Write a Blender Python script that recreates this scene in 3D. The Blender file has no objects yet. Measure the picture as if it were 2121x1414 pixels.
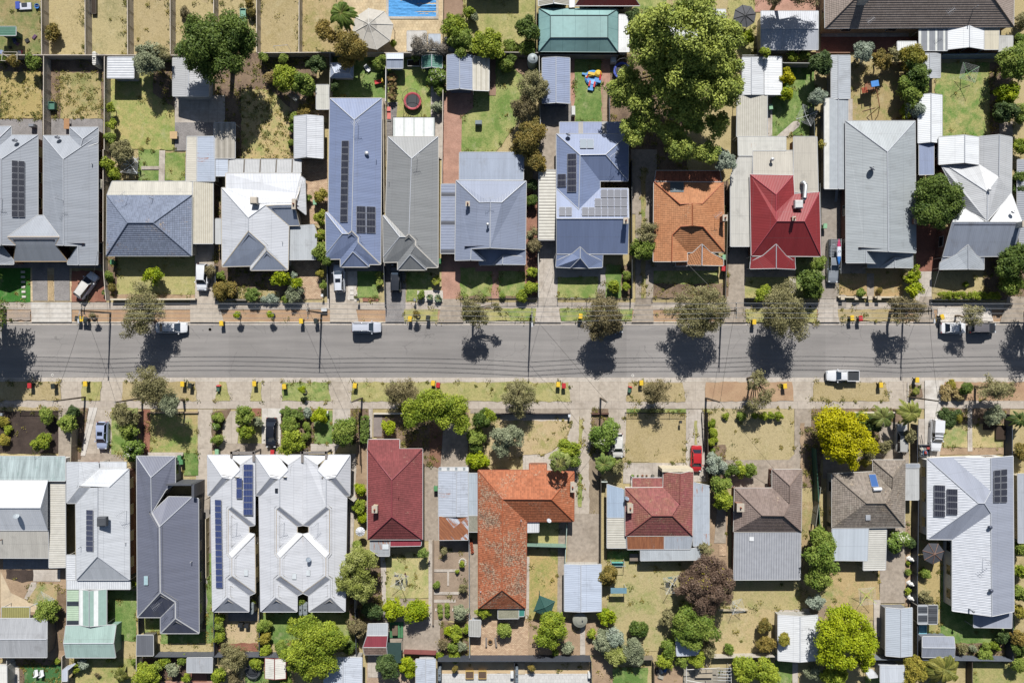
import bpy, math, random
import numpy as np
from mathutils import Vector, Matrix
SC = bpy.context.scene
COL = SC.collection
random.seed(7)
F_, H_, CX, CY = 1414.0, 113.12, 1060.5, 707.0      # drone camera: 24 mm lens at 113 m
SUN_EL = math.radians(42); SUN_DX = -0.04           # shadows run south and a hair west
TX = dict(zip('12345', (0, 420, 840, 1260, 1681))); TY = dict(zip('ABCDE', (0, 310, 600, 860, 1084)))
def px(t, X, Y): return (TX[t[1]] + X/4.2841, TY[t[0]] + Y/4.2848)     # survey sheets -> plan coordinates
def P(x, y, z=0.0):
    k = (H_ - z)/F_
    return Vector(((x - CX)*k, (CY - y)*k, z))
def Q(t, X, Y, z=0.0):
    a = px(t, X, Y); return P(a[0], a[1], z)
MPZ = 1/53.6                                        # metres per survey unit
# ------------------------------------------------------------------ materials
KK = [1.75]
SAT = [.9]
def lin(h, k=None):
    h = h.lstrip('#'); out = []
    for i in (0, 2, 4):
        c = int(h[i:i+2], 16)/255
        c = c/12.92 if c <= .04045 else ((c + .055)/1.055)**2.4
        out.append(min(.86, c/(k or KK[0])))
    g = sum(out)/3; sat = SAT[0]
    return (*[g + (c-g)*sat for c in out], 1)
MATS = {}
class NT:
    def __init__(s, name):
        s.m = bpy.data.materials.new(name); s.m.use_nodes = True
        s.t = s.m.node_tree; s.n = s.t.nodes; s.l = s.t.links
        s.b = s.n['Principled BSDF']; s.b.inputs['Roughness'].default_value = .85
        s.b.inputs['Specular IOR Level'].default_value = .25
    def add(s, typ, **kw):
        n = s.n.new(typ)
        for k, v in kw.items(): setattr(n, k, v)
        return n
    def link(s, a, b): s.l.new(a, b)
    def pos(s):
        return s.add('ShaderNodeNewGeometry').outputs['Position']
    def noise(s, vec, scale, detail=3, rough=.55, stretch=None):
        if stretch:
            mp = s.add('ShaderNodeMapping'); mp.inputs['Scale'].default_value = stretch; s.link(vec, mp.inputs['Vector']); vec = mp.outputs[0]
        n = s.add('ShaderNodeTexNoise'); n.inputs['Scale'].default_value = scale
        n.inputs['Detail'].default_value = detail; n.inputs['Roughness'].default_value = rough
        s.link(vec, n.inputs['Vector']); return n.outputs['Fac']
    def ramp(s, fac, stops, interp='LINEAR'):
        r = s.add('ShaderNodeValToRGB'); r.color_ramp.interpolation = interp
        while len(r.color_ramp.elements) < len(stops): r.color_ramp.elements.new(.5)
        for e, (p, c) in zip(r.color_ramp.elements, stops):
            e.position = p; e.color = c if len(c) == 4 else (*c, 1)
        s.link(fac, r.inputs[0]); return r.outputs[0]
    def mix(s, fac, a, b, blend='MIX'):
        m = s.add('ShaderNodeMix', data_type='RGBA', blend_type=blend)
        for sock, val in ((m.inputs['Factor'], fac), (m.inputs['A'], a), (m.inputs['B'], b)):
            if isinstance(val, bpy.types.NodeSocket): s.link(val, sock)
            else: sock.default_value = val
        return m.outputs['Result']
    def math(s, op, a, b=0.0, c=None):
        m = s.add('ShaderNodeMath', operation=op)
        for i, v in enumerate((a, b) if c is None else (a, b, c)):
            if isinstance(v, bpy.types.NodeSocket): s.link(v, m.inputs[i])
            else: m.inputs[i].default_value = v
        return m.outputs[0]
    def gray(s, fac, lo, hi):
        m = s.add('ShaderNodeMapRange'); m.inputs['To Min'].default_value = lo; m.inputs['To Max'].default_value = hi
        m.inputs['From Min'].default_value = .25; m.inputs['From Max'].default_value = .75
        s.link(fac, m.inputs[0]); return m.outputs[0]
    def mul(s, col, val):
        v = s.add('ShaderNodeVectorMath', operation='SCALE'); s.link(col, v.inputs[0]); s.link(val, v.inputs['Scale']); return v.outputs[0]
    def bump(s, h, strength, dist=.05):
        b = s.add('ShaderNodeBump'); b.inputs['Strength'].default_value = strength; b.inputs['Distance'].default_value = dist
        s.link(h, b.inputs['Height']); s.link(b.outputs[0], s.b.inputs['Normal'])
    def out(s, col, rough=None, metal=None, spec=None):
        if isinstance(col, bpy.types.NodeSocket): s.link(col, s.b.inputs['Base Color'])
        else: s.b.inputs['Base Color'].default_value = col
        if rough is not None: s.b.inputs['Roughness'].default_value = rough
        if metal is not None: s.b.inputs['Metallic'].default_value = metal
        if spec is not None: s.b.inputs['Specular IOR Level'].default_value = spec
        return s.m
def cached(fn):
    def w(*a, **k):
        key = (fn.__name__, a, tuple(sorted(k.items())))
        if key not in MATS: MATS[key] = fn(*a, **k)
        return MATS[key]
    return w
@cached
def plain(c, rough=.6, metal=0, spec=.3, var=.12):
    t = NT('plain'); p = t.pos()
    g = t.gray(t.noise(p, 2.3, 4), 1-var, 1+var)
    rgb = t.add('ShaderNodeRGB'); rgb.outputs[0].default_value = lin(c)
    return t.out(t.mul(rgb.outputs[0], g), rough, metal, spec)
@cached
def grass(green, straw, bias=.5, soil='#a8946c', bare=.0, sc=1.0):
    t = NT('grass'); p = t.pos()
    n1 = t.noise(p, .22*sc, 5, .62); n2 = t.noise(p, .9*sc, 4, .6); n3 = t.noise(p, 6, 3, .7)
    a = t.math('ADD', t.math('MULTIPLY', n1, .6), t.math('MULTIPLY', n2, .4))
    a = t.math('ADD', a, t.math('MULTIPLY', t.math('SUBTRACT', n3, .5), .22))
    lo = max(0, .5-.14+(.5-bias)*.5); hi = min(1, lo+.2)
    c = t.ramp(a, [(lo, lin(green)), (hi, lin(straw))])
    if bare > 0:
        b = t.noise(p, .5*sc, 5, .65)
        f = t.ramp(b, [(.5+.2*(1-bare), (0, 0, 0)), (.62+.2*(1-bare), (1, 1, 1))])
        c = t.mix(f, c, lin(soil))
    tf = t.noise(p, 2.1, 5, .8); c = t.mix(t.ramp(tf, [(.57, (0, 0, 0)), (.68, (.55, .55, .55))]), c, lin('#6f6238'))
    c = t.mix(t.ramp(t.noise(p, .6, 6, .7, (1, .7, 1)), [(.55, (0, 0, 0)), (.75, (.5, .5, .5))]), c, lin('#c2b488'))
    fine = t.math('ADD', t.math('MULTIPLY', n3, .6), t.math('MULTIPLY', t.noise(p, 17, 2, .7), .4))
    c = t.mul(c, t.gray(fine, .6, 1.4))
    t.bump(fine, .5, .06)
    return t.out(c, .95, 0, .1)
@cached
def soil(c, c2, grain=.35, leaf=None):
    t = NT('soil'); p = t.pos()
    a = t.noise(p, .45, 6, .65)
    col = t.ramp(a, [(.36, lin(c)), (.64, lin(c2))])
    f = t.noise(p, 9, 4, .75)
    if leaf: col = t.mix(t.ramp(t.noise(p, 5, 3, .8), [(.58, (0, 0, 0)), (.68, (1, 1, 1))]), col, lin(leaf))
    col = t.mul(col, t.gray(f, 1-grain, 1+grain)); t.bump(f, .5, .05)
    return t.out(col, .95, 0, .1)
@cached
def concrete(c, joint=0.0, stain=.22, jy=None, tint='#8a7a66'):
    t = NT('concrete'); p = t.pos()
    rgb = t.add('ShaderNodeRGB'); rgb.outputs[0].default_value = lin(c); col = rgb.outputs[0]
    big = t.noise(p, .33, 6, .68)
    col = t.mix(t.ramp(big, [(.48, (0, 0, 0)), (.72, (.55, .55, .55))]), col, lin(tint))
    col = t.mul(col, t.gray(t.noise(p, 1.7, 5, .65), 1-stain, 1+stain*.7))
    col = t.mul(col, t.gray(t.noise(p, 14, 3, .7), .9, 1.1))
    if joint:
        sx = t.add('ShaderNodeSeparateXYZ'); t.link(p, sx.inputs[0]); m = None
        for i, j in ((0, joint), (1, jy or joint)):
            w = t.math('ABSOLUTE', t.math('SUBTRACT', t.math('FRACT', t.math('DIVIDE', sx.outputs[i], j)), .5))
            w = t.math('LESS_THAN', w, .035/j)
            m = w if m is None else t.math('MAXIMUM', m, w)
        col = t.mix(t.math('MULTIPLY', m, .3), col, lin('#6d655b'))
    return t.out(col, .85, 0, .2)
@cached
def paver(c1, c2, mortar, w=.5, h=.25, rot=0.0, var=.25):
    t = NT('paver'); p = t.pos()
    mp = t.add('ShaderNodeMapping'); mp.inputs['Rotation'].default_value = (0, 0, rot); t.link(p, mp.inputs[0])
    b = t.add('ShaderNodeTexBrick'); b.inputs['Scale'].default_value = 1
    b.inputs['Color1'].default_value = lin(c1); b.inputs['Color2'].default_value = lin(c2); b.inputs['Mortar'].default_value = lin(mortar)
    b.inputs['Mortar Size'].default_value = .02; b.inputs['Brick Width'].default_value = w; b.inputs['Row Height'].default_value = h
    t.link(mp.outputs[0], b.inputs['Vector'])
    col = t.mul(b.outputs['Color'], t.gray(t.noise(p, .6, 5, .65), 1-var, 1+var))
    col = t.mul(col, t.gray(t.noise(p, 8, 3, .7), .85, 1.15))
    return t.out(col, .85, 0, .2)
@cached
def asphalt():
    t = NT('asphalt'); p = t.pos()
    a = t.noise(p, .9, 5, .6, (.05, 1.1, 1)); b = t.noise(p, .12, 5, .6); f = t.noise(p, 12, 3, .8)
    col = t.ramp(a, [(.3, lin('#8f8a87')), (.7, lin('#a59f9a'))])
    col = t.mul(col, t.gray(b, .9, 1.1))
    sx = t.add('ShaderNodeSeparateXYZ'); t.link(p, sx.inputs[0])
    # worn, dustier margins beside the kerbs
    d = t.math('ABSOLUTE', t.math('ADD', sx.outputs[1], 1.6))
    e = t.math('ADD', d, t.math('MULTIPLY', t.noise(p, .8, 4), 1.2))
    col = t.mix(t.ramp(t.math('DIVIDE', e, 6.0), [(.78, (0, 0, 0)), (1.0, (.6, .6, .6))]), col, lin('#b0a699'))
    # repaired strips across the road
    v = t.add('ShaderNodeTexWhiteNoise', noise_dimensions='1D'); t.link(t.math('FLOOR', t.math('DIVIDE', t.math('ADD', sx.outputs[0], 3), 11.0)), v.inputs['W'])
    col = t.mul(col, t.gray(v.outputs[0], .94, 1.05))
    # cracks
    vo = t.add('ShaderNodeTexVoronoi', feature='DISTANCE_TO_EDGE'); vo.inputs['Scale'].default_value = .22
    wv = t.add('ShaderNodeVectorMath', operation='ADD'); nz = t.add('ShaderNodeTexNoise'); nz.inputs['Scale'].default_value = .7; t.link(p, nz.inputs['Vector'])
    t.link(p, wv.inputs[0]); t.link(nz.outputs['Color'], wv.inputs[1]); t.link(wv.outputs[0], vo.inputs['Vector'])
    ck = t.math('MULTIPLY', t.math('LESS_THAN', vo.outputs[0], .006), t.math('GREATER_THAN', t.noise(p, .15, 2), .52))
    col = t.mix(t.math('MULTIPLY', ck, .3), col, lin('#4b4a4a'))
    # oil and tyre spots
    sp = t.ramp(t.noise(p, 1.3, 2, .5), [(.72, (0, 0, 0)), (.78, (.35, .35, .35))])
    col = t.mix(sp, col, lin('#5a5655'))
    col = t.mul(col, t.gray(f, .86, 1.14)); t.bump(f, .35, .02)
    return t.out(col, .9, 0, .2)
def uvxy(t):
    s = t.add('ShaderNodeSeparateXYZ'); u = t.add('ShaderNodeUVMap', uv_map='UVMap'); t.link(u.outputs[0], s.inputs[0]); return u.outputs[0], s.outputs[0], s.outputs[1]
@cached
def metal(c, rib=.25, rust=0.0, depth=.5, dirt=.1, stain='#6e6a66', rough=.5):
    t = NT('roof_metal'); p = t.pos(); uv, u, v = uvxy(t)
    rgb = t.add('ShaderNodeRGB'); rgb.outputs[0].default_value = lin(c); col = rgb.outputs[0]
    wn = t.add('ShaderNodeTexWhiteNoise', noise_dimensions='1D'); t.link(t.math('FLOOR', t.math('DIVIDE', u, .76)), wn.inputs['W'])
    col = t.mul(col, t.gray(wn.outputs[0], .965, 1.035))
    st = t.noise(uv, 1.0, 4, .65, (2.2, .25, 1))
    col = t.mul(col, t.gray(st, 1-dirt*1.5, 1+dirt*.7))
    big = t.noise(p, .5, 5, .65)
    col = t.mix(t.ramp(big, [(.55, (0, 0, 0)), (.8, (min(1, dirt*4),)*3)]), col, lin(stain))
    lap = t.math('LESS_THAN', t.math('FRACT', t.math('DIVIDE', t.math('ADD', v, .6), 2.9)), .02)
    col = t.mix(t.math('MULTIPLY', lap, .3), col, lin('#6d6d70'))
    if rust:
        r = t.noise(uv, 1.0, 6, .75, (2.5, .35, 1))
        blocks = t.add('ShaderNodeTexWhiteNoise', noise_dimensions='2D'); fl = t.add('ShaderNodeVectorMath', operation='FLOOR')
        sc = t.add('ShaderNodeVectorMath', operation='MULTIPLY'); sc.inputs[1].default_value = (.65, .5, 1); t.link(uv, sc.inputs[0]); t.link(sc.outputs[0], fl.inputs[0]); t.link(fl.outputs[0], blocks.inputs['Vector'])
        rr = t.math('ADD', t.math('MULTIPLY', r, .8), t.math('MULTIPLY', blocks.outputs[0], .25))
        f = t.ramp(rr, [(.76-.48*rust, (0, 0, 0)), (.84-.48*rust, (1, 1, 1))])
        col = t.mix(f, col, t.ramp(r, [(.3, lin('#7c4a33')), (.7, lin('#b9764b'))]))
    w = t.math('SINE', t.math('MULTIPLY', u, 2*math.pi/rib))
    col = t.mul(col, t.gray(t.math('MULTIPLY_ADD', w, .25, .5), 1-.07*depth, 1+.07*depth))
    t.bump(w, depth*.6, .02)
    return t.out(col, rough, 0, .35)
@cached
def striped(c1, c2, period=1.2, duty=.3, rib=.25, horizontal=False):
    """colour bands: translucent sheets among metal; fine bands paint rib light and shade"""
    t = NT('striped_sheet'); p = t.pos(); uv, u, v = uvxy(t)
    a = v if horizontal else u
    f = t.math('LESS_THAN', t.math('FRACT', t.math('DIVIDE', a, period)), duty)
    col = t.mix(f, lin(c1), lin(c2))
    w = t.math('SINE', t.math('MULTIPLY', a, 2*math.pi/rib))
    col = t.mul(col, t.gray(t.math('MULTIPLY_ADD', w, .25, .5), .9, 1.1))
    col = t.mul(col, t.gray(t.noise(p, 1.2, 4), .9, 1.1)); t.bump(w, .4, .03)
    return t.out(col, .5, 0, .3)
@cached
def tile(c, c2=None, lichen=0.0, var=.16, moss=None):
    t = NT('roof_tile'); p = t.pos(); uv, u, v = uvxy(t)
    fl = t.add('ShaderNodeVectorMath', operation='FLOOR'); sc = t.add('ShaderNodeVectorMath', operation='MULTIPLY'); sc.inputs[1].default_value = (1/.3, 1/.34, 1)
    t.link(uv, sc.inputs[0]); t.link(sc.outputs[0], fl.inputs[0])
    wn = t.add('ShaderNodeTexWhiteNoise', noise_dimensions='2D'); t.link(fl.outputs[0], wn.inputs['Vector'])
    big = t.noise(p, .35, 5, .6)
    col = t.ramp(big, [(.35, lin(c)), (.68, lin(c2 or c))])
    col = t.mul(col, t.gray(wn.outputs[0], 1-var, 1+var))
    col = t.mul(col, t.gray(t.noise(p, 7, 3, .7), .88, 1.12))
    w = t.math('SINE', t.math('MULTIPLY', u, 2*math.pi/.3))
    col = t.mul(col, t.gray(t.math('MULTIPLY_ADD', w, .25, .5), .94, 1.06))
    if moss: col = t.mix(t.ramp(t.noise(p, 1.6, 5, .75), [(.55, (0, 0, 0)), (.66, (.7, .7, .7))]), col, lin(moss))
    if lichen:
        l1 = t.noise(p, 3.2, 4, .85); l0 = t.noise(p, .3, 3, .6)
        s = t.math('ADD', l1, t.math('MULTIPLY', t.math('SUBTRACT', l0, .5), .6))
        col = t.mix(t.ramp(s, [(.7-.18*lichen, (0, 0, 0)), (.75-.18*lichen, (.8, .8, .8))]), col, lin('#c4b094'))
        l2 = t.noise(p, 4.1, 4, .85)
        col = t.mix(t.ramp(t.math('ADD', l2, t.math('MULTIPLY', t.math('SUBTRACT', l0, .5), .6)), [(.69-.15*lichen, (0, 0, 0)), (.74-.15*lichen, (.75, .75, .75))]), col, lin('#5c3a2c'))
    t.bump(w, .35, .03)
    return t.out(col, .75, 0, .25)
@cached
def brickwall(c1, c2):
    t = NT('wall_brick'); uv, u, v = uvxy(t); p = t.pos()
    b = t.add('ShaderNodeTexBrick'); b.inputs['Scale'].default_value = 1; b.inputs['Brick Width'].default_value = .24; b.inputs['Row Height'].default_value = .086; b.inputs['Mortar Size'].default_value = .008
    b.inputs['Color1'].default_value = lin(c1); b.inputs['Color2'].default_value = lin(c2); b.inputs['Mortar'].default_value = lin('#b0a89c'); t.link(uv, b.inputs['Vector'])
    return t.out(t.mul(b.outputs[0], t.gray(t.noise(p, 1, 4), .85, 1.15)), .85)
@cached
def ribbed(c, rib=.2, var=.08):
    t = NT('ribbed_sheet'); uv, u, v = uvxy(t); p = t.pos()
    rgb = t.add('ShaderNodeRGB'); rgb.outputs[0].default_value = lin(c)
    w = t.math('SINE', t.math('MULTIPLY', u, 2*math.pi/rib))
    seam = t.math('LESS_THAN', t.math('FRACT', t.math('DIVIDE', u, 2.4)), .03)
    col = t.mul(rgb.outputs[0], t.gray(t.math('MULTIPLY_ADD', w, .25, .5), .9, 1.08))
    col = t.mul(col, t.gray(t.noise(p, 1.1, 4), 1-var, 1+var))
    col = t.mix(t.math('MULTIPLY', seam, .35), col, lin('#4a4744')); t.bump(w, .5, .03)
    return t.out(col, .55, 0, .3)
@cached
def timber(c, plank=.15, along_u=True):
    t = NT('timber'); uv, u, v = uvxy(t); p = t.pos()
    a = u if along_u else v
    wn = t.add('ShaderNodeTexWhiteNoise', noise_dimensions='1D'); t.link(t.math('FLOOR', t.math('DIVIDE', a, plank)), wn.inputs['W'])
    rgb = t.add('ShaderNodeRGB'); rgb.outputs[0].default_value = lin(c)
    col = t.mul(rgb.outputs[0], t.gray(wn.outputs[0], .82, 1.18))
    g = t.math('LESS_THAN', t.math('FRACT', t.math('DIVIDE', a, plank)), .12)
    col = t.mix(t.math('MULTIPLY', g, .6), col, lin('#2a2420')); col = t.mul(col, t.gray(t.noise(p, 3, 4), .85, 1.15))
    return t.out(col, .85)
@cached
def panelmat(c, line='#c9ccd4', nx=6, ny=10, rough=.42):
    t = NT('solar_cells'); uv, u, v = uvxy(t); m = None
    for a, n in ((u, nx), (v, ny)):
        w = t.math('LESS_THAN', t.math('ABSOLUTE', t.math('SUBTRACT', t.math('FRACT', t.math('MULTIPLY', a, n)), .5)), .44)
        m = w if m is None else t.math('MINIMUM', m, w)
    e = None
    for a, wd in ((u, .025), (v, .025)):
        w = t.math('GREATER_THAN', t.math('ABSOLUTE', t.math('SUBTRACT', a, .5)), .5-wd); e = w if e is None else t.math('MAXIMUM', e, w)
    col = t.mix(m, t.mix(.6, lin(c), lin(line)), lin(c)); col = t.mix(e, col, lin('#b8bac2'))
    return t.out(col, rough, 0, .12)
@cached
def glass(c='#2a3138'):
    t = NT('window_glass'); return t.out(lin(c), .08, 0, .6)
@cached
def paint(c, flake=0):
    t = NT('car_paint'); t.b.inputs['Coat Weight'].default_value = .7; t.b.inputs['Coat Roughness'].default_value = .06
    p = t.pos(); rgb = t.add('ShaderNodeRGB'); rgb.outputs[0].default_value = lin(c)
    return t.out(t.mul(rgb.outputs[0], t.gray(t.noise(p, 1.5, 3), .95, 1.05)), .35, flake, .4)
@cached
def foliage(dark, light, trans=.35, tip=None, tipf=.0):
    t = NT('foliage'); a = t.add('ShaderNodeAttribute', attribute_name='tint')
    inf = t.add('ShaderNodeObjectInfo')
    f = t.math('ADD', a.outputs['Fac'], t.math('MULTIPLY', t.math('SUBTRACT', inf.outputs['Random'], .5), .25))
    stops = [(.15, lin(dark)), (.85, lin(light))]
    col = t.ramp(f, stops)
    if tip: col = t.mix(t.math('GREATER_THAN', a.outputs['Fac'], 1-tipf), col, lin(tip))
    tr = t.add('ShaderNodeBsdfTranslucent'); t.link(col, tr.inputs[0])
    t.link(col, t.b.inputs['Base Color']); t.b.inputs['Roughness'].default_value = .6; t.b.inputs['Specular IOR Level'].default_value = .2
    mx = t.add('ShaderNodeMixShader'); mx.inputs[0].default_value = trans
    t.link(t.b.outputs[0], mx.inputs[1]); t.link(tr.outputs[0], mx.inputs[2]); t.link(mx.outputs[0], t.n['Material Output'].inputs[0])
    return t.m
@cached
def bark(c='#6b5b4a'):
    t = NT('bark'); p = t.pos(); f = t.noise(p, 3, 5, .7, (1, 1, .3))
    t.bump(f, .6, .05); rgb = t.add('ShaderNodeRGB'); rgb.outputs[0].default_value = lin(c)
    return t.out(t.mul(rgb.outputs[0], t.gray(f, .7, 1.3)), .9)
# ------------------------------------------------------------------ mesh building
ORG = {}
PATCH = []
class MB:
    def __init__(s): s.v = []; s.f = []; s.uv = []; s.mi = []
    def poly(s, pts, uv=None, mi=0):
        b = len(s.v); s.v += [tuple(p) for p in pts]; s.f.append(tuple(range(b, b+len(pts))))
        s.uv.append(uv or [(0, 0)]*len(pts)); s.mi.append(mi); return s
    def quad(s, a, b, c, d, mi=0, scale=True):
        a, b, c, d = map(Vector, (a, b, c, d)); w = (b-a).length; h = (d-a).length
        s.poly((a, b, c, d), [(0, 0), (w, 0), (w, h), (0, h)] if scale else [(0, 0), (1, 0), (1, 1), (0, 1)], mi); return s
    def box(s, c, sz, M=None, mi=0, taper=1.0):
        hx, hy, hz = sz[0]/2, sz[1]/2, sz[2]/2; c = Vector(c)
        M = M or Matrix.Identity(3)
        def pt(i, j, k):
            q = taper if k > 0 else 1
            return c + M @ Vector((i*hx*q, j*hy*q, k*hz))
        for q in (((-1,-1,1),(1,-1,1),(1,1,1),(-1,1,1)), ((-1,1,-1),(1,1,-1),(1,-1,-1),(-1,-1,-1)), ((-1,-1,-1),(1,-1,-1),(1,-1,1),(-1,-1,1)),
                  ((1,1,-1),(-1,1,-1),(-1,1,1),(1,1,1)), ((1,-1,-1),(1,1,-1),(1,1,1),(1,-1,1)), ((-1,1,-1),(-1,-1,-1),(-1,-1,1),(-1,1,1))):
            s.quad(*[pt(*k) for k in q], mi=mi)
        return s
    def tube(s, p0, p1, r0, r1=None, n=6, cap=True, mi=0):
        p0, p1 = Vector(p0), Vector(p1); r1 = r0 if r1 is None else r1
        d = (p1-p0)
        if d.length < 1e-6: return s
        L = d.length; d.normalize(); a = d.orthogonal().normalized(); b = d.cross(a)
        ring = lambda p, r: [p + (a*math.cos(2*math.pi*i/n) + b*math.sin(2*math.pi*i/n))*r for i in range(n)]
        A, B = ring(p0, r0), ring(p1, r1); st = len(s.v); s.v += [tuple(q) for q in A+B]
        for i in range(n):
            j = (i+1) % n; s.f.append((st+i, st+j, st+n+j, st+n+i)); s.uv.append([(i/n, 0), ((i+1)/n, 0), ((i+1)/n, L), (i/n, L)]); s.mi.append(mi)
        if cap:
            s.f.append(tuple(range(st+n, st+2*n))); s.uv.append([(0, 0)]*n); s.mi.append(mi)
            s.f.append(tuple(reversed(range(st, st+n)))); s.uv.append([(0, 0)]*n); s.mi.append(mi)
        return s
    def chain(s, pts, r, n=5):
        for i in range(len(pts)-1):
            ra = r[i] if isinstance(r, (list, tuple)) else r; rb = r[i+1] if isinstance(r, (list, tuple)) else r
            s.tube(pts[i], pts[i+1], ra, rb, n)
        return s
    def disc(s, c, r, n=16, M=None, mi=0, ry=None):
        M = M or Matrix.Identity(3); c = Vector(c); ry = ry or r
        s.poly([c + M @ Vector((r*math.cos(2*math.pi*i/n), ry*math.sin(2*math.pi*i/n), 0)) for i in range(n)], None, mi); return s
    def lathe(s, c, prof, n=16, mi=0, M=None):
        c = Vector(c); M = M or Matrix.Identity(3); st = len(s.v)
        for r, z in prof:
            for i in range(n): s.v.append(tuple(c + M @ Vector((r*math.cos(2*math.pi*i/n), r*math.sin(2*math.pi*i/n), z))))
        for k in range(len(prof)-1):
            for i in range(n):
                j = (i+1) % n; s.f.append((st+k*n+i, st+k*n+j, st+(k+1)*n+j, st+(k+1)*n+i)); s.uv.append([(i/n, 0), ((i+1)/n, 0), ((i+1)/n, 1), (i/n, 1)]); s.mi.append(mi)
        return s
    def build(s, name, mat, parent=None, smooth=False, bevel=0, org=None):
        o3 = ORG.get(parent.name, Vector()) if parent else (Vector(org) if org is not None else Vector())
        me = bpy.data.meshes.new(name)
        va = np.array(s.v, dtype=np.float32).reshape(-1, 3) - np.array(o3, dtype=np.float32)
        me.from_pydata(va.tolist(), [], s.f)
        ul = me.uv_layers.new(name='UVMap')
        flat = np.array([c for f in s.uv for uv in f for c in uv], dtype=np.float32)
        ul.data.foreach_set('uv', flat)
        for m in (mat if isinstance(mat, (list, tuple)) else [mat]): me.materials.append(m)
        if max(s.mi, default=0) > 0: me.polygons.foreach_set('material_index', s.mi)
        if smooth: me.polygons.foreach_set('use_smooth', [True]*len(s.f))
        o = bpy.data.objects.new(name, me); COL.objects.link(o)
        if parent: o.parent = parent; ORG[o.name] = o3
        else:
            o.location = o3; ORG[o.name] = o3
        if bevel:
            b = o.modifiers.new('bevel', 'BEVEL'); b.width = bevel; b.segments = 2; b.limit_method = 'ANGLE'
        return o
def tag(o, label, cat, group=None):
    o['label'] = label; o['category'] = cat
    if group: o['group'] = group
    return o
def thing(name, label, cat, loc=(0, 0, 0), group=None):
    o = bpy.data.objects.new(name, None); COL.objects.link(o); o.location = loc; o.empty_display_size = .3
    ORG[o.name] = Vector(loc); return tag(o, label, cat, group)
KIDS = {}
def copy_tree(o, parent=None):
    c = o.copy(); COL.objects.link(c); c.parent = parent
    for ch in o.children: copy_tree(ch, c)
    return c
def structure(o, kind='structure'): o['kind'] = kind; return o
NPATCH = [0]
def patch(name, mat, t, pts, layer=1, h=0.0):
    """one ground sheet; pts in survey units; every sheet gets its own height a few mm above the next"""
    NPATCH[0] += 1
    z = .006 + layer*.058 + (NPATCH[0] % 37)*.0015 + h
    if isinstance(pts, str): a = list(map(float, pts.split())); pts = list(zip(a[::2], a[1::2]))
    w = [Q(t, x, y, 0) for x, y in pts]
    for q in w: q.z = z
    if sum(w[i].x*w[(i+1) % len(w)].y - w[(i+1) % len(w)].x*w[i].y for i in range(len(w))) < 0: w.reverse()
    if not h and mat.name.split('.')[0] in ('grass', 'soil'):          # planted and bare ground has a ragged edge
        rg = random.Random(NPATCH[0]); ww = []
        for i in range(len(w)):
            a, b = w[i], w[(i+1) % len(w)]; n = max(1, int((b-a).length/.7)); nr = Vector((b.y-a.y, a.x-b.x, 0)).normalized()
            ww.append(a)
            for k in range(1, n): ww.append(a.lerp(b, k/n) + nr*rg.uniform(-.13, .13))
        w = ww
    PATCH.append((mat, w)); m = MB(); m.poly(w, [(q.x, q.y) for q in w])
    if h:
        for i in range(len(w)):
            a, b = w[i], w[(i+1) % len(w)]; m.quad((a.x, a.y, 0), (b.x, b.y, 0), b, a)
    return structure(m.build(name, mat))
def R4(x0, y0, x1, y1): return [(x0, y0), (x1, y0), (x1, y1), (x0, y1)]
# ------------------------------------------------------------------ the ground
SAT[0] = .77; KK[0] = 1.42
DRY = grass('#93844c', '#b3a069', .62, bare=.45); STRAW = grass('#a39058', '#ae9a68', .55); MIX = grass('#87903f', '#aca25c', .55, bare=.15)
GREEN = grass('#6d8a32', '#a3a356', .42); LUSH = grass('#5c7f2e', '#8a9c4a', .38); TURF = grass('#33701d', '#3f8026', .5); DTURF = grass('#3a6b33', '#43763b', .5)
DIRT = soil('#967b5d', '#b09270'); VERGE = soil('#a9835f', '#b8946c', .3, '#8f7a55'); BED = soil('#6b5646', '#8f765c', .4, '#a88d63'); MULCH = soil('#3f342f', '#52443c'); BARK = soil('#8a5440', '#a06a50', .4)
CONC = concrete('#bdb1a3', 1.5); CONCN = concrete('#cbc4ba', 3.0, .12); CONCO = concrete('#a59684', 0, .3, None, '#7f6f5c'); PATH = concrete('#b8aa9a', 2.2, .18); DRIVE = concrete('#b9ab99', 3.2, .2)
GREYP = paver('#a09a97', '#8d8886', '#77716e', .22, .11); REDP = paver('#c48e74', '#b57e64', '#a07a66', .23, .115); REDP2 = paver('#a9664c', '#99583f', '#7e5646', .23, .115); CREAMP = paver('#d0b88a', '#c4aa7c', '#a89068', .5, .5)
BROWNP = paver('#cfae86', '#b5906c', '#8a735c', .4, .2); GRAVEL = soil('#bdb3a6', '#cfc6ba', .5); CREAMT = paver('#c9c7c3', '#bfbdb9', '#a9a6a2', .6, .6, 0, .1)
def sheet(name, mat, x0, y0, x1, y1, z):
    m = MB(); m.poly([(x0, y0, z), (x1, y0, z), (x1, y1, z), (x0, y1, z)], [(x0, y0), (x1, y0), (x1, y1), (x0, y1)]); return structure(m.build(name, mat))
yN = (CY - 668.2)*H_/F_; yS = (CY - 787.2)*H_/F_
sheet('ground', DIRT, -900, -900, 900, 900, -.16)
def block(name, y0, y1, ye, s):
    m = MB(); m.poly([(-450, y0, 0), (450, y0, 0), (450, y1, 0), (-450, y1, 0)], None)
    m.quad((-450, ye, -.16), (450, ye, -.16), (450, ye, 0), (-450, ye, 0)) if s else m.quad((450, ye, -.16), (-450, ye, -.16), (-450, ye, 0), (450, ye, 0))
    return structure(m.build(name, DRY))
block('terrain', yN+.16, 450, yN+.16, True); block('terrain', -450, yS-.16, yS-.16, False)
KK[0] = 1.75; ASPH = asphalt(); KK[0] = 1.42; sheet('road', ASPH, -450, yS-.02, 450, yN+.02, -.10)
KERB = concrete('#cfc4b4', 2.4, .15)
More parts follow.
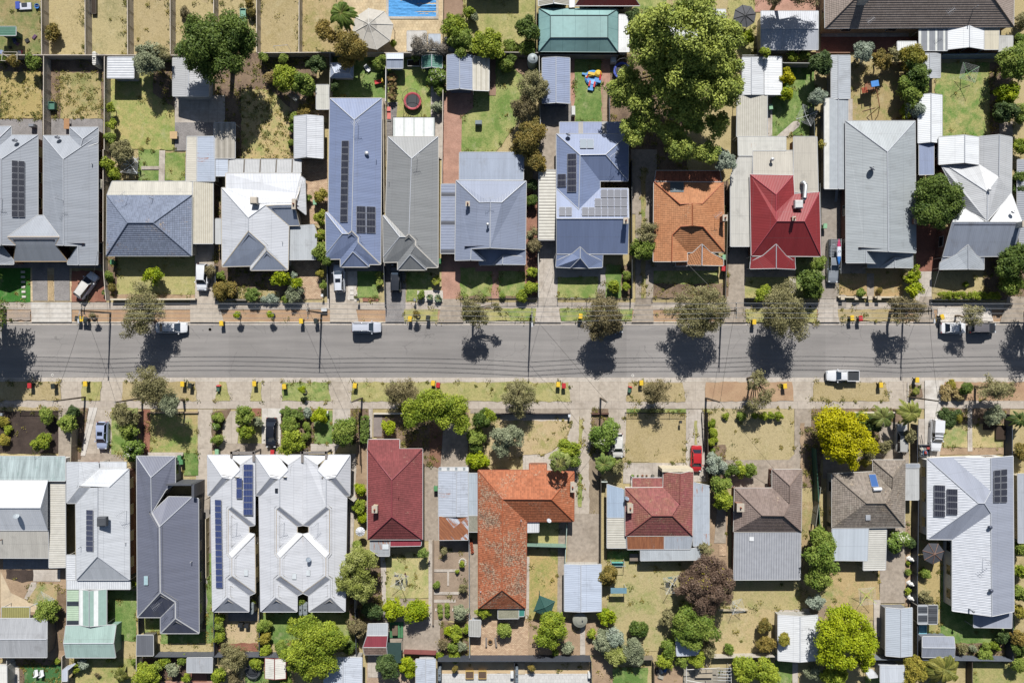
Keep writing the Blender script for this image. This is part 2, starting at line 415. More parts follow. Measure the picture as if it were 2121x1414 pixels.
def kerb(x0, x1, y, s):
    m = MB(); m.box(((x0+x1)/2, y + s*.08, -.02), (x1-x0, .16, .1)); return structure(m.build('kerb', KERB))
kerb(-450, 450, yN, 1); kerb(-450, 450, yS, -1)
m = MB()
for y, w in ((yN-.2, .36), (yS+.25, .42)): m.poly([(-450, y-w/2, -.088), (450, y-w/2, -.088), (450, y+w/2, -.088), (-450, y+w/2, -.088)])
structure(m.build('gutter_strip', concrete('#c0b4a6', 2.4, .2)))
# stamped strips along the street
p = patch
p('verge', VERGE, 'C1', R4(-400, 172, 9500, 284), 0)
p('footpath', PATH, 'C1', R4(-400, 112, 9500, 176), 1)
p('verge', DRIVE, 'C1', R4(-400, 812, 9500, 1000), 0)
p('footpath', PATH, 'C1', R4(-400, 984, 9500, 1054), 1)
for t, s, mt in (('C1', '278 112 638 112 640 286 284 286', CONCN), ('C1', '1690 60 1930 60 1990 290 1690 288', DRIVE), ('C2', '1130 90 1345 90 1385 288 1130 286', DRIVE), ('C2', '1622 60 1787 60 1790 286 1622 286', GREYP),
                 ('C3', '328 82 480 82 512 290 290 290', CONCO), ('C3', '1172 70 1345 70 1378 290 1148 290', CONC), ('C4', '242 80 390 80 402 290 206 290', CONCO), ('C4', '1050 60 1212 60 1218 290 1005 290', CONCO),
                 ('C5', '70 75 222 75 246 288 42 288', CONC), ('C5', '960 60 1066 60 1086 288 900 288', CONCO), ('C5', '1735 60 1950 60 1950 288 1668 288', CONCO)):
    p('driveway', mt, t, s, 2)
for t, s, mt in (('C2', '1788 172 2089 172 2086 276 1788 276', MIX), ('C3', '500 168 1160 168 1140 276 512 276', MIX), ('C3', '900 166 1160 166 1140 274 930 274', GREEN), ('C3', '1366 168 2014 168 2006 276 1382 276', GREEN),
                 ('C4', '1212 168 1850 168 1842 284 1218 284', MIX), ('C5', '-200 168 42 168 36 284 -190 284', MIX), ('C5', '228 176 740 176 760 278 244 278', STRAW), ('C5', '1112 158 1590 158 1610 280 1112 280', GRAVEL), ('C1', '60 182 276 182 276 270 60 270', soil('#9b8c80', '#b0987f'))):
    p('verge', mt, t, s, 2)
for t, s, mt in (('C1', '-100 812 530 812 545 980 -100 978', STRAW), ('C1', '-100 1042 522 1042 522 1072 -100 1072', STRAW), ('C1', '730 814 905 814 892 978 724 978', MIX), ('C1', '1092 814 1735 814 1748 984 1082 984', STRAW),
                 ('C2', '150 812 210 818 243 985 112 985', MIX), ('C2', '445 818 520 818 526 986 424 986', MIX), ('C2', '712 820 1112 820 1138 986 704 986', GREEN), ('C2', '1335 820 3244 820 3262 990 1318 990', MIX),
                 ('C4', '176 822 655 822 684 992 158 992', STRAW), ('C4', '866 818 1628 818 1642 986 856 986', VERGE), ('C5', '22 820 650 820 690 986 4 986', STRAW), ('C5', '868 842 960 848 985 950 862 950', BED), ('C5', '1180 818 2000 818 2000 990 1140 985', VERGE)):
    p('verge', mt, t, s, 1)
for t, s in (('C4', '162 1058 690 1058 690 1090 162 1090'), ('C4', '848 1058 945 1058 945 1090 848 1090')): p('verge', GREEN, t, s, 1)
# ---------------- northern back lots
for t, s, mt in (('A1', '-100 -30 367 -30 367 487 -100 487', grass('#6c7c38', '#9c8a55', .45, bare=.3)), ('A1', '370 -30 755 -30 755 487 370 487', DRY), ('A1', '757 -30 1128 -30 1128 487 757 487', grass('#8c8650', '#b0a06a', .55, bare=.2)),
                 ('A1', '1132 -30 1510 -30 1510 487 1132 487', STRAW), ('A1', '1512 -30 1890 -30 1890 487 1512 487', DRY), ('A2', '95 -30 476 -30 476 465 95 465', DRY), ('A2', '480 -30 853 -30 853 465 480 465', STRAW), ('A2', '857 -30 1250 -30 1250 465 857 465', grass('#8f8a40', '#b49b66', .5, bare=.2)),
                 ('A2', '1250 -30 1885 -30 1885 465 1250 465', CREAMP), ('A3', '-60 -30 330 -30 330 462 -60 462', CREAMP), ('A3', '340 -30 515 -30 515 300 340 300', soil('#94765e', '#a5866c', .2)), ('A3', '515 -30 1160 -30 1160 465 340 465 340 300 515 300', MIX),
                 ('A4', '240 -30 520 -30 520 460 200 460', GREEN), ('A4', '1060 -30 1300 -30 1300 490 1060 490', MIX), ('A4', '1300 -30 1960 -30 1960 110 1300 110', REDP), ('A5', '85 240 860 240 860 335 85 335', CONC), ('A5', '80 330 1790 330 1790 465 80 465', REDP2)):
    p('yard_ground', mt, t, s, 1)
# ---------------- back yards of the northern houses
for t, s, mt, l in (('A1', '-60 495 385 495 385 1060 -60 1060', BED, 1), ('A1', '10 640 375 640 375 1055 10 1055', grass('#8d8c3c', '#ae9852', .6), 2), ('A1', '-60 1060 380 1060 380 1260 -60 1260', GREYP, 1), ('A1', '390 497 925 497 925 1060 390 1060', BED, 1),
                    ('A1', '540 650 900 650 900 1056 540 1056', grass('#7f8540', '#b09a5e', .55), 2), ('A1', '460 1058 918 1058 918 1240 460 1240', GREYP, 2), ('A1', '930 500 1550 500 1550 1330 930 1330', grass('#84983a', '#b3a35a', .45), 1), ('A1', '1360 560 1550 560 1550 960 1360 830', BED, 2),
                    ('A1', '1556 850 2000 850 2000 1090 1556 1090', CONC, 2), ('A1', '1556 1090 1900 1090 1900 1340 1556 1340', GREYP, 2), ('A2', '110 480 1010 480 1010 1420 110 1420', BED, 1),
                    ('A2', '345 800 560 800 640 830 775 960 775 1410 345 1410', grass('#84983a', '#bfa468', .5), 2), ('A2', '775 860 1125 860 1125 1040 775 1040', DIRT, 2), ('A2', '1135 500 1622 500 1622 875 1135 875', LUSH, 1), ('A2', '1590 875 1625 875 1625 1414 1590 1414', CONCO, 2),
                    ('A3', '-170 500 335 500 335 1040 -170 1040', grass('#7f9a38', '#a89f58', .4), 1), ('A3', '225 770 330 770 330 1414 225 1414', CONC, 2), ('A2', '1630 910 1730 910 1690 1420 1630 1420', paver('#8b8580', '#7c7672', '#6c6662', .6, .3), 2),
                    ('A3', '335 800 600 800 600 960 500 1040 490 1640 335 1640', REDP, 2), ('A3', '600 520 1180 520 1180 850 800 1350 490 1350 498 1040 600 960', GREEN, 1), ('A3', '750 520 800 520 800 850 740 850', soil('#8a6a55', '#9b7a62'), 2), ('A3', '940 520 1090 520 1090 720 1050 690 970 610', soil('#93755c', '#a5866a'), 2),
                    ('A3', '1200 900 1470 900 1470 1120 1200 1120', concrete('#8f8a84', 0, .3), 2), ('A3', '1200 1110 1370 1110 1370 1740 1130 1740 1130 1300', CONCO, 2), ('A3', '1455 510 1815 510 1815 1085 1455 1085', REDP, 1), ('A3', '1500 510 1735 510 1740 1085 1500 1085', LUSH, 2),
                    ('A3', '1745 765 1810 765 1810 1085 1745 1085', paver('#b59a78', '#a68b6a', '#86705a', 2, .14), 2), ('A4', '-30 480 700 480 700 1900 -30 1900', BED, 0), ('A4', '200 1330 430 1330 430 1900 200 1900', CONCO, 1),
                    ('A4', '1450 580 1830 580 1830 1210 1450 1210', LUSH, 1), ('A4', '1405 980 1452 980 1452 1210 1405 1210', CONC, 2), ('A4', '1490 1212 1640 1080 1680 1075 1700 1100 1690 1125 1590 1212', CONC, 2), ('A5', '345 590 830 590 830 1075 345 1075', grass('#7f8c36', '#a8925a', .65, bare=.5), 1), ('A5', '320 880 360 880 360 1075 320 1075', CONC, 2),
                    ('A5', '1095 560 1580 560 1580 1215 1095 1215', grass('#5f8a2c', '#a8a058', .45, bare=.1), 1), ('A5', '1580 560 1780 560 1780 1215 1580 1215', BED, 1), ('A5', '1660 1080 1780 1080 1780 1215 1660 1215', CONCO, 2)):
    p('lawn' if mt in (LUSH, GREEN, MIX) else 'yard_ground', mt, t, s, l)
# ---------------- between and in front of the northern houses
for t, s, mt, l in (('B1', '-60 1045 275 1045 275 1352 -60 1352', TURF, 1), ('B1', '275 1010 640 1010 640 1350 275 1350', CREAMP, 1), ('B1', '290 1010 425 1010 428 1340 295 1340', GREYP, 2), ('B1', '485 1010 620 1010 625 1340 488 1340', GREYP, 2), ('B1', '430 1110 480 1110 482 1340 432 1340', soil('#a58a5e', '#bda274', .45), 2),
                    ('B1', '640 1075 935 1075 945 1350 640 1350', BARK, 1), ('B1', '-60 1000 900 1000 900 1050 -60 1050', GREYP, 2), ('B1', '1040 945 1733 945 1733 1290 1040 1290', MIX, 1), ('B1', '965 945 1040 945 1040 1325 975 1325', BED, 1), ('B1', '1040 1285 1733 1285 1733 1325 1040 1325', DIRT, 2),
                    ('B1', '1733 835 1900 835 1900 1420 1733 1420', DRIVE, 1), ('B1', '1230 0 1420 0 1420 275 1230 275', LUSH, 1), ('B1', '1418 10 1470 10 1465 280 1412 280', CONC, 2), ('B1', '1260 150 1415 150 1415 180 1260 180', CONC, 3), ('B1', '1468 28 1650 28 1645 275 1465 275', GREEN, 1), ('B1', '1650 -10 1745 -10 1745 280 1650 280', CREAMP, 1),
                    ('B2', '105 240 170 240 170 1350 105 1350', BED, 1), ('B2', '870 90 1110 90 1110 660 870 660', BROWNP, 1), ('B2', '150 1040 780 1040 890 1150 905 1330 110 1330', BED, 1), ('B2', '280 1220 680 1260 690 1330 290 1325', DRY, 2), ('B2', '770 975 1040 975 1060 1325 905 1325 860 1120', BROWNP, 2),
                    ('B2', '1105 975 1290 975 1290 1420 1105 1420', CONC, 1), ('B2', '1290 1045 1370 1045 1370 1350 1290 1350', GRAVEL, 2), ('B2', '1370 1075 1560 1075 1560 1315 1370 1315', LUSH, 1), ('B2', '1420 1315 1560 1315 1560 1345 1420 1345', BARK, 2), ('B2', '1280 1015 1600 1015 1600 1078 1280 1078', GREYP, 2),
                    ('B2', '1600 1000 1800 1000 1800 1420 1620 1420', GREYP, 1), ('B3', '10 1090 230 1090 230 1345 10 1345', GREEN, 1), ('B3', '105 1250 330 1250 330 1350 105 1350', GRAVEL, 2), ('B3', '320 925 1065 925 1065 1325 320 1325', REDP, 1), ('B3', '485 1045 620 1045 620 1080 768 1080 765 1310 485 1310', GREEN, 2), ('B3', '825 1080 1060 1080 1062 1310 825 1310', GREEN, 2),
                    ('B3', '1065 380 1175 380 1175 1325 1065 1325', soil('#8e5c48', '#a5735a'), 1), ('B3', '485 1300 765 1300 765 1322 485 1322', BED, 3), ('B3', '825 1295 1170 1295 1170 1322 825 1322', BED, 3), ('B3', '1182 800 1345 800 1345 1320 1182 1320', CONC, 1), ('B3', '1340 1040 1780 1040 1780 1320 1340 1320', concrete('#a8a096', 0, .15), 1), ('B3', '1350 1128 1710 1128 1705 1315 1350 1315', GREEN, 2),
                    ('B4', '-25 1020 110 1020 110 1318 -25 1318', LUSH, 2), ('B4', '118 1030 205 1030 205 1318 118 1318', BED, 1), ('B4', '240 0 400 0 400 1318 240 1318', CONCO, 1), ('B4', '290 170 330 170 330 1318 290 1318', grass('#7a8a36', '#a8925c', .5), 2), ('B4', '405 1020 970 1020 970 1200 405 1200', GREEN, 1), ('B4', '400 1190 1040 1190 1040 1315 400 1315', BED, 2), ('B4', '395 995 970 995 970 1075 395 1075', CONCO, 2),
                    ('B4', '1060 840 1255 840 1210 1414 1050 1414', CONCO, 1), ('B4', '1212 1125 1660 1125 1660 1320 1212 1320', MIX, 1), ('B4', '1605 1140 1660 1140 1660 1270 1605 1270', CONC, 2), ('B4', '1660 950 1890 950 1890 1320 1660 1320', GREEN, 1), ('B4', '1215 1055 1660 1055 1660 1130 1215 1130', CONCO, 2), ('B4', '1025 280 1065 280 1065 1320 1025 1320', BED, 1),
                    ('B5', '85 350 305 350 305 1400 85 1400', concrete('#9a8f83', 0, .25), 1), ('B5', '235 1000 805 1000 805 1310 240 1290', grass('#848838', '#b0905a', .6), 1), ('B5', '260 1005 475 1005 475 1100 260 1100', CONCO, 2), ('B5', '488 1100 550 1100 550 1330 488 1330', CONCO, 2), ('B5', '925 900 1070 900 1060 1414 985 1414 920 1330', CONC, 1), ('B5', '1070 1060 1530 1060 1530 1270 1070 1270', DRY, 1),
                    ('B5', '1530 950 1890 950 1890 1330 1530 1330', BED, 1), ('B5', '925 640 1160 640 1160 1080 925 1080', REDP2, 1)):
    p('lawn' if mt in (LUSH, GREEN, MIX, TURF) else ('driveway' if mt in (DRIVE, CONC, CONCO, REDP) else 'yard_ground'), mt, t, s, l)
# ---------------- front yards of the southern houses
for t, s, mt, l in (('C1', '-60 1078 520 1078 515 1450 -60 1450', MULCH, 1), ('C1', '522 1050 730 1050 640 1500 520 1500', CONCO, 1), ('C1', '660 1050 790 1050 720 1500 650 1500', BED, 2), ('C1', '795 1042 870 1042 760 1470 720 1470', CONCN, 2), ('C1', '870 1042 1003 1042 988 1460 760 1460', DRIVE, 1), ('C1', '700 1450 1100 1450 1100 1540 680 1540', CONCO, 1),
                    ('C1', '990 1045 1225 1045 1225 1460 990 1460', GREEN, 1), ('C1', '1268 1060 1335 1060 1335 1460 1300 1500 1268 1460', BARK, 1), ('C1', '1335 1090 1757 1090 1757 1445 1335 1445', grass('#7f963a', '#b09a5c', .45), 1), ('C1', '1310 1440 1630 1440 1630 1475 1310 1475', CONC, 2), ('D1', '1632 330 1760 330 1762 530 1632 530', LUSH, 2),
                    ('C1', '1757 1060 1890 1060 1878 1960 1757 1960', DRIVE, 1), ('D2', '-35 350 76 350 76 830 -90 830', DRIVE, 1), ('C2', '80 1090 250 1050 250 1080 180 1200 170 1420 80 1420', BED, 1), ('C2', '250 1075 420 1060 330 1200 310 1360 180 1360 180 1200', DRIVE, 2), ('C2', '315 1200 525 1060 525 1365 315 1365', MIX, 1), ('C2', '440 1050 522 1050 522 1120 440 1120', BARK, 2),
                    ('C2', '150 1360 700 1360 700 1460 150 1460', CONCO, 2), ('C2', '525 1050 700 1050 690 1370 525 1370', CONCN, 1), ('C2', '700 1055 990 1055 990 1420 690 1420', BED, 1), ('C2', '990 1070 1150 1070 1150 1365 990 1365', LUSH, 1), ('C2', '960 1365 1160 1365 1160 1430 960 1430', CONC, 2), ('C2', '1155 1055 1310 1055 1310 1200 1155 1480', CONC, 1),
                    ('C2', '1315 1055 1475 1055 1475 1360 1315 1360', BED, 1), ('C2', '1475 1055 1510 1055 1505 1310 1475 1310', CONC, 2), ('C2', '1515 1105 1595 1105 1590 1300 1515 1300', concrete('#8b7e78', 0, .2), 2), ('C2', '1595 1105 1900 1105 1900 1420 1515 1420', BED, 1), ('D2', '-30 830 75 830 75 1750 20 1750', concrete('#8f8880', 0, .2), 1), ('D2', '1300 340 1370 340 1330 1300 1290 1300', CONC, 1), ('D2', '1365 220 1470 220 1460 900 1355 900', DIRT, 1),
                    ('C3', '-60 1040 560 1040 560 1560 -60 1560', BED, 1), ('D3', '340 60 560 60 550 470 310 470', CONCO, 2), ('D3', '170 380 300 380 290 1110 170 1110', CONCO, 1), ('D3', '215 60 340 60 310 470 210 440', soil('#7d563f', '#94694f'), 2), ('C3', '575 1055 1465 1055 1465 1095 575 1095', CONCO, 1), ('C3', '800 1095 1465 1095 1465 1170 800 1170', CONC, 1),
                    ('C3', '715 1150 1465 1165 1455 1240 1400 1340 1300 1430 1230 1460 1060 1460 720 1560', grass('#92923f', '#bba271', .6), 2), ('C3', '1040 1460 1230 1460 1320 1420 1420 1340 1465 1230 1465 1600 1040 1600', CONC, 1), ('C3', '1465 1055 1650 1055 1640 2280 1440 2280', DRIVE, 1), ('D3', '1540 35 1572 35 1562 290 1538 290', MIX, 2), ('D3', '1532 520 1562 520 1562 810 1532 810', GREEN, 2),
                    ('C3', '1650 1055 1810 1055 1805 1470 1640 1470', BED, 1), ('D3', '1630 300 1735 300 1730 900 1630 900', soil('#83725c', '#9c8a6f'), 1), ('C4', '0 1055 160 1055 150 1480 0 1480', DRIVE, 1), ('C4', '160 1095 688 1095 683 1532 150 1532', STRAW, 1), ('D4', '130 420 690 420 690 600 130 600', CONC, 1), ('C4', '690 1058 845 1058 870 1700 685 1700', CONC, 1), ('C4', '763 1160 788 1160 788 1370 763 1370', MIX, 2),
                    ('C4', '900 1055 1648 1055 1645 1480 1600 1510 900 1510', grass('#a0935a', '#b2a06e', .6, bare=.1), 1), ('C4', '1650 1055 1800 1055 1795 1500 1760 1560 1650 1560', CONCO, 1), ('C4', '1702 1180 1740 1180 1740 1700 1702 1700', DIRT, 2), ('D4', '1040 395 1600 392 1650 340 1700 340 1700 480 1420 480 1420 640 1040 640', CONCO, 1), ('D4', '890 260 1040 260 1040 640 890 640', BED, 1), ('D4', '1720 100 1890 100 1880 640 1720 640', BED, 1),
                    ('C5', '0 1055 850 1055 850 1500 0 1500', BED, 1), ('D5', '580 60 860 60 860 420 640 420', CONCO, 2), ('D5', '100 330 640 330 560 520 100 560', CONCO, 1), ('C5', '845 815 860 815 860 985 845 985', CONC, 2), ('C5', '1000 800 1180 800 1140 985 1135 1420 1000 1420 1000 1000', CONCN, 2), ('C5', '1140 1050 1760 1050 1760 1190 1140 1190', BED, 1),
                    ('C5', '1165 1190 1378 1190 1378 1398 1165 1398', grass('#6f8c36', '#b8a468', .5), 2), ('C5', '1420 1190 1700 1190 1695 1398 1422 1398', grass('#7c8c3a', '#b8a468', .55), 2), ('C5', '1378 1050 1418 1050 1422 1430 1380 1430', CONC, 2), ('C5', '1130 1398 1700 1398 1700 1460 1130 1460', DIRT, 1), ('D5', '945 30 1135 30 1135 380 945 380', CONC, 1)):
    p('lawn' if mt in (LUSH, GREEN, MIX, STRAW) else ('driveway' if mt in (DRIVE, CONC, CONCO, CONCN) else 'yard_ground'), mt, t, s, l)
# ---------------- back yards of the southern houses
for t, s, mt, l in (('E1', '-60 290 600 290 600 1200 -60 1200', DIRT, 1), ('E1', '35 310 440 310 440 400 35 400', concrete('#8d8f93', .6, .2), 2), ('E1', '300 405 542 405 542 508 300 508', CONC, 2), ('E1', '60 405 300 405 300 500 200 520 60 480', MULCH, 2), ('E1', '10 420 60 520 100 610 350 730 330 780 10 780', concrete('#cbb48f', 0, .15), 2), ('E1', '330 530 512 530 512 680 350 720 250 690', grass('#6d8a36', '#b39a68', .5, bare=.3), 3),
                    ('E1', '65 500 290 510 220 660 100 590', DIRT, 2), ('E1', '285 515 330 515 330 555 250 670 222 660', CONC, 3), ('E1', '515 600 590 600 590 1120 515 1120', soil('#7a6248', '#8d745a'), 2), ('E1', '950 590 1210 590 1210 1040 950 1040', LUSH, 1), ('E1', '1230 835 1420 835 1420 960 1230 960', GREEN, 1), ('E1', '1430 960 1890 960 1890 1080 1430 1080', LUSH, 1), ('E1', '1430 1060 1890 1060 1890 1130 1430 1130', DRY, 2), ('E1', '1840 260 1890 260 1890 980 1840 980', LUSH, 2), ('E1', '1795 200 1850 200 1850 930 1795 930', soil('#5d4a3c', '#77604c'), 1),
                    ('E1', '135 1190 550 1190 550 1420 135 1420', BED, 1), ('E1', '218 1250 548 1250 548 1420 218 1420', DTURF, 2), ('E1', '135 1258 175 1258 178 1420 135 1420', CONCN, 2), ('E1', '660 1190 1210 1190 1210 1420 660 1420', grass('#829038', '#b0a05c', .45), 1), ('E1', '1220 1190 1890 1190 1890 1420 1220 1420', soil('#5b4638', '#705846'), 1), ('E1', '1430 1390 1890 1390 1890 1420 1430 1420', REDP, 2), ('E1', '1700 1320 1840 1320 1840 1400 1700 1400', REDP2, 2),
                    ('E2', '35 700 96 700 96 1080 35 1080', LUSH, 1), ('E2', '100 780 498 780 498 1140 100 1140', grass('#7f8f42', '#bda477', .6, bare=.2), 1), ('E2', '230 780 490 780 490 860 230 860', GREYP, 2), ('E2', '140 1055 495 1055 495 1130 140 1130', BARK, 2), ('E2', '503 780 835 780 835 1060 603 1060 503 1160', LUSH, 1), ('E2', '830 780 1350 780 1350 1170 640 1170 830 1000', GREEN, 0), ('E2', '560 1300 790 1300 790 1420 380 1420 380 1340', LUSH, 1), ('E2', '1460 1200 1900 1200 1900 1420 1460 1420', soil('#a58a70', '#b89b80'), 0), ('E2', '1465 1170 1580 1170 1580 1360 1465 1360', CONC, 1),
                    ('E2', '1300 260 1600 260 1600 860 1300 860', BED, 0), ('E2', '1575 250 1630 250 1625 850 1600 850', CONC, 1), ('E2', '1628 280 1884 280 1884 660 1628 660', grass('#8d9c44', '#b7a968', .5), 1), ('E2', '1600 660 1884 660 1884 1140 1600 1140', CONCO, 0),
                    ('E3', '-10 250 205 250 205 655 -10 655', grass('#8d9c44', '#b7a968', .5), 1), ('E3', '205 140 245 140 245 900 205 900', CONC, 1), ('E3', '245 150 560 150 560 860 245 860', soil('#8f7a64', '#a38c74', .25), 0), ('E3', '245 400 475 400 475 425 245 425', CONC, 2), ('E3', '370 425 388 425 388 545 370 545', CONC, 2), ('E3', '245 600 480 600 480 625 245 625', CONC, 2), ('E3', '245 670 445 670 445 697 245 697', CONC, 2), ('E3', '-10 850 315 850 310 1140 -10 1140', CONCO, 1), ('E3', '315 870 555 870 555 1170 300 1170', BED, 1),
                    ('E3', '560 150 640 150 640 840 560 840', CONCO, 1), ('E3', '580 840 1090 840 1090 1165 580 1165', BROWNP, 1), ('E3', '1080 -140 1180 -140 1360 -20 1360 190 1085 190', MIX, 1), ('E3', '1360 -20 1425 -20 1425 300 1350 300', CONCO, 2), ('E3', '1095 225 1355 225 1345 840 1095 840', grass('#869238', '#b89c58', .5), 1), ('E3', '1065 290 1100 290 1095 840 1065 840', CONC, 2), ('E3', '1352 290 1412 290 1405 830 1345 830', CONCO, 1),
                    ('D3', '1440 870 1730 870 1730 1310 1430 1310', CONCO, 2), ('E3', '1090 850 1740 850 1740 1165 1090 1165', DIRT, 1), ('E3', '1550 900 1590 900 1595 1160 1548 1160', CONC, 2), ('E3', '290 1215 1650 1215 1650 1330 290 1330', soil('#c0a272', '#cdb184', .15), 1), ('E3', '290 1325 1650 1325 1650 1440 290 1440', CREAMT, 2), ('E3', '970 1225 1060 1225 1060 1330 970 1330', concrete('#d0b890', .6, .1), 3), ('E3', '1655 1180 1890 1180 1890 1420 1655 1420', DIRT, 1),
                    ('E4', '-10 230 640 230 640 1130 -10 1130', grass('#8c9444', '#b0a068', .55, bare=.12), 1), ('E4', '-10 240 260 240 260 330 -10 330', LUSH, 2), ('E4', '900 -250 1060 -250 1060 420 900 420', DIRT, 1), ('E4', '975 -240 1040 -240 1040 170 935 170', CONCO, 2), ('E4', '980 180 1040 180 1040 280 980 280', BROWNP, 3), ('E4', '640 480 1700 480 1700 760 640 760', grass('#88913f', '#ac9c62', .6, bare=.2), 1), ('E4', '940 760 1500 760 1500 1160 940 1160', grass('#97984c', '#b8a26c', .62, bare=.45), 1),
                    ('E4', '1480 750 1860 750 1860 1200 1480 1200', CONC, 0), ('E4', '40 1270 350 1270 350 1420 40 1420', LUSH, 1), ('E4', '410 1250 660 1250 660 1420 410 1420', DIRT, 1), ('E4', '660 1280 1100 1280 1100 1420 660 1420', soil('#8f8778', '#a39b8a', .4), 1), ('E4', '1480 1210 1640 1210 1640 1420 1480 1420', LUSH, 1), ('E4', '1630 1220 1680 1220 1680 1420 1630 1420', CONC, 2), ('E4', '1705 -200 1885 -200 1885 700 1705 700', grass('#8a8c40', '#aa9060', .55, bare=.3), 1),
                    ('E5', '-20 250 600 250 600 860 -20 860', grass('#7f8f3c', '#b59a62', .6, bare=.15), 1), ('E5', '605 -20 830 -20 825 250 825 700 600 700', CONCO, 2), ('E5', '545 670 605 670 605 1000 545 1000', CONC, 3), ('E5', '825 -20 870 -20 870 730 825 730', DIRT, 1), ('E5', '940 20 1140 20 1140 960 940 960', grass('#7c8c3a', '#b09a5c', .6), 1), ('E5', '1130 420 1800 420 1800 1080 940 1080 940 960 1130 960', LUSH, 0), ('E5', '1270 1060 1720 1060 1720 1180 1270 1180', BED, 1), ('E5', '1430 1230 2100 1230 2100 1420 1430 1420', grass('#848f3c', '#a89c58', .45), 1), ('E5', '-20 720 150 720 100 900 -20 900', soil('#8a755c', '#9c866c'), 2), ('E5', '470 1350 600 1350 600 1420 470 1420', GREEN, 1)):
    p('lawn' if mt in (LUSH, GREEN, MIX, DTURF) else 'yard_ground', mt, t, s, l)
# stepping stones, manholes
STONE = concrete('#cfc8bd', 0, .1)
for t, pts, sx, sy in (('B1', [(209, 1086), (210, 1130), (213, 1175), (214, 1217), (216, 1261), (219, 1305)], 17, 9), ('B2', [(1325, 1100+i*43) for i in range(6)], 17, 17), ('E3', [(270, 760), (330, 760), (420, 760)], 5, 10)):
    for x, y in pts: patch('stepping_stone', STONE, t, R4(x-sx, y-sy, x+sx, y+sy), 3, .02)
for t, x, y, r, c in (('C1', 462, 755, 11, '#d8d3ca'), ('C4', 218, 760, 12, '#d8d3ca'), ('C2', 62, 352, 13, '#706c6a'), ('C1', 1861, 352, 13, '#706c6a')):
    w = Q(t, x, y); m = MB(); m.disc((w.x, w.y, -.082), r*MPZ, 20); m.disc((w.x, w.y, -.078), r*MPZ*.5, 16, mi=1)
    structure(m.build('manhole_cover', [plain(c), plain('#5b5754')]))
SAT[0] = .9; KK[0] = 1.75
# ------------------------------------------------------------------ buildings: builder
def R(t, mat, V, F, name='roof', sup='wall', trim='#c9cacb', step=False, wall=None, cap=None, inset=.38):
    tk = V.split(); vs = {tk[i]: (float(tk[i+1]), float(tk[i+2]), float(tk[i+3])) for i in range(0, len(tk), 4)}
    fs = []
    for f in F.split():
        a, _, b = f.partition(':'); fs.append((list(a), int(b or 0)))
    return dict(t=t, mat=mat, V=vs, F=fs, name=name, sup=sup, trim=trim, step=step, wall=wall, cap=cap, inset=inset)
def FL(t, mat, s, z=2.4, name='verandah_roof', sup='post', **k):
    """single slope: corner coordinates 'x y x y ...', z a number or one per corner"""
    a = list(map(float, s.split())); n = len(a)//2; zs = z if isinstance(z, (list, tuple)) else [z]*n
    L = 'abcdefghijkl'[:n]
    return R(t, mat, ' '.join(f'{c} {a[2*i]} {a[2*i+1]} {zs[i]}' for i, c in enumerate(L)), L, name, sup, **k)
def GAB(t, mat, x0, y0, x1, y1, axis, rp, ze=2.2, zr=2.9, over=0, **k):
    """gable roof, ridge along 'y' at x=rp or along 'x' at y=rp; over = how much farther the ridge ends reach"""
    if axis == 'y': V = f'a {x0} {y0} {ze} b {rp} {y0-over} {zr} c {x1} {y0} {ze} d {x1} {y1} {ze} e {rp} {y1-over} {zr} f {x0} {y1} {ze}'; F = 'abef bcde'
    else: V = f'a {x0} {y0} {ze} b {x0+over} {rp} {zr} c {x0} {y1} {ze} d {x1} {y1} {ze} e {x1+over} {rp} {zr} f {x1} {y0} {ze}'; F = 'abef bcde'
    return R(t, mat, V, F, **k)
def HIP(t, mat, x0, y0, x1, y1, a0, b0, a1, b1, ze=2.8, zr=4.8, **k):
    V = f'a {x0} {y0} {ze} b {x1} {y0} {ze} c {x1} {y1} {ze} d {x0} {y1} {ze} r {a0} {b0} {zr} s {a1} {b1} {zr}'
    if abs(a1-a0) >= abs(b1-b0): F = 'absr bcs cdrs dar'
    else: F = 'abr bcsr cds dars'
    return R(t, mat, V, F, **k)
def frame_of(pts):
    n = Vector()
    for i in range(len(pts)):
        a, b = pts[i], pts[(i+1) % len(pts)]; n += Vector(((a.y-b.y)*(a.z+b.z), (a.z-b.z)*(a.x+b.x), (a.x-b.x)*(a.y+b.y)))
    if n.length < 1e-9: n = Vector((0, 0, 1))
    n.normalize()
    u = Vector((0, 0, 1)).cross(n)
    if u.length < .02: u = Vector((1, 0, 0))
    u.normalize(); return n, u, n.cross(u)
def clip_band(poly, v0, v1):
    for lim, sg in ((v0, 1), (v1, -1)):
        out = []
        for i in range(len(poly)):
            a, b = poly[i], poly[(i+1) % len(poly)]; da, db = (a[1]-lim)*sg, (b[1]-lim)*sg
            if da >= 0: out.append(a)
            if (da >= 0) != (db >= 0):
                k = da/(da-db); out.append((a[0]+(b[0]-a[0])*k, a[1]+(b[1]-a[1])*k))
        poly = out
        if len(poly) < 3: return []
    return poly
def in_poly(p, poly):
    c = False; n = len(poly)
    for i in range(n):
        a, b = poly[i], poly[i-1]
        if (a.y > p.y) != (b.y > p.y) and p.x < (b.x-a.x)*(p.y-a.y)/(b.y-a.y)+a.x: c = not c
    return c
TRIMS = {}
def trim_mat(c): return plain(c, .45, 0, .3, .06)
WIN_FR = '#e4e2dc'
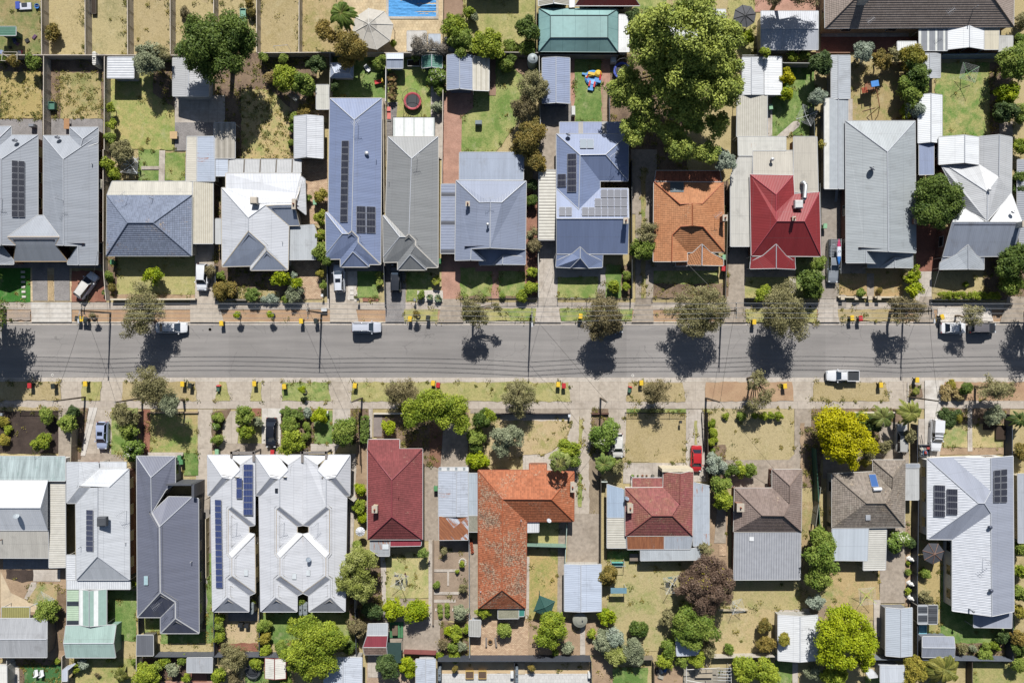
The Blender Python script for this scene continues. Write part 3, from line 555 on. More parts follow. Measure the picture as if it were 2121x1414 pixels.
def build(name, label, cat, roofs, wall, group=None, windows=True, base=None):
    """one building: an Empty that carries walls (> window > pane), roof (> ridge_capping, gutter)"""
    allw = []
    for r in roofs:
        r['W'] = {k: Q(r['t'], *v) for k, v in r['V'].items()}; allw += list(r['W'].values())
    c = sum(allw, Vector())/len(allw); c.z = 0
    root = thing(name, label, cat, c, group); hits = []
    others = []
    for r in roofs:
        r['FP'] = []
        for f, mi in r['F']:
            pts = [r['W'][k] for k in f]
            n, u, v = frame_of(pts)
            if n.z < 0: f = f[::-1]; pts = pts[::-1]; n, u, v = frame_of(pts)
            r['FP'].append((f, pts, mi, n, u, v)); hits.append((pts, n)); others.append((r, pts))
    for r in roofs:
        mats = list(r['mat']) if isinstance(r['mat'], (list, tuple)) else [r['mat']]
        m = MB(); o0 = r['FP'][0][1][0]
        for f, pts, mi, n, u, v in r['FP']:
            loc = [((p-o0).dot(u), (p-o0).dot(v)) for p in pts]; org = o0 + n*((pts[0]-o0).dot(n))
            if r['step']:
                h = .34; lo = min(q[1] for q in loc); hi = max(q[1] for q in loc); k = math.floor(lo/h)
                while k*h < hi:
                    b = clip_band(loc, k*h, (k+1)*h)
                    if b:
                        m.poly([org + u*q[0] + v*q[1] + n*(.05*(1-(q[1]-k*h)/h)) for q in b], b, mi)
                    k += 1
            else:
                for i in range(1, len(pts)-1): pass
                m.poly(pts, loc, mi)
        ro = m.build(r['name'], mats if len(mats) > 1 else mats[0], root)
        # edges
        use = {}
        for fi, (f, pts, *_r) in enumerate(r['FP']):
            for i in range(len(f)): use.setdefault(frozenset((f[i], f[(i+1) % len(f)])), []).append((fi, f[i], f[(i+1) % len(f)]))
        ext = []; capm = MB(); gut = MB(); ncap = ngut = 0
        for key, us in use.items():
            a, b = r['W'][us[0][1]], r['W'][us[0][2]]; d = b-a; L = d.length
            if L < .15: continue
            if len(us) == 2:
                f0, f1 = r['FP'][us[0][0]], r['FP'][us[1][0]]; cen = sum(f1[1], Vector())/len(f1[1])
                if (cen-a).dot(f0[3]) < -.02:
                    up = Vector((0, 0, .03 + (.05 if r['step'] else 0)))
                    capm.tube(a+up, b+up, .085 if r['step'] else .07, n=6); ncap += 1
                continue
            f0 = r['FP'][us[0][0]]; mid = (a+b)/2; out = Vector((d.y, -d.x, 0))
            if out.length < 1e-4: continue
            out.normalize(); pr = mid + out*.2
            if any(rr is r and pp is not f0[1] and in_poly(pr, pp) for rr, pp in others): continue
            ext.append((a, b, out)); gut.tube(a + out*.05 - Vector((0, 0, .04)), b + out*.05 - Vector((0, 0, .04)), .065, n=5); ngut += 1
        if ncap: capm.build('ridge_capping', r['cap'] or plain('#c4c8d0', .4, 0, .3, .05), ro)
        if ngut: gut.build('gutter', trim_mat(r['trim']), ro)
        if r['sup'] == 'wall':
            wm = MB(); wl = []; ins = r['inset']
            for a, b, out in ext:
                d = (b-a); d2 = Vector((d.x, d.y, 0)); L = d2.length
                if L < .05: continue
                d2 /= L; cut = [0, 0]
                for e, (P0, sgn) in enumerate(((a, -1), (b, 1))):
                    for a2, b2, out2 in ext:
                        q = b2 if e == 0 else a2
                        if (a2 is a and b2 is b) or (q-P0).length > .5: continue
                        dd = Vector(((b2-a2).x, (b2-a2).y, 0)).normalized()
                        p_, n_ = (dd, d2) if e == 0 else (d2, dd)
                        ang = math.atan2(p_.x*n_.y-p_.y*n_.x, p_.dot(n_)); cut[e] = max(-1.2, min(1.2, ins*math.tan(max(-1.3, min(1.3, ang/2))))); break
                A = Vector((a.x, a.y, 0)) - out*ins + d2*cut[0]; B = Vector((b.x, b.y, 0)) - out*ins - d2*cut[1]
                if (B-A).dot(d2) < .05: continue
                za, zb = a.z-.06, b.z-.06
                wm.poly([A, B, Vector((B.x, B.y, zb)), Vector((A.x, A.y, za))], [(0, 0), (L, 0), (L, zb), (0, za)]); wl.append((A, B, d2, out, min(za, zb)))
            if wl:
                wo = wm.build('wall', r['wall'] or wall, root)
                if windows:
                    for A, B, d2, out, zt in wl:
                        L = (B-A).length
                        if L < 2.6 or zt < 1.9: continue
                        n = max(1, min(4, int(L/3.6)))
                        for k in range(n):
                            if cat == 'shed' and k: break
                            q = A + (B-A)*((k+.5)/n); ww = min(1.7, L*.4/n+.5); hh = 1.15; zc = 1.5 if zt > 2.2 else 1.2
                            Mx = Matrix((d2, out, (0, 0, 1))).transposed()
                            fr = MB(); fr.box(q + out*.02 + Vector((0, 0, zc)), (ww, .09, hh), Mx)
                            fo = fr.build('window', trim_mat(WIN_FR), wo)
                            pn = MB(); pn.box(q + out*.045 + Vector((0, 0, zc)), (ww-.14, .06, hh-.14), Mx); pn.build('pane', glass(), fo)
        elif r['sup'] == 'post':
            seen = []
            for a, b, out in ext:
                for q in (a, b):
                    if any((q-s).length < .6 for s in seen): continue
                    seen.append(q)
                    pm = MB(); cc = sum(r['W'].values(), Vector())/len(r['W']); dirv = Vector((cc.x-q.x, cc.y-q.y, 0)).normalized()*.15
                    pm.box(Vector((q.x, q.y, (q.z-.06)/2)) + dirv, (.1, .1, q.z-.06)); pm.build('post', trim_mat('#cfcac0'), root)
    return dict(o=root, hits=hits)
def hit(h, t, X, Y):
    g = Q(t, X, Y); o = Vector((0, 0, H_)); d = g-o; best = None
    for pts, n in h['hits']:
        dn = d.dot(n)
        if abs(dn) < 1e-6: continue
        k = (pts[0]-o).dot(n)/dn; p = o + d*k
        if in_poly(p, pts) and (best is None or p.z > best[0].z): best = (p, n)
    return best or (Q(t, X, Y, 2.5), Vector((0, 0, 1)))
def onplane(h, t, X, Y, ref):
    o = Vector((0, 0, H_)); d = Q(t, X, Y)-o; p0, n = ref; return o + d*((p0-o).dot(n)/d.dot(n))
def house(label, roofs, wall, **k): return build('house', label, 'house', roofs, wall, **k)
def shed(label, roofs, wall, name='shed', cat='shed', **k): return build(name, label, cat, roofs, wall, windows=k.pop('windows', False), **k)
NAVY = '#1c2030'; BLUEP = '#27386e'
def solar(h, t, s, nx, ny, c=NAVY, line='#8f93a3'):
    a = list(map(float, s.split())); ct = (sum(a[::2])/4, sum(a[1::2])/4); ref = hit(h, t, *ct); n = ref[1]
    A, B, C, D = [onplane(h, t, a[2*i], a[2*i+1], ref) for i in range(4)]
    mat = panelmat(c, line); fr = plain('#b9bcc2', .4, .3)
    bl = lambda u, v: (A*(1-u)+B*u)*(1-v) + (D*(1-u)+C*u)*v
    g = .035
    for i in range(nx):
        for j in range(ny):
            q = [bl((i+g*1.0)/nx, (j+g)/ny), bl((i+1-g*1.0)/nx, (j+g)/ny), bl((i+1-g*1.0)/nx, (j+1-g)/ny), bl((i+g*1.0)/nx, (j+1-g)/ny)]
            up = [p + n*.19 for p in q]; lo = [p + n*.14 for p in q]; m = MB()
            m.quad(up[3], up[2], up[1], up[0], 0, False)
            for k in range(4): m.quad(lo[k], lo[(k+1) % 4], up[(k+1) % 4], up[k], 1)
            m.build('solar_panel', [mat, fr], h['o'])
    rm = MB()
    for v in (.25, .75):
        rm.tube(bl(-.01, v)+n*.1, bl(1.01, v)+n*.1, .035, n=4)
    rm.build('mounting_rail', fr, h['o'])
def skylight(h, t, x0, y0, x1, y1, c='#dfe6ea'):
    ref = hit(h, t, (x0+x1)/2, (y0+y1)/2); n = ref[1]
    q = [onplane(h, t, X, Y, ref) for X, Y in R4(x0, y0, x1, y1)]; m = MB()
    up = [p + n*.12 for p in q]; m.quad(up[3], up[2], up[1], up[0], 0)
    for k in range(4): m.quad(q[k], q[(k+1) % 4], up[(k+1) % 4], up[k], 1)
    m.build('skylight', [plain(c, .2, 0, .6), plain('#9fa3a6')], h['o'])
def chimney(h, t, X, Y, w=34, d=40, ht=1.6, c=('#9c6248', '#b0785a'), pot=True):
    p, n = hit(h, t, X, Y); m = MB(); sx, sy = w*MPZ, d*MPZ
    m.box((p.x, p.y, p.z-.6+(ht+.6)/2), (sx, sy, ht+.6)); co = m.build('chimney', brickwall(*c), h['o'])
    m = MB(); m.box((p.x, p.y, p.z+ht+.06), (sx+.16, sy+.16, .12)); m.build('chimney_cap', plain('#c4b8a6'), co)
    if pot: m = MB(); m.lathe((p.x, p.y, p.z+ht+.12), [(.14, 0), (.12, .35), (.09, .35), (.09, .1), (.001, .1)], 10); m.build('chimney_pot', plain('#b5623f'), co)
def cooler(h, t, X, Y, c='#cbbfae', s=60):
    p, n = hit(h, t, X, Y); w = s*MPZ; m = MB()
    m.box((p.x, p.y, p.z+.2), (w*.55, w*.55, .6)); m.box((p.x, p.y, p.z+.72), (w, w, .62)); m.box((p.x, p.y, p.z+1.08), (w, w, .14), taper=.8)
    o = m.build('evaporative_cooler', plain(c), h['o'], bevel=.05)
    m = MB()
    for i in range(4): m.box((p.x, p.y-w/2-.005, p.z+.5+i*.12), (w*.8, .03, .04))
    m.build('vent_louvre', plain('#5b5a58'), o)
def vent(h, t, X, Y, r=.06, ht=.5, c='#d5d6d8', cap=False):
    p, n = hit(h, t, X, Y); m = MB(); m.tube(p-Vector((0, 0, .15)), p+Vector((0, 0, ht)), r, n=8)
    if cap: m.lathe(p+Vector((0, 0, ht-.06)), [(r*1.2, 0), (r*2.1, .1), (r*2.1, .25), (r*1.1, .36), (.001, .38)], 10)
    m.build('vent_pipe', plain(c, .4, .3), h['o'], smooth=cap)
def antenna(h, t, X, Y, ht=2.0, a=0.6, n=6):
    p, _ = hit(h, t, X, Y); m = MB(); top = p+Vector((0, 0, ht)); m.tube(p-Vector((0, 0, .1)), top, .025, n=5)
    d = Vector((math.cos(a), math.sin(a), 0)); e = Vector((-d.y, d.x, 0)); m.tube(top-d*.7, top+d*.7, .02, n=4)
    for i in range(n):
        q = top - d*.65 + d*1.3*i/(n-1); l = .55-.04*i; m.tube(q-e*l, q+e*l, .012, n=4)
    m.build('antenna', plain('#c9cbd0', .4, .5), h['o'])
def dish(h, t, X, Y, r=.42, c='#4d5360'):
    p, _ = hit(h, t, X, Y); m = MB(); b = p+Vector((0, 0, .55)); m.tube(p-Vector((0, 0, .1)), b, .03, n=6)
    ax = Vector((.35, .75, .65)).normalized(); q = ax.to_track_quat('Z', 'Y').to_matrix()
    m.lathe(b+ax*.05, [(.02, 0), (r*.5, .03), (r*.85, .09), (r, .14)], 16, M=q); m.tube(b-q@Vector((0, r*.8, -.1)), b+ax*.5, .012, n=4); m.box(b+ax*.5, (.08, .08, .1), q)
    m.build('satellite_dish', plain(c, .5), h['o'], smooth=True)
BRICKR = brickwall('#8a4a35', '#7a3f2e'); BRICKC = brickwall('#b59a7c', '#a68a6c'); REND = plain('#d6cfc2', .8); CREAMW = plain('#d9cdb2', .8); WHITEW = plain('#e6e4de', .7); GREYW = plain('#a3a29f', .8)
def cw(c): return ribbed(c)
# ------------------------------------------------------------------ northern row of houses, west to east
GM = metal('#a0a6b0', .25, dirt=.05)
h = house('wide grey metal roofed pair of joined units at the left edge above the road', [
  R('B1', GM, 'a 335 -128 2.7 u -310 -128 2.7 v -310 1017 2.7 f 12 85 4.9 g 12 842 4.9 i 140 845 3.98 k 65 775 4.54 j 335 585 2.7', 'auf uvgf afgikj'),
  R('B1', GM, 'A 385 -123 2.7 B 868 -123 2.7 F 562 85 4.9 H 565 848 4.9 N 490 845 3.98 L 525 775 4.5 J 385 585 2.7 K 692 852 3.98 G 697 1020 3.95 M 868 1020 2.7 l 600 1018 3.1 m 600 992 3.1', 'ABF AFHNLJ BMGKHF KGlm'),
  R('B1', metal('#a0a6b0', .25, dirt=.05), 'k 65 775 4.56 l 525 775 4.56 n 490 845 4.0 m 600 990 2.72 o 120 990 2.72 i 140 845 4.0', 'klnmoi', trim='#c9a87a'),
  R('B1', GM, 'k 65 775 4.57 l 525 775 4.57 q 385 585 2.75 p 335 585 2.75', 'pqlk', sup='none'),
  R('B1', GM, 'a 12 850 3.9 b 120 985 3.0 c 120 1017 3.0 d -60 1017 3.9 e -300 1017 2.7 f -300 850 2.7', 'abcd adef'),
  R('B1', GM, 'c 100 -205 2.75 d -160 -205 2.75 e -10 -100 3.7 f -10 40 3.75 g 100 -120 2.75', 'cde cefg', sup='none'),
  R('B1', GM, 'c 620 -198 2.75 d 872 -198 2.75 e 735 -95 3.7 f 712 -8 3.75 g 620 -120 2.75 h 868 -60 2.75', 'cde cefg dhfe')], BRICKR)
solar(h, 'B1', '104 95 222 103 222 602 103 600', 2, 9, '#20222c')
for x, y in ((155, -62), (530, -90)): dish(h, 'B1', x, y)
for x, y in ((25, 440), (565, 455)): antenna(h, 'B1', x, y)
vent(h, 'B1', 822, 130)
h = house('blue-grey tiled hip roof house with cream patio roof behind and ribbed cream carport', [
  R('B1', tile('#8590a6', '#7c869c', .25, .1), 'a 950 405 2.8 b 1703 405 2.8 c 1700 942 2.8 d 945 942 2.8 r 1135 650 4.8 s 1362 650 4.8', 'absr bcs cdrs dar', step=True, trim='#cfcfc8', cap=plain('#6f7b92')),
  FL('B1', metal('#d9d4c6', .3), '995 283 1705 283 1703 403 950 403', [2.35, 2.35, 2.65, 2.65]),
  FL('B1', striped('#e0dac8', '#b5ab96', .3, .4, .3, True), '1712 285 1890 285 1890 833 1710 833', [2.5, 2.4, 2.4, 2.5], name='carport_roof')], CREAMW)
antenna(h, 'B1', 1140, 420); vent(h, 'B1', 1360, 440, .04, 1.2, '#3a3d48')
h = shed('weathered pale iron lean-to with rusty screw rows behind the blue tiled house', [
  FL('B1', metal('#ddd6c6', .3), '1660 -115 1748 -115 1745 278 1650 278', [2.3, 2.5, 2.5, 2.3], sup='wall', name='roof'),
  FL('B1', metal('#b9c4d6', .3, .22), '1748 -115 1905 -118 1905 280 1745 280', [2.5, 2.6, 2.6, 2.5], sup='wall', name='roof'),
  FL('B2', metal('#c3cddd', .3), '107 82 222 82 222 234 107 234', [2.5, 2.3, 2.3, 2.5], sup='post', name='roof'),
  FL('A2', striped('#b9b2a5', '#a29b8e', .9, .5, .3, True), '102 1090 285 1090 285 1405 102 1405', [2.6, 2.3, 2.3, 2.6], sup='post', name='roof')], REND)
WM = metal('#d8dbe2', .25, dirt=.05)
h = house('white metal hip roof house with beige rooftop cooler and brick chimney', [
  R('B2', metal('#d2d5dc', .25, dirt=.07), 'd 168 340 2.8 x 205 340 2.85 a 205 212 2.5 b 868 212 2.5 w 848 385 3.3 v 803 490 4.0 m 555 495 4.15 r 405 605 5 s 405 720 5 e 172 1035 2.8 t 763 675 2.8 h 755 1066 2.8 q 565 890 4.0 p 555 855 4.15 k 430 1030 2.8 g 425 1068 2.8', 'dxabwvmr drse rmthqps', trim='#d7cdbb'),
  R('B2', metal('#9aa4b8', .25, dirt=.06), 'm 557 496 4.13 v 805 492 4.13 n 822 540 3.9 c 858 672 2.8 t 765 674 2.8 s 405 722 4.97 p 555 856 4.13 k 430 1032 2.8 e 172 1037 2.8 q 565 891 3.98 h 755 1068 2.8 g 425 1070 2.8', 'mvnct spke qhg', trim='#d7cdbb'),  # south faces: same white roofing, shade put into a darker blue-grey
  R('B2', metal('#dfe2e8', .25), 'p 557 857 4.1 q 566 892 4.0 g 425 1070 2.8 k 424 1032 2.8', 'pqgk', sup='none'),
  FL('B2', metal('#e6e7ea', .25), '870 235 906 262 915 577 806 492', [2.75, 2.4, 2.4, 3.9], name='roof', sup='wall'),
  FL('B2', striped('#bfc0c1', '#6d655b', 2.6, .09), '228 88 870 88 870 204 228 204', [2.2, 2.2, 2.5, 2.5]),
  FL('B2', metal('#bdc2c6', .3), '767 684 985 666 1010 745 1000 974 768 976', 2.35, name='carport_roof'),
  FL('B2', metal('#c9cbca', .3), '113 615 163 615 163 834 113 834', 2.2, name='awning')], REND)
cooler(h, 'B2', 472, 462); chimney(h, 'B2', 818, 490, 26, 80, .6); vent(h, 'B2', 710, 820, .04, .6)
def townhouse(label, mat, dk, x, yb, dx, dy, extra, wall):
    s = lambda a: ' '.join(f'{k} {v[0]+dx} {v[1]+dy} {v[2]}' for k, v in a.items())
    V = dict(a=(1130-1130+x[0]-dx, yb-dy, 2.7), b=(x[1]-dx, yb-dy, 2.7), r=((x[0]+x[1])/2-dx-14, yb+192-dy, 4.5), u=(1322, 722, 4.5), c=(1290, 748, 4.25), w=(1115, 560, 2.7), x=(1380, 780, 4.13), y=(1380, 825, 4.13), z=(1578, 1018, 2.7),
             A=(1090, 558, 2.7), D=(1240, 748, 4.2), E=(1095, 925, 2.7), f=(1222, 970, 2.7), e=(1098, 972, 2.7), q=(1332, 908, 3.75), g=(1222, 1040, 2.65), k=(1478, 1018, 2.7), l=(1340, 885, 3.78), m=(1475, 1040, 2.65))
    return house(label, [R('B2', mat, s(V), 'abr arucw bruxyz', trim='#d9d3c9'), R('B2', mat, s(V), 'AwcD ADE DcuxfeE:1 xyqgf yzkl:1 lkmq qmg:1'.replace(':1', ''), trim='#d9d3c9')] + extra, wall)
BL = metal('#8190b4', .25, dirt=.05)
h = townhouse('long narrow slate blue metal roof house with a column of black solar panels', BL, None, (1128, 1588), -455, 0, 0, [], CREAMW)
solar(h, 'B2', '1236 -78 1305 -78 1293 645 1221 645', 1, 12); solar(h, 'B2', '1358 500 1535 507 1535 743 1358 738', 2, 4)
antenna(h, 'B2', 1385, -210); vent(h, 'B2', 1458, 38, .16, .25, '#d5d6d8', True); vent(h, 'B2', 1542, 95, .04, .7)
h = townhouse('long narrow mid grey metal roof house with white patio roof at its back', metal('#929495', .25, dirt=.05), None, (1645, 2088), -113, 508, 27, [FL('A2', striped('#f2f3f3', '#d5dbd6', 1.6, .2, .25), '1690 1045 2055 1045 2055 1212 1690 1212', 2.5, trim='#4d5053')], CREAMW)
antenna(h, 'B3', 105, 85); vent(h, 'B2', 1655, 290, .04, .7)
BG = metal('#8d97ae', .25, dirt=.05)
h = house('square blue-grey metal roof house with side carport and twin front porch gables', [
  R('B3', BG, 'a 450 275 2.8 b 1070 280 2.8 r 657 470 4.7 s 852 470 4.7 T 752 468 5.05 U 750 870 5.05 V 583 878 4.0 W 578 978 4.0 d 440 982 2.8 X 710 982 3.0 c 1063 885 2.8', 'absTr arTUVWd VXW bcUTs'),
  R('B3', BG, 'a 585 885 2.95 b 1063 890 2.7 c 1063 1020 2.3 d 655 1022 2.3 e 655 985 2.5', 'abcde', sup='post', name='porch_roof'),
  R('B3', BG, 'a 775 1017 2.4 b 865 940 3.1 c 860 1016 3.1 d 1063 950 2.45 e 1063 1018 2.4', 'abc bdec', sup='post', name='porch_roof'),
  FL('B3', metal('#98a4b9', .25), '480 25 1048 25 1045 268 478 268', [2.4, 2.4, 2.75, 2.75], sup='wall'),
  FL('B3', striped('#8b95ad', '#4b4f5c', 4.6, .14, .25, True), '318 307 440 305 435 920 312 920', 2.5, name='carport_roof')], BRICKR)
chimney(h, 'B3', 555, 490, 28, 34, .9, ('#cfd2d4', '#c4c7ca')); vent(h, 'B3', 730, 668, .12, .5, '#d7d9dc', True); antenna(h, 'B3', 752, 450, 2.2, .1)
NB = metal('#7f8fb4', .25, dirt=.05)
h = house('vivid blue metal roof house with silver framed solar panels and striped side carport', [
  R('B3', NB, 'a 1340 -138 2.8 b 1978 -138 2.8 c 1775 45 4.4 d 1548 48 4.4 e 1974 278 2.8 f 1725 278 2.8 g 1725 345 2.8 h 1537 530 4.4 i 1340 345 2.8 j 1975 345 2.8 k 1980 612 5.0 l 1342 612 5.0 m 1342 925 2.8 n 1970 925 2.8', 'abcd adhi dfgh dcef bec ihgjkl lknm'),
  FL('B3', striped('#8794b8', '#a6a29d', 3.8, .2), '1368 -243 1980 -243 1980 -140 1368 -140', [2.4, 2.4, 2.7, 2.7]),
  R('B3', NB, 'a 1342 928 2.75 b 1750 930 2.75 c 1745 1042 2.3 d 1335 1040 2.3', 'abcd', sup='post', name='porch_roof'),
  R('B3', NB, 'a 1550 865 3.6 b 1480 925 3.0 c 1338 988 2.5 d 1335 1041 2.36 e 1465 1048 2.36 f 1550 962 3.5 g 1610 925 3.0 h 1745 990 2.5 i 1746 1043 2.36 k 1622 1050 2.36', 'abcdef agfkih fke'.replace('agfkih', 'aghikf'), sup='none', name='porch_gable'),
  FL('B3', striped('#e3dfd2', '#a9a49a', .5, .45, .25, True), '1185 180 1335 182 1335 800 1182 800', 2.5, name='carport_roof')], BRICKC)
for s, a, b in (('1435 38 1522 35 1522 378 1433 380', 1, 6), ('1348 218 1430 215 1430 330 1347 332', 1, 2)): solar(h, 'B3', s, a, b, '#1d2033')
for s, a, b in (('1731 355 1969 355 1969 432 1731 432', 4, 1), ('1677 435 1968 435 1968 512 1677 512', 5, 1), ('1564 514 1968 514 1968 594 1564 594', 7, 1), ('1361 512 1477 512 1477 594 1361 594', 2, 1)): solar(h, 'B3', s, a, b, '#565a68', '#9a9da8')  # sun glare on these panels is put into paler cell colours
solar(h, 'B3', '1545 -92 1670 -90 1672 -4 1546 -4', 2, 1, '#8b98a6', '#8b98a6'); chimney(h, 'B3', 1945, 640, 34, 44, 1.0, ('#e2e4e6', '#d8dadd')); antenna(h, 'B3', 1830, 70); dish(h, 'B3', 1437, -115)
h = house('orange terracotta tiled house in the northern row beside the tall chimney shadow', [
  R('B4', tile('#c48658', '#b8784a', .12, .1), 'a 405 285 2.8 b 1022 290 2.8 r 637 485 4.45 s 832 482 4.45 T 742 480 4.85 U 742 676 4.85 g 640 683 4.45 h 838 683 4.45 p 567 757 3.95 P 562 992 3.95 d 400 992 2.8 q 700 912 2.95 Q 702 988 2.95 c 1028 908 2.8', 'absTr arTUgpPd bchUTs ghcqp ghU'.replace('ghU', 'Uhg') + ' pqQP', step=True, trim='#d9d5cf', cap=plain('#b8653c')),
  R('B4', tile('#c48658', '#b8784a', .12, .1), 'a 832 840 3.6 b 752 915 2.95 c 705 930 2.7 d 702 1022 2.4 e 830 1025 3.1 f 905 912 2.95 g 1020 972 2.5 h 1022 1028 2.4', 'abcde afghe', sup='post', step=True, name='porch_roof', trim='#d9d5cf'),
  R('B4', tile('#a9714c'), 'a 600 992 2.5 b 702 990 2.5 c 702 1030 2.35 d 600 1032 2.35', 'abcd', sup='post', name='porch_roof'),
  R('B4', tile('#a8603f', '#9a5638'), 'a 425 188 2.35 b 988 190 2.35 c 1003 285 2.75 d 412 283 2.75', 'abcd', step=True, name='rear_roof')], BRICKC)
chimney(h, 'B4', 1003, 625, 34, 46, 1.9); antenna(h, 'B4', 945, 600); skylight(h, 'B4', 548, 290, 668, 380, '#5c6a72')
RED = metal('#962a2e', .25, dirt=.08, stain='#a84a55')
h = house('bright crimson metal roof house with grey duct and white rooftop cooler', [
  R('B4', RED, 'a 1258 222 2.8 b 1640 230 2.8 r 1488 400 4.6 m 1488 552 4.6 g 1495 636 5.2 d 1270 942 2.8 k 1650 395 2.9 e 1872 378 2.8 f 1740 636 5.2 h 1885 947 2.8', 'abr armgd brmk kefgm ehf gfhd', trim='#d8d4d2', cap=plain('#b04552')),
  R('B4', RED, 'a 1268 942 2.75 b 1655 944 2.75 c 1655 1050 2.3 d 1262 1050 2.3', 'abcd', sup='post', name='porch_roof'),
  R('B4', RED, 'a 1490 840 3.75 b 1375 940 2.9 c 1262 995 2.5 d 1258 1056 2.36 e 1490 1052 3.1 f 1577 942 2.9 g 1655 995 2.5 h 1660 1060 2.36', 'abcde afghe', sup='none', name='porch_gable'),
  FL('B4', metal('#c5beb0', .3), '1645 -113 1850 -113 1862 378 1645 378', [2.5, 2.5, 2.8, 2.8], name='rear_roof', sup='wall'),
  FL('B4', metal('#c9c2b4', .3), '1285 10 1640 10 1640 232 1285 218', [2.4, 2.4, 2.75, 2.75], name='rear_roof', sup='wall'),
  FL('B4', metal('#d5d3ca', .3, .12), '1152 -113 1575 -113 1575 8 1280 8 1280 52 1155 52', 2.45, name='rear_roof'),
  FL('B4', metal('#ccc9c0', .3), '1155 70 1275 70 1252 858 1085 858 1085 240', 2.4, name='carport_roof')], BRICKR)
cooler(h, 'B4', 1668, 495, '#d5d5d2', 70); vent(h, 'B4', 1442, 95, .14, .6, '#d9dbdd', True); chimney(h, 'B4', 1633, 618, 22, 30, .6)
mm = MB(); a0 = hit(h, 'B4', 1715, 300)[0]; a1 = hit(h, 'B4', 1725, 440)[0]; mm.chain([a0+Vector((0, 0, .1)), a0+Vector((0, 0, .7)), a0+Vector((.2, -.5, 1.0)), a1+Vector((0, 0, .7)), a1-Vector((0, 0, .3))], .32, 10); mm.build('duct', plain('#aeb3b7', .4, .4), h['o'])
GG = metal('#adb4b8', .25, dirt=.08)
h = house('long plain sage grey metal roof house with black dish and two small porch gables', [
  R('B5', GG, 'a 302 -253 2.8 b 918 -253 2.8 c 925 915 2.8 d 308 1003 2.8 r 672 20 5.0 s 680 902 5.0 p 485 893 3.85 P 482 1003 3.85 f 577 1008 3.0', 'abr arspPd bcsr pfP'),
  R('B5', GG, 'a 490 908 2.95 b 897 908 2.7 c 897 1045 2.3 d 500 1045 2.3', 'abcd', sup='post', name='porch_roof'),
  R('B5', GG, 'a 738 958 3.1 b 612 1046 2.38 c 737 1044 3.05 d 897 968 2.5 e 898 1048 2.38', 'abc adec', sup='none', name='porch_gable')], BRICKR)
dish(h, 'B5', 515, 185, .5, '#2b3140'); chimney(h, 'B5', 905, 640, 40, 45, .9)
h = shed('long grey gable carport with pale skylight sheets beside the sage grey house', [
  GAB('A5', metal('#b9bfc6', .3), 175, 493, 342, 876, 'y', 237, 2.4, 2.75), GAB('A5', striped('#b3bac0', '#e3e2da', 4.6, .16, .3, True), 115, 874, 322, 1675, 'y', 237, 2.3, 2.65)], GREYW, name='carport', cat='carport')
LG = metal('#c6c8cb', .3, dirt=.06); WH = metal('#eceff2', .3, dirt=.05)
h = house('pale grey rambling metal roof house with white chimney at the right edge above the road', [
  GAB('A5', WH, 1130, 1218, 1485, 1460, 'y', 1358, 3.0, 3.8, 18),
  R('B5', LG, 'A 1155 145 2.8 x 1200 143 2.8 B 1485 128 2.8 C 1662 240 4.4 D 1560 378 4.6 E 1558 635 4.6 G 1345 515 2.9 J 1778 -110 2.8 K 1772 388 2.8 L 1668 -130 4.4 N 1485 -113 2.8', 'xBCD AxDEG KEDCLJ'.replace('KEDCLJ', 'JLCDEK') + ' NLCB', trim='#e2e3e3'),
  R('B5', WH, 'K 1772 388 2.85 M 1868 642 4.62 w 1585 640 4.62', 'KMw', sup='none'), R('B5', WH, 'G 1345 515 2.95 e 1530 638 4.62 f 1250 640 4.62', 'Gef', sup='none'),  # north faces: same roofing, sun brightness put into the white
  R('B5', metal('#9ca4b4', .3), 'a 1250 643 4.62 b 1868 643 4.62 c 1785 945 2.8 d 1165 950 2.8', 'abcd'),  # south face of that gable: shade put into a darker grey
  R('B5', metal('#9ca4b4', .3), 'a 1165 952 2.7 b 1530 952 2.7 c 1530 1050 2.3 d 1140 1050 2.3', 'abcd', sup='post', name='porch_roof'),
  R('B5', metal('#b9c0c8', .3), 'a 1390 845 3.6 b 1290 928 2.95 c 1140 1005 2.5 d 1135 1062 2.36 e 1390 1058 3.05 f 1465 940 2.95 g 1530 985 2.5 h 1530 1062 2.36', 'abcde afghe', sup='none', name='porch_gable')], BRICKR)
chimney(h, 'B5', 1830, 672, 34, 44, 1.4, ('#e4e2de', '#dcd9d4')); dish(h, 'B5', 1755, 570, .36, '#3a4152'); vent(h, 'B5', 1562, 360, .12, .4, '#e2e3e5', True)
h = shed('long white gabled carport and blue awning between sage and pale grey houses', [GAB('A5', WH, 945, 845, 1158, 1270, 'y', 1060, 2.5, 3.0, 12), FL('A5', metal('#93a0bf', .3), '955 1275 1085 1268 1085 1548 955 1552', 2.4)], GREYW, name='carport', cat='carport')
h = shed('ribbed grey carport roof running off the right edge behind the pale grey house', [FL('B5', striped('#b9bcc2', '#8b8f99', .3, .45, .3, True), '1828 90 2010 90 2010 890 1850 890 1825 500', 2.5, name='carport_roof')], GREYW, name='carport', cat='carport')
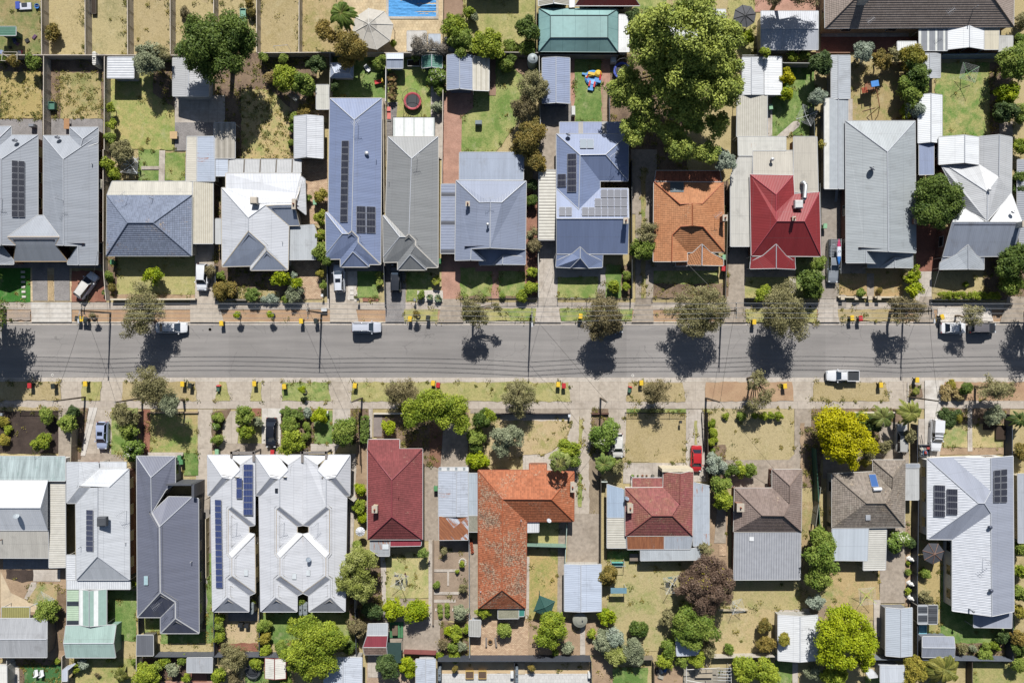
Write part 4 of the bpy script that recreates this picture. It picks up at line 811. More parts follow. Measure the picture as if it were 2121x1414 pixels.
# ------------------------------------------------------------------ southern row, west to east
h = house('white metal gabled house with stained green-grey front roof at the left edge', [
  R('D1', metal('#e9ecf2', .3, dirt=.04), 'a -200 578 3 b 425 578 3 r 358 820 4.9 q -200 820 4.9 c 425 1018 3 d -200 1018 3', 'abrq qrcd bcr'),
  FL('D1', metal('#b3c3c4', .3, dirt=.3, stain='#5f8f80'), '-200 362 578 365 578 582 -200 578', [2.3, 2.3, 2.9, 2.9], name='front_roof', sup='wall'),
  FL('D1', metal('#bfbbb2', .3), '-200 1020 425 1020 432 1265 -200 1262', [2.9, 2.9, 2.4, 2.4], name='rear_roof', sup='wall'),
  FL('D1', striped('#d3cfc4', '#c2bdb0', .9, .1, .3, True), '437 600 578 600 582 1346 435 1350', 2.5, name='carport_roof')], WHITEW)
dish(h, 'D1', 165, 890, .46, '#aab4bd'); vent(h, 'D1', 20, 1100, .07, .6, '#7d4a3a')
MW = metal('#d3d7dd', .25, dirt=.07)
h = house('white metal hip roof house with charcoal rooftop cooler and eight panel solar row', [
  R('D1', MW, 'r 868 640 4.7 s 866 1250 4.7 N 880 474 2.8 E 1143 475 2.8 x 970 636 4.0 y 705 626 4.0 q 1150 1457 2.8 p 680 1457 2.8 w 672 788 2.8 v 800 640 4.0', 'NExy Eqsrx srvwp'.replace('srvwp', 'rspwv') + ' qps', trim='#c9ccd0'),
  R('D1', MW, 'a 592 418 2.8 b 702 418 3.6 c 872 418 2.8 d 875 474 2.8 e 703 620 3.8 f 703 640 3.8 g 592 776 2.8', 'abfg bcdf'.replace('bcdf', 'bcde'), trim='#c9ccd0'),
  R('D1', metal('#b9bec6', .25), 'a 705 640 3.85 b 797 640 3.9 c 674 778 2.8 d 594 778 2.8', 'abcd', sup='none'),  # south slope of the white roof, its shade put into a greyer colour
  FL('D1', striped('#e3e6ea', '#c2c6cc', .3, .4), '675 1462 1153 1462 1155 1540 592 1540 592 1462', 2.5), FL('D1', striped('#e3e6ea', '#c2c6cc', .3, .4, .3, True), '590 1240 668 1240 668 1458 590 1460', 2.5),
  FL('D1', metal('#e1e4e9', .3), '885 415 1120 415 1120 465 885 465', 2.5)], BRICKR)
cooler(h, 'D1', 935, 928, '#55585e', 78); solar(h, 'D1', '772 833 836 835 838 1205 770 1200', 1, 8, '#363d58'); antenna(h, 'D1', 1125, 845); vent(h, 'D1', 1118, 1128, .05); vent(h, 'D1', 722, 1165, .04, .8, '#3c3f48')
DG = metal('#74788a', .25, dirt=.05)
h = house('dark charcoal metal roof house with box parapet wall at its front corner', [
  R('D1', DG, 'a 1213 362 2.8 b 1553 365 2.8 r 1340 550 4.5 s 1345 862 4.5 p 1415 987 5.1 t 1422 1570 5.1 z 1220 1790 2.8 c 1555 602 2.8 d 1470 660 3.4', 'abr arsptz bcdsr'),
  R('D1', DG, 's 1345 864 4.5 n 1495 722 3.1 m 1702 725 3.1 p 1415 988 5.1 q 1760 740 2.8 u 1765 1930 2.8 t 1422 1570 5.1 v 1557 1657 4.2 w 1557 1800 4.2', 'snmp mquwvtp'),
  R('D1', metal('#53566a', .25), 't 1422 1572 5.07 v 1556 1657 4.2 w 1425 1790 2.8 z 1220 1790 2.8', 'tvwz'),  # south face: same charcoal roofing with shade put into its colour
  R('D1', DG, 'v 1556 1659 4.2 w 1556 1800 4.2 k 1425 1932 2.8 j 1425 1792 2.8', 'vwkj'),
  R('D1', metal('#53566a', .25), 'w 1556 1802 4.2 u 1765 1932 2.8 k 1425 1932 2.8', 'wuk')], GREYW)  # lower south face, shade coloured in likewise
mm = MB()
for x0, y0, x1, y1 in ((1478, 612, 1705, 618), (1705, 612, 1722, 722)):
    a = Q('D1', x0, y0, 3.8); b = Q('D1', x1, y1, 3.8); mm.box(((a.x+b.x)/2, (a.y+b.y)/2, 1.95), (abs(b.x-a.x)+.12, abs(b.y-a.y)+.12, 3.9))
mm.build('parapet_wall', ribbed('#5d6068'), h['o'])
skylight(h, 'D1', 1283, 1422, 1317, 1502, '#b5d6de'); antenna(h, 'D1', 1440, 1650); vent(h, 'D1', 1702, 1295, .06, .6)
TW = metal('#dadce2', .25, dirt=.05); TW_SHADE = metal('#a3a7b3', .25, dirt=.05)  # second colour: same white roofing with shade painted in for south strips
def terrace(label, dx, mir=False):
    X = lambda x: (1777 - x) if mir else x + dx
    def r(mat, s, F, **k):
        a = s.split(); return R('D2', mat, ' '.join(f'{a[i]} {X(float(a[i+1]))} {a[i+2]} {a[i+3]}' for i in range(0, len(a), 4)), F, **k)
    e = 960
    return house(label, [
      r(TW, f'a 470 354 3 b 655 352 3 c 757 487 3.9 d 682 563 4.6 e 602 548 4.5 f 472 708 2.65 g 500 714 2.9 h 683 810 4.6 i 655 830 4.32 j 655 1220 4.32 k 686 1258 4.6 l 686 {463+e} 4.6 m 648 {493+e} 4.25 n 648 {652+e} 4.25 o 515 {778+e} 3.04 p 515 712 3.04 q 888 972 3 t 888 352 3.2 u 762 437 3.9', 'abcde aef defpgoimnx'.split()[0] + ' aef dfpgonmlkjih dcuqh'.replace('dcuqh', 'dctqh').replace('dctqh', 'dcutqh'), trim='#d9dadf'),
      r(TW, 'b 657 353 3 t 888 352 3.2 u 762 437 3.9', 'btu', sup='none'),
      r(TW_SHADE, 'e 603 550 4.52 d 660 550 4.56 p 515 712 3.02 f 472 710 3.02', 'edpf', sup='none'),
      r(TW_SHADE, 'h 685 812 4.6 q 888 973 3.02 x 836 982 3.02 i 656 832 4.4', 'hqxi', sup='none'),
      r(TW, 'i 656 834 4.38 x 836 984 3 y 836 1042 3 j 655 1220 4.38', 'ixyj', trim='#c8b8a0'),
      r(TW, 'y 836 1043 3.05 z 888 1055 3.3 k 687 1260 4.62 j 656 1222 4.42', 'yzkj', sup='none'),
      r(TW, f'k 688 1262 4.6 z 888 1056 3.2 w 893 {612+e} 3.0 l 688 {463+e} 4.6', 'kzwl', trim='#c8b8a0'),
      r(TW_SHADE, f'l 688 {464+e} 4.6 w 893 {613+e} 3 v 836 {640+e} 3 m 649 {496+e} 4.35', 'lwvm', sup='none'),
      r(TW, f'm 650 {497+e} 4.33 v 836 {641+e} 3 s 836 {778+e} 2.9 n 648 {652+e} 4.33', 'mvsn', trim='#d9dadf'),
      r(TW_SHADE, f'n 648 {654+e} 4.33 s 836 {780+e} 2.9 o 515 {780+e} 2.9', 'nso', trim='#d9dadf')], REND)
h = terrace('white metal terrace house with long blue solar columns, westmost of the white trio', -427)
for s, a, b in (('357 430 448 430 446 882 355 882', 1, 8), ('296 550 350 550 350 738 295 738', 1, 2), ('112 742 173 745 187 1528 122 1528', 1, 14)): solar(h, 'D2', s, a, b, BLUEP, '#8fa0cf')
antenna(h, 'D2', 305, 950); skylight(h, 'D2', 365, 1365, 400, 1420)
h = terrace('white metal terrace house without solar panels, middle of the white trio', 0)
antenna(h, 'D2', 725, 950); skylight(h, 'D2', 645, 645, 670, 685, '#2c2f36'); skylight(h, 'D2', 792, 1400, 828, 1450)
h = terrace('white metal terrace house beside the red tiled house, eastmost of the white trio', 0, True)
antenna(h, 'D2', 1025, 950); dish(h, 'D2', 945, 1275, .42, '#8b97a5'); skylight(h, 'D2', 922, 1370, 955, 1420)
def frame_box(name, label, t, boxes, z, c, ht=.3):
    cc = Q(t, boxes[0][0], boxes[0][1]); cc.z = 0; root = thing(name, label, 'portal', cc)
    m = MB(); lg = MB()
    for x0, y0, x1, y1 in boxes:
        a, b = Q(t, x0, y0, z), Q(t, x1, y1, z); m.box(((a.x+b.x)/2, (a.y+b.y)/2, z-ht/2), (abs(a.x-b.x), abs(a.y-b.y), ht))
    m.build('beam', plain(c, .7), root)
    for x0, y0, x1, y1 in boxes[:2]:
        for q in (Q(t, x0+8, y0+8, z), Q(t, x1-8, y1-8, z)): l = MB(); l.box((q.x, q.y, (z-ht)/2), (.2, .2, z-ht)); l.build('post', plain(c, .7), root)
frame_box('entry_portal', 'taupe box portal over the entry of the solar topped white terrace', 'D2', [(243, 322, 457, 342), (440, 318, 460, 410), (243, 322, 262, 378)], 3.4, '#8d8681')
frame_box('entry_portal', 'taupe box portal between the two eastern white terrace houses', 'D2', [(868, 322, 1100, 342), (1084, 322, 1104, 388), (872, 322, 892, 420)], 3.4, '#8d8681')
RT = tile('#94494a', '#834242', .08, .1)
h = house('maroon red tiled hip roof house with cream chimney beside the white terraces', [
  R('D2', RT, 'a 1464 300 2.8 b 1470 215 2.45 c 1745 215 2.45 e 1745 298 2.8 d 1949 298 2.8 r 1678 570 5 s 1678 898 5 q 1949 1100 2.8 p 1462 1100 2.8', 'abcedr arsp dqsr pqs'.replace('pqs', 'qps'), step=True, cap=plain('#96404b'), trim='#d5d2cf'),
  FL('D2', metal('#a9adb2', .3, .3), '1487 1110 1657 1106 1655 1246 1560 1246 1487 1190', 2.4), FL('D2', metal('#9c3a48', .3), '1665 1106 1940 1106 1935 1155 1665 1160', 2.5)], BRICKC)
chimney(h, 'D2', 1540, 815, 40, 52, 1.3, ('#d6c8a4', '#cabb96')); skylight(h, 'D2', 1595, 1140, 1650, 1185); vent(h, 'D2', 1740, 725, .05, .4, '#7d2a35')
h = shed('old silver gabled iron shed with rust streaked end beside the orange tiled house', [
  GAB('D3', metal('#c3cbd9', .4, .2, dirt=.15), 293, 495, 553, 895, 'y', 452, 2.5, 2.9), FL('D3', metal('#c9ced8', .4, .75), '297 897 555 895 555 1103 298 1105', [2.6, 2.5, 2.4, 2.5], name='roof', sup='wall'), FL('D3', striped('#dfe0e0', '#9aa3a8', 1.3, .3), '297 463 556 461 556 493 297 494', 2.45, name='awning'),
  FL('D3', metal('#b7c2cc', .3), '558 515 640 515 640 886 558 886', 2.4, name='side_roof'), FL('D3', soil('#8d8b7c', '#a19e8e', .5), '558 890 640 890 640 1032 558 1032', 2.4, name='side_roof')], GREYW)
OT = tile('#bd7048', '#b0643c', .45, .14); OTW = tile('#b96a44', '#a8623e', .92, .18)
h = house('orange tiled L-shaped house with long lichen speckled rear wing', [
  R('D3', OT, 'a 645 487 2.8 n 1100 487 2.8 o 1100 425 2.5 i 1250 425 2.5 j 1250 492 2.8 b 1495 500 2.8 r 862 741 5 s 1295 743 5 c 1493 938 2.8 v 1075 940 2.8 x 1250 490 2.8', 'anoijbsr bcs rscv', step=True, cap=plain('#b86238'), trim='#a5583a'),
  R('D3', OTW, 'a 645 487 2.8 r 860 741 5 v 1075 942 2.8 s 1065 1708 2.8 e 856 1545 5 w 648 1708 2.8', 'arew rvse swe', step=True, cap=plain('#b86238'), trim='#a5583a'),
  FL('D3', striped('#e4e6e8', '#c4c8cc', .3, .4), '1077 946 1182 946 1182 1034 1077 1036', 2.5, name='awning'),
  FL('E3', soil('#8b8a74', '#a09d88', .4), '822 760 1003 760 1003 840 822 842', 2.4), FL('E3', metal('#3f8f83', .3), '1005 758 1055 758 1052 820 1005 822', 2.38)], BRICKC)
chimney(h, 'D3', 1478, 625, 30, 80, .9, ('#e2c9a8', '#d8bc98')); dish(h, 'D3', 1268, 930, .4, '#c6ccd3'); vent(h, 'D3', 1025, 925, .07, .9); vent(h, 'E3', 668, 600, .09, .3)
RF = tile('#a0585a', '#96604f', .2, .12, '#b08c6c')
h = house('faded red tiled house with rusty rear lean-to and cream gable front', [
  R('D4', RF, 'a 150 643 2.8 n 487 640 2.8 v 633 783 4.2 s 568 888 4.75 r 388 888 4.75 w 152 1068 2.8 q 745 1066 2.8 E 752 492 2.8 N 490 502 2.8 p 640 517 4.2', 'anvsr arw wrsq EqsvpX'.replace('EqsvpX', 'Eqsvp') + ' Npvn', step=True, cap=plain('#96504c'), trim='#d8d3cc'),
  R('D4', RF, 'a 212 555 2.4 b 480 555 2.4 c 487 638 2.78 d 212 640 2.78', 'abcd', step=True, sup='post', name='porch_roof'),
  FL('D4', metal('#b6bfca', .4, .2), '755 595 895 625 895 1150 755 1158', 2.45, name='side_roof', sup='wall'), FL('D4', metal('#a9bcd2', .4), '-10 612 138 658 140 905 -10 905', 2.45, name='side_roof'), FL('D4', striped('#d5d1c4', '#b9b4a6', .4, .4, .3, True), '-10 912 138 912 156 1175 -10 1175', 2.4, name='carport_roof'),
  FL('D4', metal('#b58a74', .4, .95), '165 1073 495 1073 495 1186 170 1188', [2.75, 2.75, 2.4, 2.4], name='rear_roof', sup='wall'), FL('D4', metal('#b3bbc6', .4, .12), '497 1073 750 1073 728 1186 497 1186', [2.75, 2.75, 2.4, 2.4], name='rear_roof', sup='wall'), FL('D4', metal('#b9c0c6', .3), '287 1192 718 1189 843 1160 840 1280 287 1287', 2.3)], REND)
chimney(h, 'D4', 182, 805, 40, 70, 1.3, ('#c9b78a', '#bda97c')); dish(h, 'D4', 155, 735, .42, '#8592a3')
mm = MB(); a = Q('D4', 478, 480, 3.2); b = Q('D4', 752, 496, 3.2); mm.box(((a.x+b.x)/2, (a.y+b.y)/2, 1.6), (b.x-a.x, .5, 3.2)); mm.build('gable_wall', CREAMW, h['o'])
BT = tile('#94827a', '#85736a', .3, .1); BT2 = tile('#978b80', '#857a6c', .35, .16, '#a9a294')
def elhouse(label, mat, T, V, extra, cap, wall):
    return house(label, [R(T, mat, V, 'anvsr arw xrsy EqysvHX'.replace('EqysvHX', 'EqysvH').replace('Eqys', 'Eys') + ' NEH NHvn', step=True, cap=plain(cap), trim='#cfc9c0')] + extra, wall)
h = elhouse('brown tiled house with large flat grey iron rear roof', BT, 'D4', 'a 1122 645 2.8 n 1455 645 2.8 v 1610 783 4.3 s 1552 888 4.9 r 1363 886 4.9 w 1113 1032 2.8 x 1113 1032 2.8 y 1712 1030 2.8 E 1716 480 2.8 N 1455 480 2.8 H 1610 622 4.3'.replace('x 1113 1032 2.8', 'x 1114 1033 2.8'), [
  FL('D4', striped('#b0b2b8', '#999ca5', .4, .4), '1122 1036 1708 1036 1702 1455 1113 1458', [2.75, 2.75, 2.45, 2.45], name='rear_roof', sup='wall')], '#8a766c', BRICKR)
chimney(h, 'D4', 1150, 800, 56, 64, 1.2); skylight(h, 'D4', 1250, 1075, 1290, 1112, '#f0f2f4')
h = elhouse('grey-brown tiled house with blue solar water heater on the roof', BT2, 'D5', 'a 183 518 2.8 n 545 500 2.8 v 716 650 4.3 s 650 778 4.9 r 485 778 4.9 w 182 996 2.8 x 183 997 2.8 y 825 990 2.8 E 828 396 2.8 N 545 396 2.8 H 720 548 4.3', [
  FL('D5', metal('#c3ccd6', .6, dirt=.03), '183 1000 505 1000 495 1288 180 1284', [2.75, 2.75, 2.45, 2.45], name='rear_roof', sup='wall'), FL('D5', striped('#dcdad2', '#aba89e', .32, .4, .3, True), '508 1004 665 1004 655 1368 460 1372 462 1290 500 1290', 2.4), FL('D5', metal('#c3c4c3', .4), '832 470 950 470 950 748 832 748', 2.5, name='carport_roof'), FL('D5', metal('#a4aab3', .3), '830 432 958 432 958 462 830 462', 2.6, name='carport_roof')], '#85796c', CREAMW)
solar(h, 'D5', '500 520 565 519 598 640 527 640', 1, 1, '#3163a5', '#3163a5'); p0 = hit(h, 'D5', 535, 652)[0]; p1 = hit(h, 'D5', 608, 648)[0]; mm = MB(); mm.tube(p0+Vector((0, 0, .35)), p1+Vector((0, 0, .35)), .3, n=14); mm.build('water_heater_tank', plain('#e4e6ea', .3), h['o'], smooth=False); skylight(h, 'D5', 478, 880, 520, 925, '#f2f3f5')
LGG_SHEEN = striped('#e2e5ec', '#c5cad4', .4, .4); LGG = metal('#a1a7b7', .25, dirt=.04)  # same grey roofing twice; the striped one has a pale sheen painted in
h = house('large grey metal roof house with a pale sheen coloured into its west slopes and three black solar arrays', [
  R('D5', (LGG, LGG_SHEEN), 'a 1028 382 3 b 1252 372 3 e 1590 380 5 c 1590 670 5 d 1532 778 5.3 p 1478 778 5.3 q 1028 1097 3 s 1250 1100 3 t 1590 868 5 u 1250 1732 3 w 1600 1780 5 x 1795 1738 3.6 y 1787 362 3.6', 'apq:1 abcdp bec:1 eyxwtdc pdtsq twus:1', trim='#e3e4e6'),
  FL('D5', LGG, '1440 1762 1778 1752 1775 1885 1440 1878', 2.5)], WHITEW)
for s, a, b in (('1080 613 1187 618 1187 902 1078 896', 1, 5), ('1193 648 1297 652 1297 883 1193 879', 1, 4), ('1608 484 1729 471 1729 770 1606 772', 2, 5)): solar(h, 'D5', s, a, b, '#1e2130')
for x, y in ((1570, 985), (1578, 1545)): vent(h, 'D5', x, y, .14, .35, '#596073', True)
antenna(h, 'D5', 1520, 1265); vent(h, 'D5', 1395, 1715, .1, 1.0, '#8b9096', True)
# ------------------------------------------------------------------ top edge buildings
h = house('large brown-grey tiled roof house along the top right edge', [R('A5', tile('#a3948a', '#97887e', .1, .08), 'a 120 252 2.8 b 1792 240 2.8 c 1800 -380 2.8 d 112 -380 2.8 r 430 -60 5.4 s 1580 -62 5.4', 'abrs'.replace('abrs', 'absr') + ' bcs cdrs dar', step=True, cap=plain('#8d7c70'))], BRICKC)
chimney(h, 'A5', 445, -5, 70, 80, 1.5, ('#c9ccd0', '#bfc2c6')); antenna(h, 'A5', 470, 230); antenna(h, 'A5', 1170, 150); vent(h, 'A5', 1435, 80, .06, 1.1)
for lab, rf in (('grey and white striped patio roof below the brown-grey tiled roof', [FL('A5', striped('#8c9097', '#e1e3dd', 1.3, .25), '955 260 1205 262 1205 450 955 450', 2.5)]), ('bright white gabled patio roof between striped and cream roofs at the top right', [GAB('A5', WH, 1210, 250, 1530, 438, 'y', 1402, 2.5, 3.0, 22, sup='post')]),
                ('flat cream patio roof right of the white gabled patio', [FL('A5', metal('#d8cfb8', .4), '1532 252 1665 252 1660 440 1530 440', 2.5)]), ('pale grey lean-to at the right end of the top patio roofs', [FL('A5', metal('#c9c8c3', .3), '1665 320 1785 320 1785 460 1660 460', 2.3)]), ('small white awning left of the striped patio roof', [FL('A5', striped('#edefee', '#d6d8d8', .3, .4), '762 370 930 370 932 452 762 452', 2.3)])):
    shed(lab, rf, GREYW, name='patio_cover', cat='patio cover')
h = house('deep red metal roof cut by the top edge beside the conservatory', [R('A3', metal('#8e3a36', .3), 'a 1505 52 2.9 b 2080 52 2.9 c 1960 -120 4.5 d 1620 -120 4.5', 'abcd'), FL('A3', WH, '1455 -60 1500 -60 1500 60 1455 65', 2.6)], REND)
h = shed('glazed white framed conservatory at the top edge', [R('A3', striped('#a8a596', '#eceeed', .9, .12), 'a 1180 52 2.5 b 1315 28 3.4 c 1450 42 2.5 d 1450 -90 2.5 e 1315 -90 3.4 f 1180 -90 2.5', 'abef bcde', sup='wall', trim='#f0f0ee')], glass('#7d8680'), name='conservatory', cat='conservatory')
# ------------------------------------------------------------------ sheds
SH = (
 ('ribbed white flat roof shed in the yard left of the big dark tree', 'A1', [FL('A1', striped('#eef0f2', '#b4b8c0', .4, .45, .4, True), '955 508 1188 508 1187 694 952 693', 2.5, sup='wall', name='roof')], '#b9bcc0'),
 ('light grey gabled garage under the big dark tree', 'A1', [GAB('A1', metal('#c0c1c3', .3), 1533, 515, 1850, 853, 'y', 1675, 2.5, 3.0)], '#c9c8c4'),
 ('blue-grey shed half hidden under the rust coloured tree', 'A2', [R('A2', metal('#a9b5cc', .3), 'a 1135 562 2.1 b 1335 562 2.1 r 1170 650 2.6 s 1300 650 2.6 c 1332 690 2.1 d 1132 690 2.1', 'absr bcs cdrs dar')], '#a7aab0'),
 ('tiny white gabled cubby house with dark door by the back fence', 'A2', [GAB('A2', metal('#c3cde0', .3), 1632, 476, 1776, 606, 'x', 525, 2.0, 2.5)], '#dfe0e0'),
 ('narrow beige flat roof shed beside the long slate blue house', 'A2', [FL('A2', metal('#cfcdc2', .3), '1008 755 1116 755 1117 970 1008 970', 2.2, sup='wall', name='roof')], '#b7a98f'),
 ('silver gabled garage behind the white hip roof house', 'A2', [GAB('A2', metal('#d3d6dc', .3, dirt=.12), 812, 1035, 1068, 1405, 'y', 920, 2.5, 3.0, 14)], '#c9c4b6'),
 ('small dark green gabled shed beside the raised round bed', 'A3', [GAB('A3', metal('#4f8a78', .3), 145, 498, 325, 605, 'y', 232, 2.0, 2.4, 12)], '#2f6a58'),
 ('blue-grey double garage with cream lean-to beside brick driveway', 'A3', [GAB('A3', metal('#98a4be', .3), 368, 490, 591, 798, 'y', 480, 2.6, 3.1, 12), FL('A3', striped('#d6d0c0', '#c3bcaa', .8, .4, .3, True), '593 500 742 515 740 806 593 800', [2.55, 2.3, 2.3, 2.55])], '#6f7d92'),
 ('long blue-grey gabled shed beside the lawn with the jumping castle', 'A3', [GAB('A3', metal('#8f9dbd', .3), 1213, 516, 1457, 918, 'y', 1335, 2.5, 2.9, 8)], '#5e6c8c'),
 ('silver metal workshop with blotchy roof at the top right beside black octagon cover', 'A4', [GAB('A4', metal('#c5c9d2', .3), 1357, 100, 1862, 442, 'x', 258, 2.7, 3.3)], '#c9bfa8'),
 ('white flat shed roof mostly hidden by the largest tree', 'A4', [FL('A4', metal('#dfe1e2', .3), '435 85 1040 85 1045 420 430 420', 2.5, sup='wall', name='roof')], '#a9a7a2'),
 ('white iron strip roof beside the teal pool enclosure', 'A4', [FL('A4', metal('#eef0ef', .3, .2), '95 130 188 135 185 460 92 460', 2.4, sup='wall', name='roof')], '#c7c4bd'),
 ('silver and white rust streaked garage right of the largest tree', 'A4', [GAB('A4', metal('#d9dce0', .3, .1), 1190, 510, 1385, 838, 'y', 1270, 2.4, 2.8), FL('A4', metal('#eff1f3', .4), '1387 503 1537 505 1540 840 1387 840', [2.5, 2.3, 2.3, 2.5], sup='wall', name='roof'), FL('A4', striped('#cfcabd', '#b5b0a2', .3, .4), '1145 850 1410 848 1410 1212 1140 1212', 2.4)], '#c9c8c4'),
 ('pale grey gabled shed beside the dark bushy trees above the clothesline lawn', 'A5', [GAB('A5', metal('#bcc0c4', .3), 960, 475, 1142, 690, 'y', 1050, 2.2, 2.6)], '#b4b5b6'),
 ('green roofed shed cut by the left edge near the top', 'A1', [FL('A1', striped('#4f7d6a', '#5e8a76', .3, .4, .3, True), '-40 238 140 238 140 316 -40 316', 2.2, sup='wall', name='roof')], '#2f5a48'),
 ('grey gabled garage with window at the bottom left', 'E1', [GAB('E1', metal('#b4b6ba', .3, dirt=.14), -80, 842, 415, 1185, 'x', 1025, 2.6, 3.1)], '#8d8a84'),
 ('olive ribbed lean-to above the bottom left grey garage', 'E1', [FL('E1', striped('#a8a362', '#8f8a50', .3, .45), '15 742 262 742 260 838 15 838', 2.1)], '#9a9560'),
 ('big sage green gabled garage in the bottom left yards', 'E1', [R('E1', metal('#a9c4bc', .3), 'a 585 905 2.5 b 1028 900 2.5 r 1005 1061 3.0 q 565 1062 3.0 c 1025 1187 2.5 d 585 1187 2.5', 'abrq qrcd')], '#8fb0a4'),
 ('sage green gabled patio with white skylights beside the big sage garage', 'E1', [GAB('E1', striped('#9fbdb2', '#eef2f0', 3.1, .22, .3, True), 705, 585, 945, 898, 'y', 792, 2.5, 2.9, -14, sup='post'), FL('E1', striped('#b9d0b4', '#39404a', 3.1, .24, .3, True), '595 585 698 585 698 898 593 900', 2.4)], '#8fb0a4'),
 ('charcoal box shed beside the dark corrugated fence corner', 'E1', [FL('E1', metal('#6d7078', .3), '1215 990 1358 990 1360 1170 1212 1170', 2.2, sup='wall', name='roof')], '#6a675f'),
 ('pale grey box shed at the bottom edge below the dark fence', 'E1', [FL('E1', metal('#b3b7bd', .3, .08), '1660 1192 1885 1190 1882 1320 1658 1318', 2.2, sup='wall', name='roof')], '#b0b3b8'),
 ('narrow pale shed by the bottom edge left of the palm garden', 'E1', [FL('E1', metal('#c9d0dc', .3), '550 1305 598 1266 668 1242 598 1300 596 1396 552 1396', 2.1, sup='wall', name='roof')], '#b5b5b5'),
 ('white flat roof cut by the bottom left corner', 'E1', [FL('E1', metal('#e8e6df', .3), '-80 1258 58 1260 60 1450 -80 1450', 2.6, sup='wall', name='roof')], '#d6d3ca'),
 ('cream gabled shed with red barge boards at the bottom edge', 'E2', [GAB('E2', metal('#ebe8dd', .3), 553, 1195, 735, 1372, 'y', 637, 2.2, 2.6, -8, trim='#8c3a34', cap=plain('#8c3a34'))], '#cfc8b8'),
 ('silver gabled roof at the bottom edge below the largest lime tree', 'E2', [GAB('E2', metal('#cfd6e2', .3), 1075, 1188, 1412, 1500, 'y', 1245, 2.6, 3.0)], '#a9a7a2'),
 ('patched red and silver iron shed with tiled skirt by the lower fence', 'E2', [FL('E2', metal('#b5bac0', .35, .25), '1468 890 1640 886 1638 992 1458 992', [2.2, 2.2, 2.5, 2.5], sup='wall', name='roof'), FL('E2', metal('#a24450', .35), '1458 994 1638 994 1626 1094 1424 1094', [2.5, 2.5, 2.3, 2.3], sup='wall', name='roof'), R('E2', tile('#8a7468', '#7a665c'), 'a 1422 1097 2.28 b 1628 1097 2.28 c 1634 1160 2.0 d 1436 1160 2.0', 'abcd', step=True)], '#8f8578'),
 ('small ribbed grey shed on the brown brick patio', 'E3', [FL('E3', striped('#bdbcb6', '#a5a49e', .3, .4), '565 858 667 858 662 1000 565 996', 2.1, sup='wall', name='roof')], '#a3adb8'),
 ('white gabled roof at the bottom edge left of the paved courtyards', 'E3', [GAB('E3', metal('#c6cedb', .3), 92, 1202, 265, 1500, 'y', 178, 2.5, 2.8)], '#c2c2c0'),
 ('pale blue gabled garage at the end of the concrete drive', 'E3', [GAB('E3', metal('#c3cee0', .3, .06), 1410, 362, 1737, 775, 'y', 1556, 2.5, 2.9, -6)], '#c7c2b8'),
 ('white gabled shed with shaded east slope in the lower right yards', 'E4', [GAB('E4', metal('#e6e8ea', .3), 1506, 812, 1858, 1212, 'y', 1702, 2.5, 3.1, -14)], '#bdbbb4'),
 ('blue-white shed roof beneath the dense green tree', 'E4', [FL('E4', metal('#c5cfdf', .3), '598 1005 825 1050 800 1165 608 1172', 2.3, sup='wall', name='roof')], '#a5a9b0'),
 ('long silver gabled garage with ribbed grey wall beside dark fence', 'E5', [GAB('E5', metal('#bfc8d3', .3), 658, 747, 893, 1170, 'y', 792, 2.6, 3.0, -12)], '#8d8f93'),
 ('dark blue-grey gabled shed beside the raised garden bed at the bottom right', 'E5', [R('E5', metal('#9aa0ae', .3), 'a 985 1003 2.4 b 1262 1006 2.4 r 1272 1102 2.9 q 985 1100 2.9 c 1265 1186 2.4 d 982 1184 2.4', 'abrq qrcd')], '#7f8590'),
 ('dark framed patio roof with clear strip beside the gazebo lawn', 'E5', [FL('E5', striped('#4b4f56', '#a9adb2', 1.4, .25, .3, True), '945 725 1028 725 1028 890 945 890', 2.3), FL('E5', striped('#4a4c52', '#5b5e64', 1.2, .4, .3, True), '1034 725 1118 725 1115 890 1034 890', 2.3)], '#8a8d90'),
 ('pale silver shed at the bottom edge beside the date palm', 'E5', [FL('E5', metal('#cdd3dc', .3), '610 1262 822 1258 826 1405 610 1408', 2.4, sup='wall', name='roof')], '#b5bac2'),
 ('white lean-to at the bottom edge beside the pale silver shed', 'E5', [FL('E5', metal('#eceef0', .3), '468 1300 540 1296 592 1360 515 1370', 1.9)], '#b5bac2'),
 ('cream walled house corner showing at the right edge below the road', 'D5', [FL('D5', metal('#b5bac4', .3), '1830 520 2000 520 2000 1130 1835 1130', 2.6, sup='wall', name='roof')], '#d9cdb2'),
)
for lab, t, rf, wc in SH: shed(lab, rf, ribbed(wc))
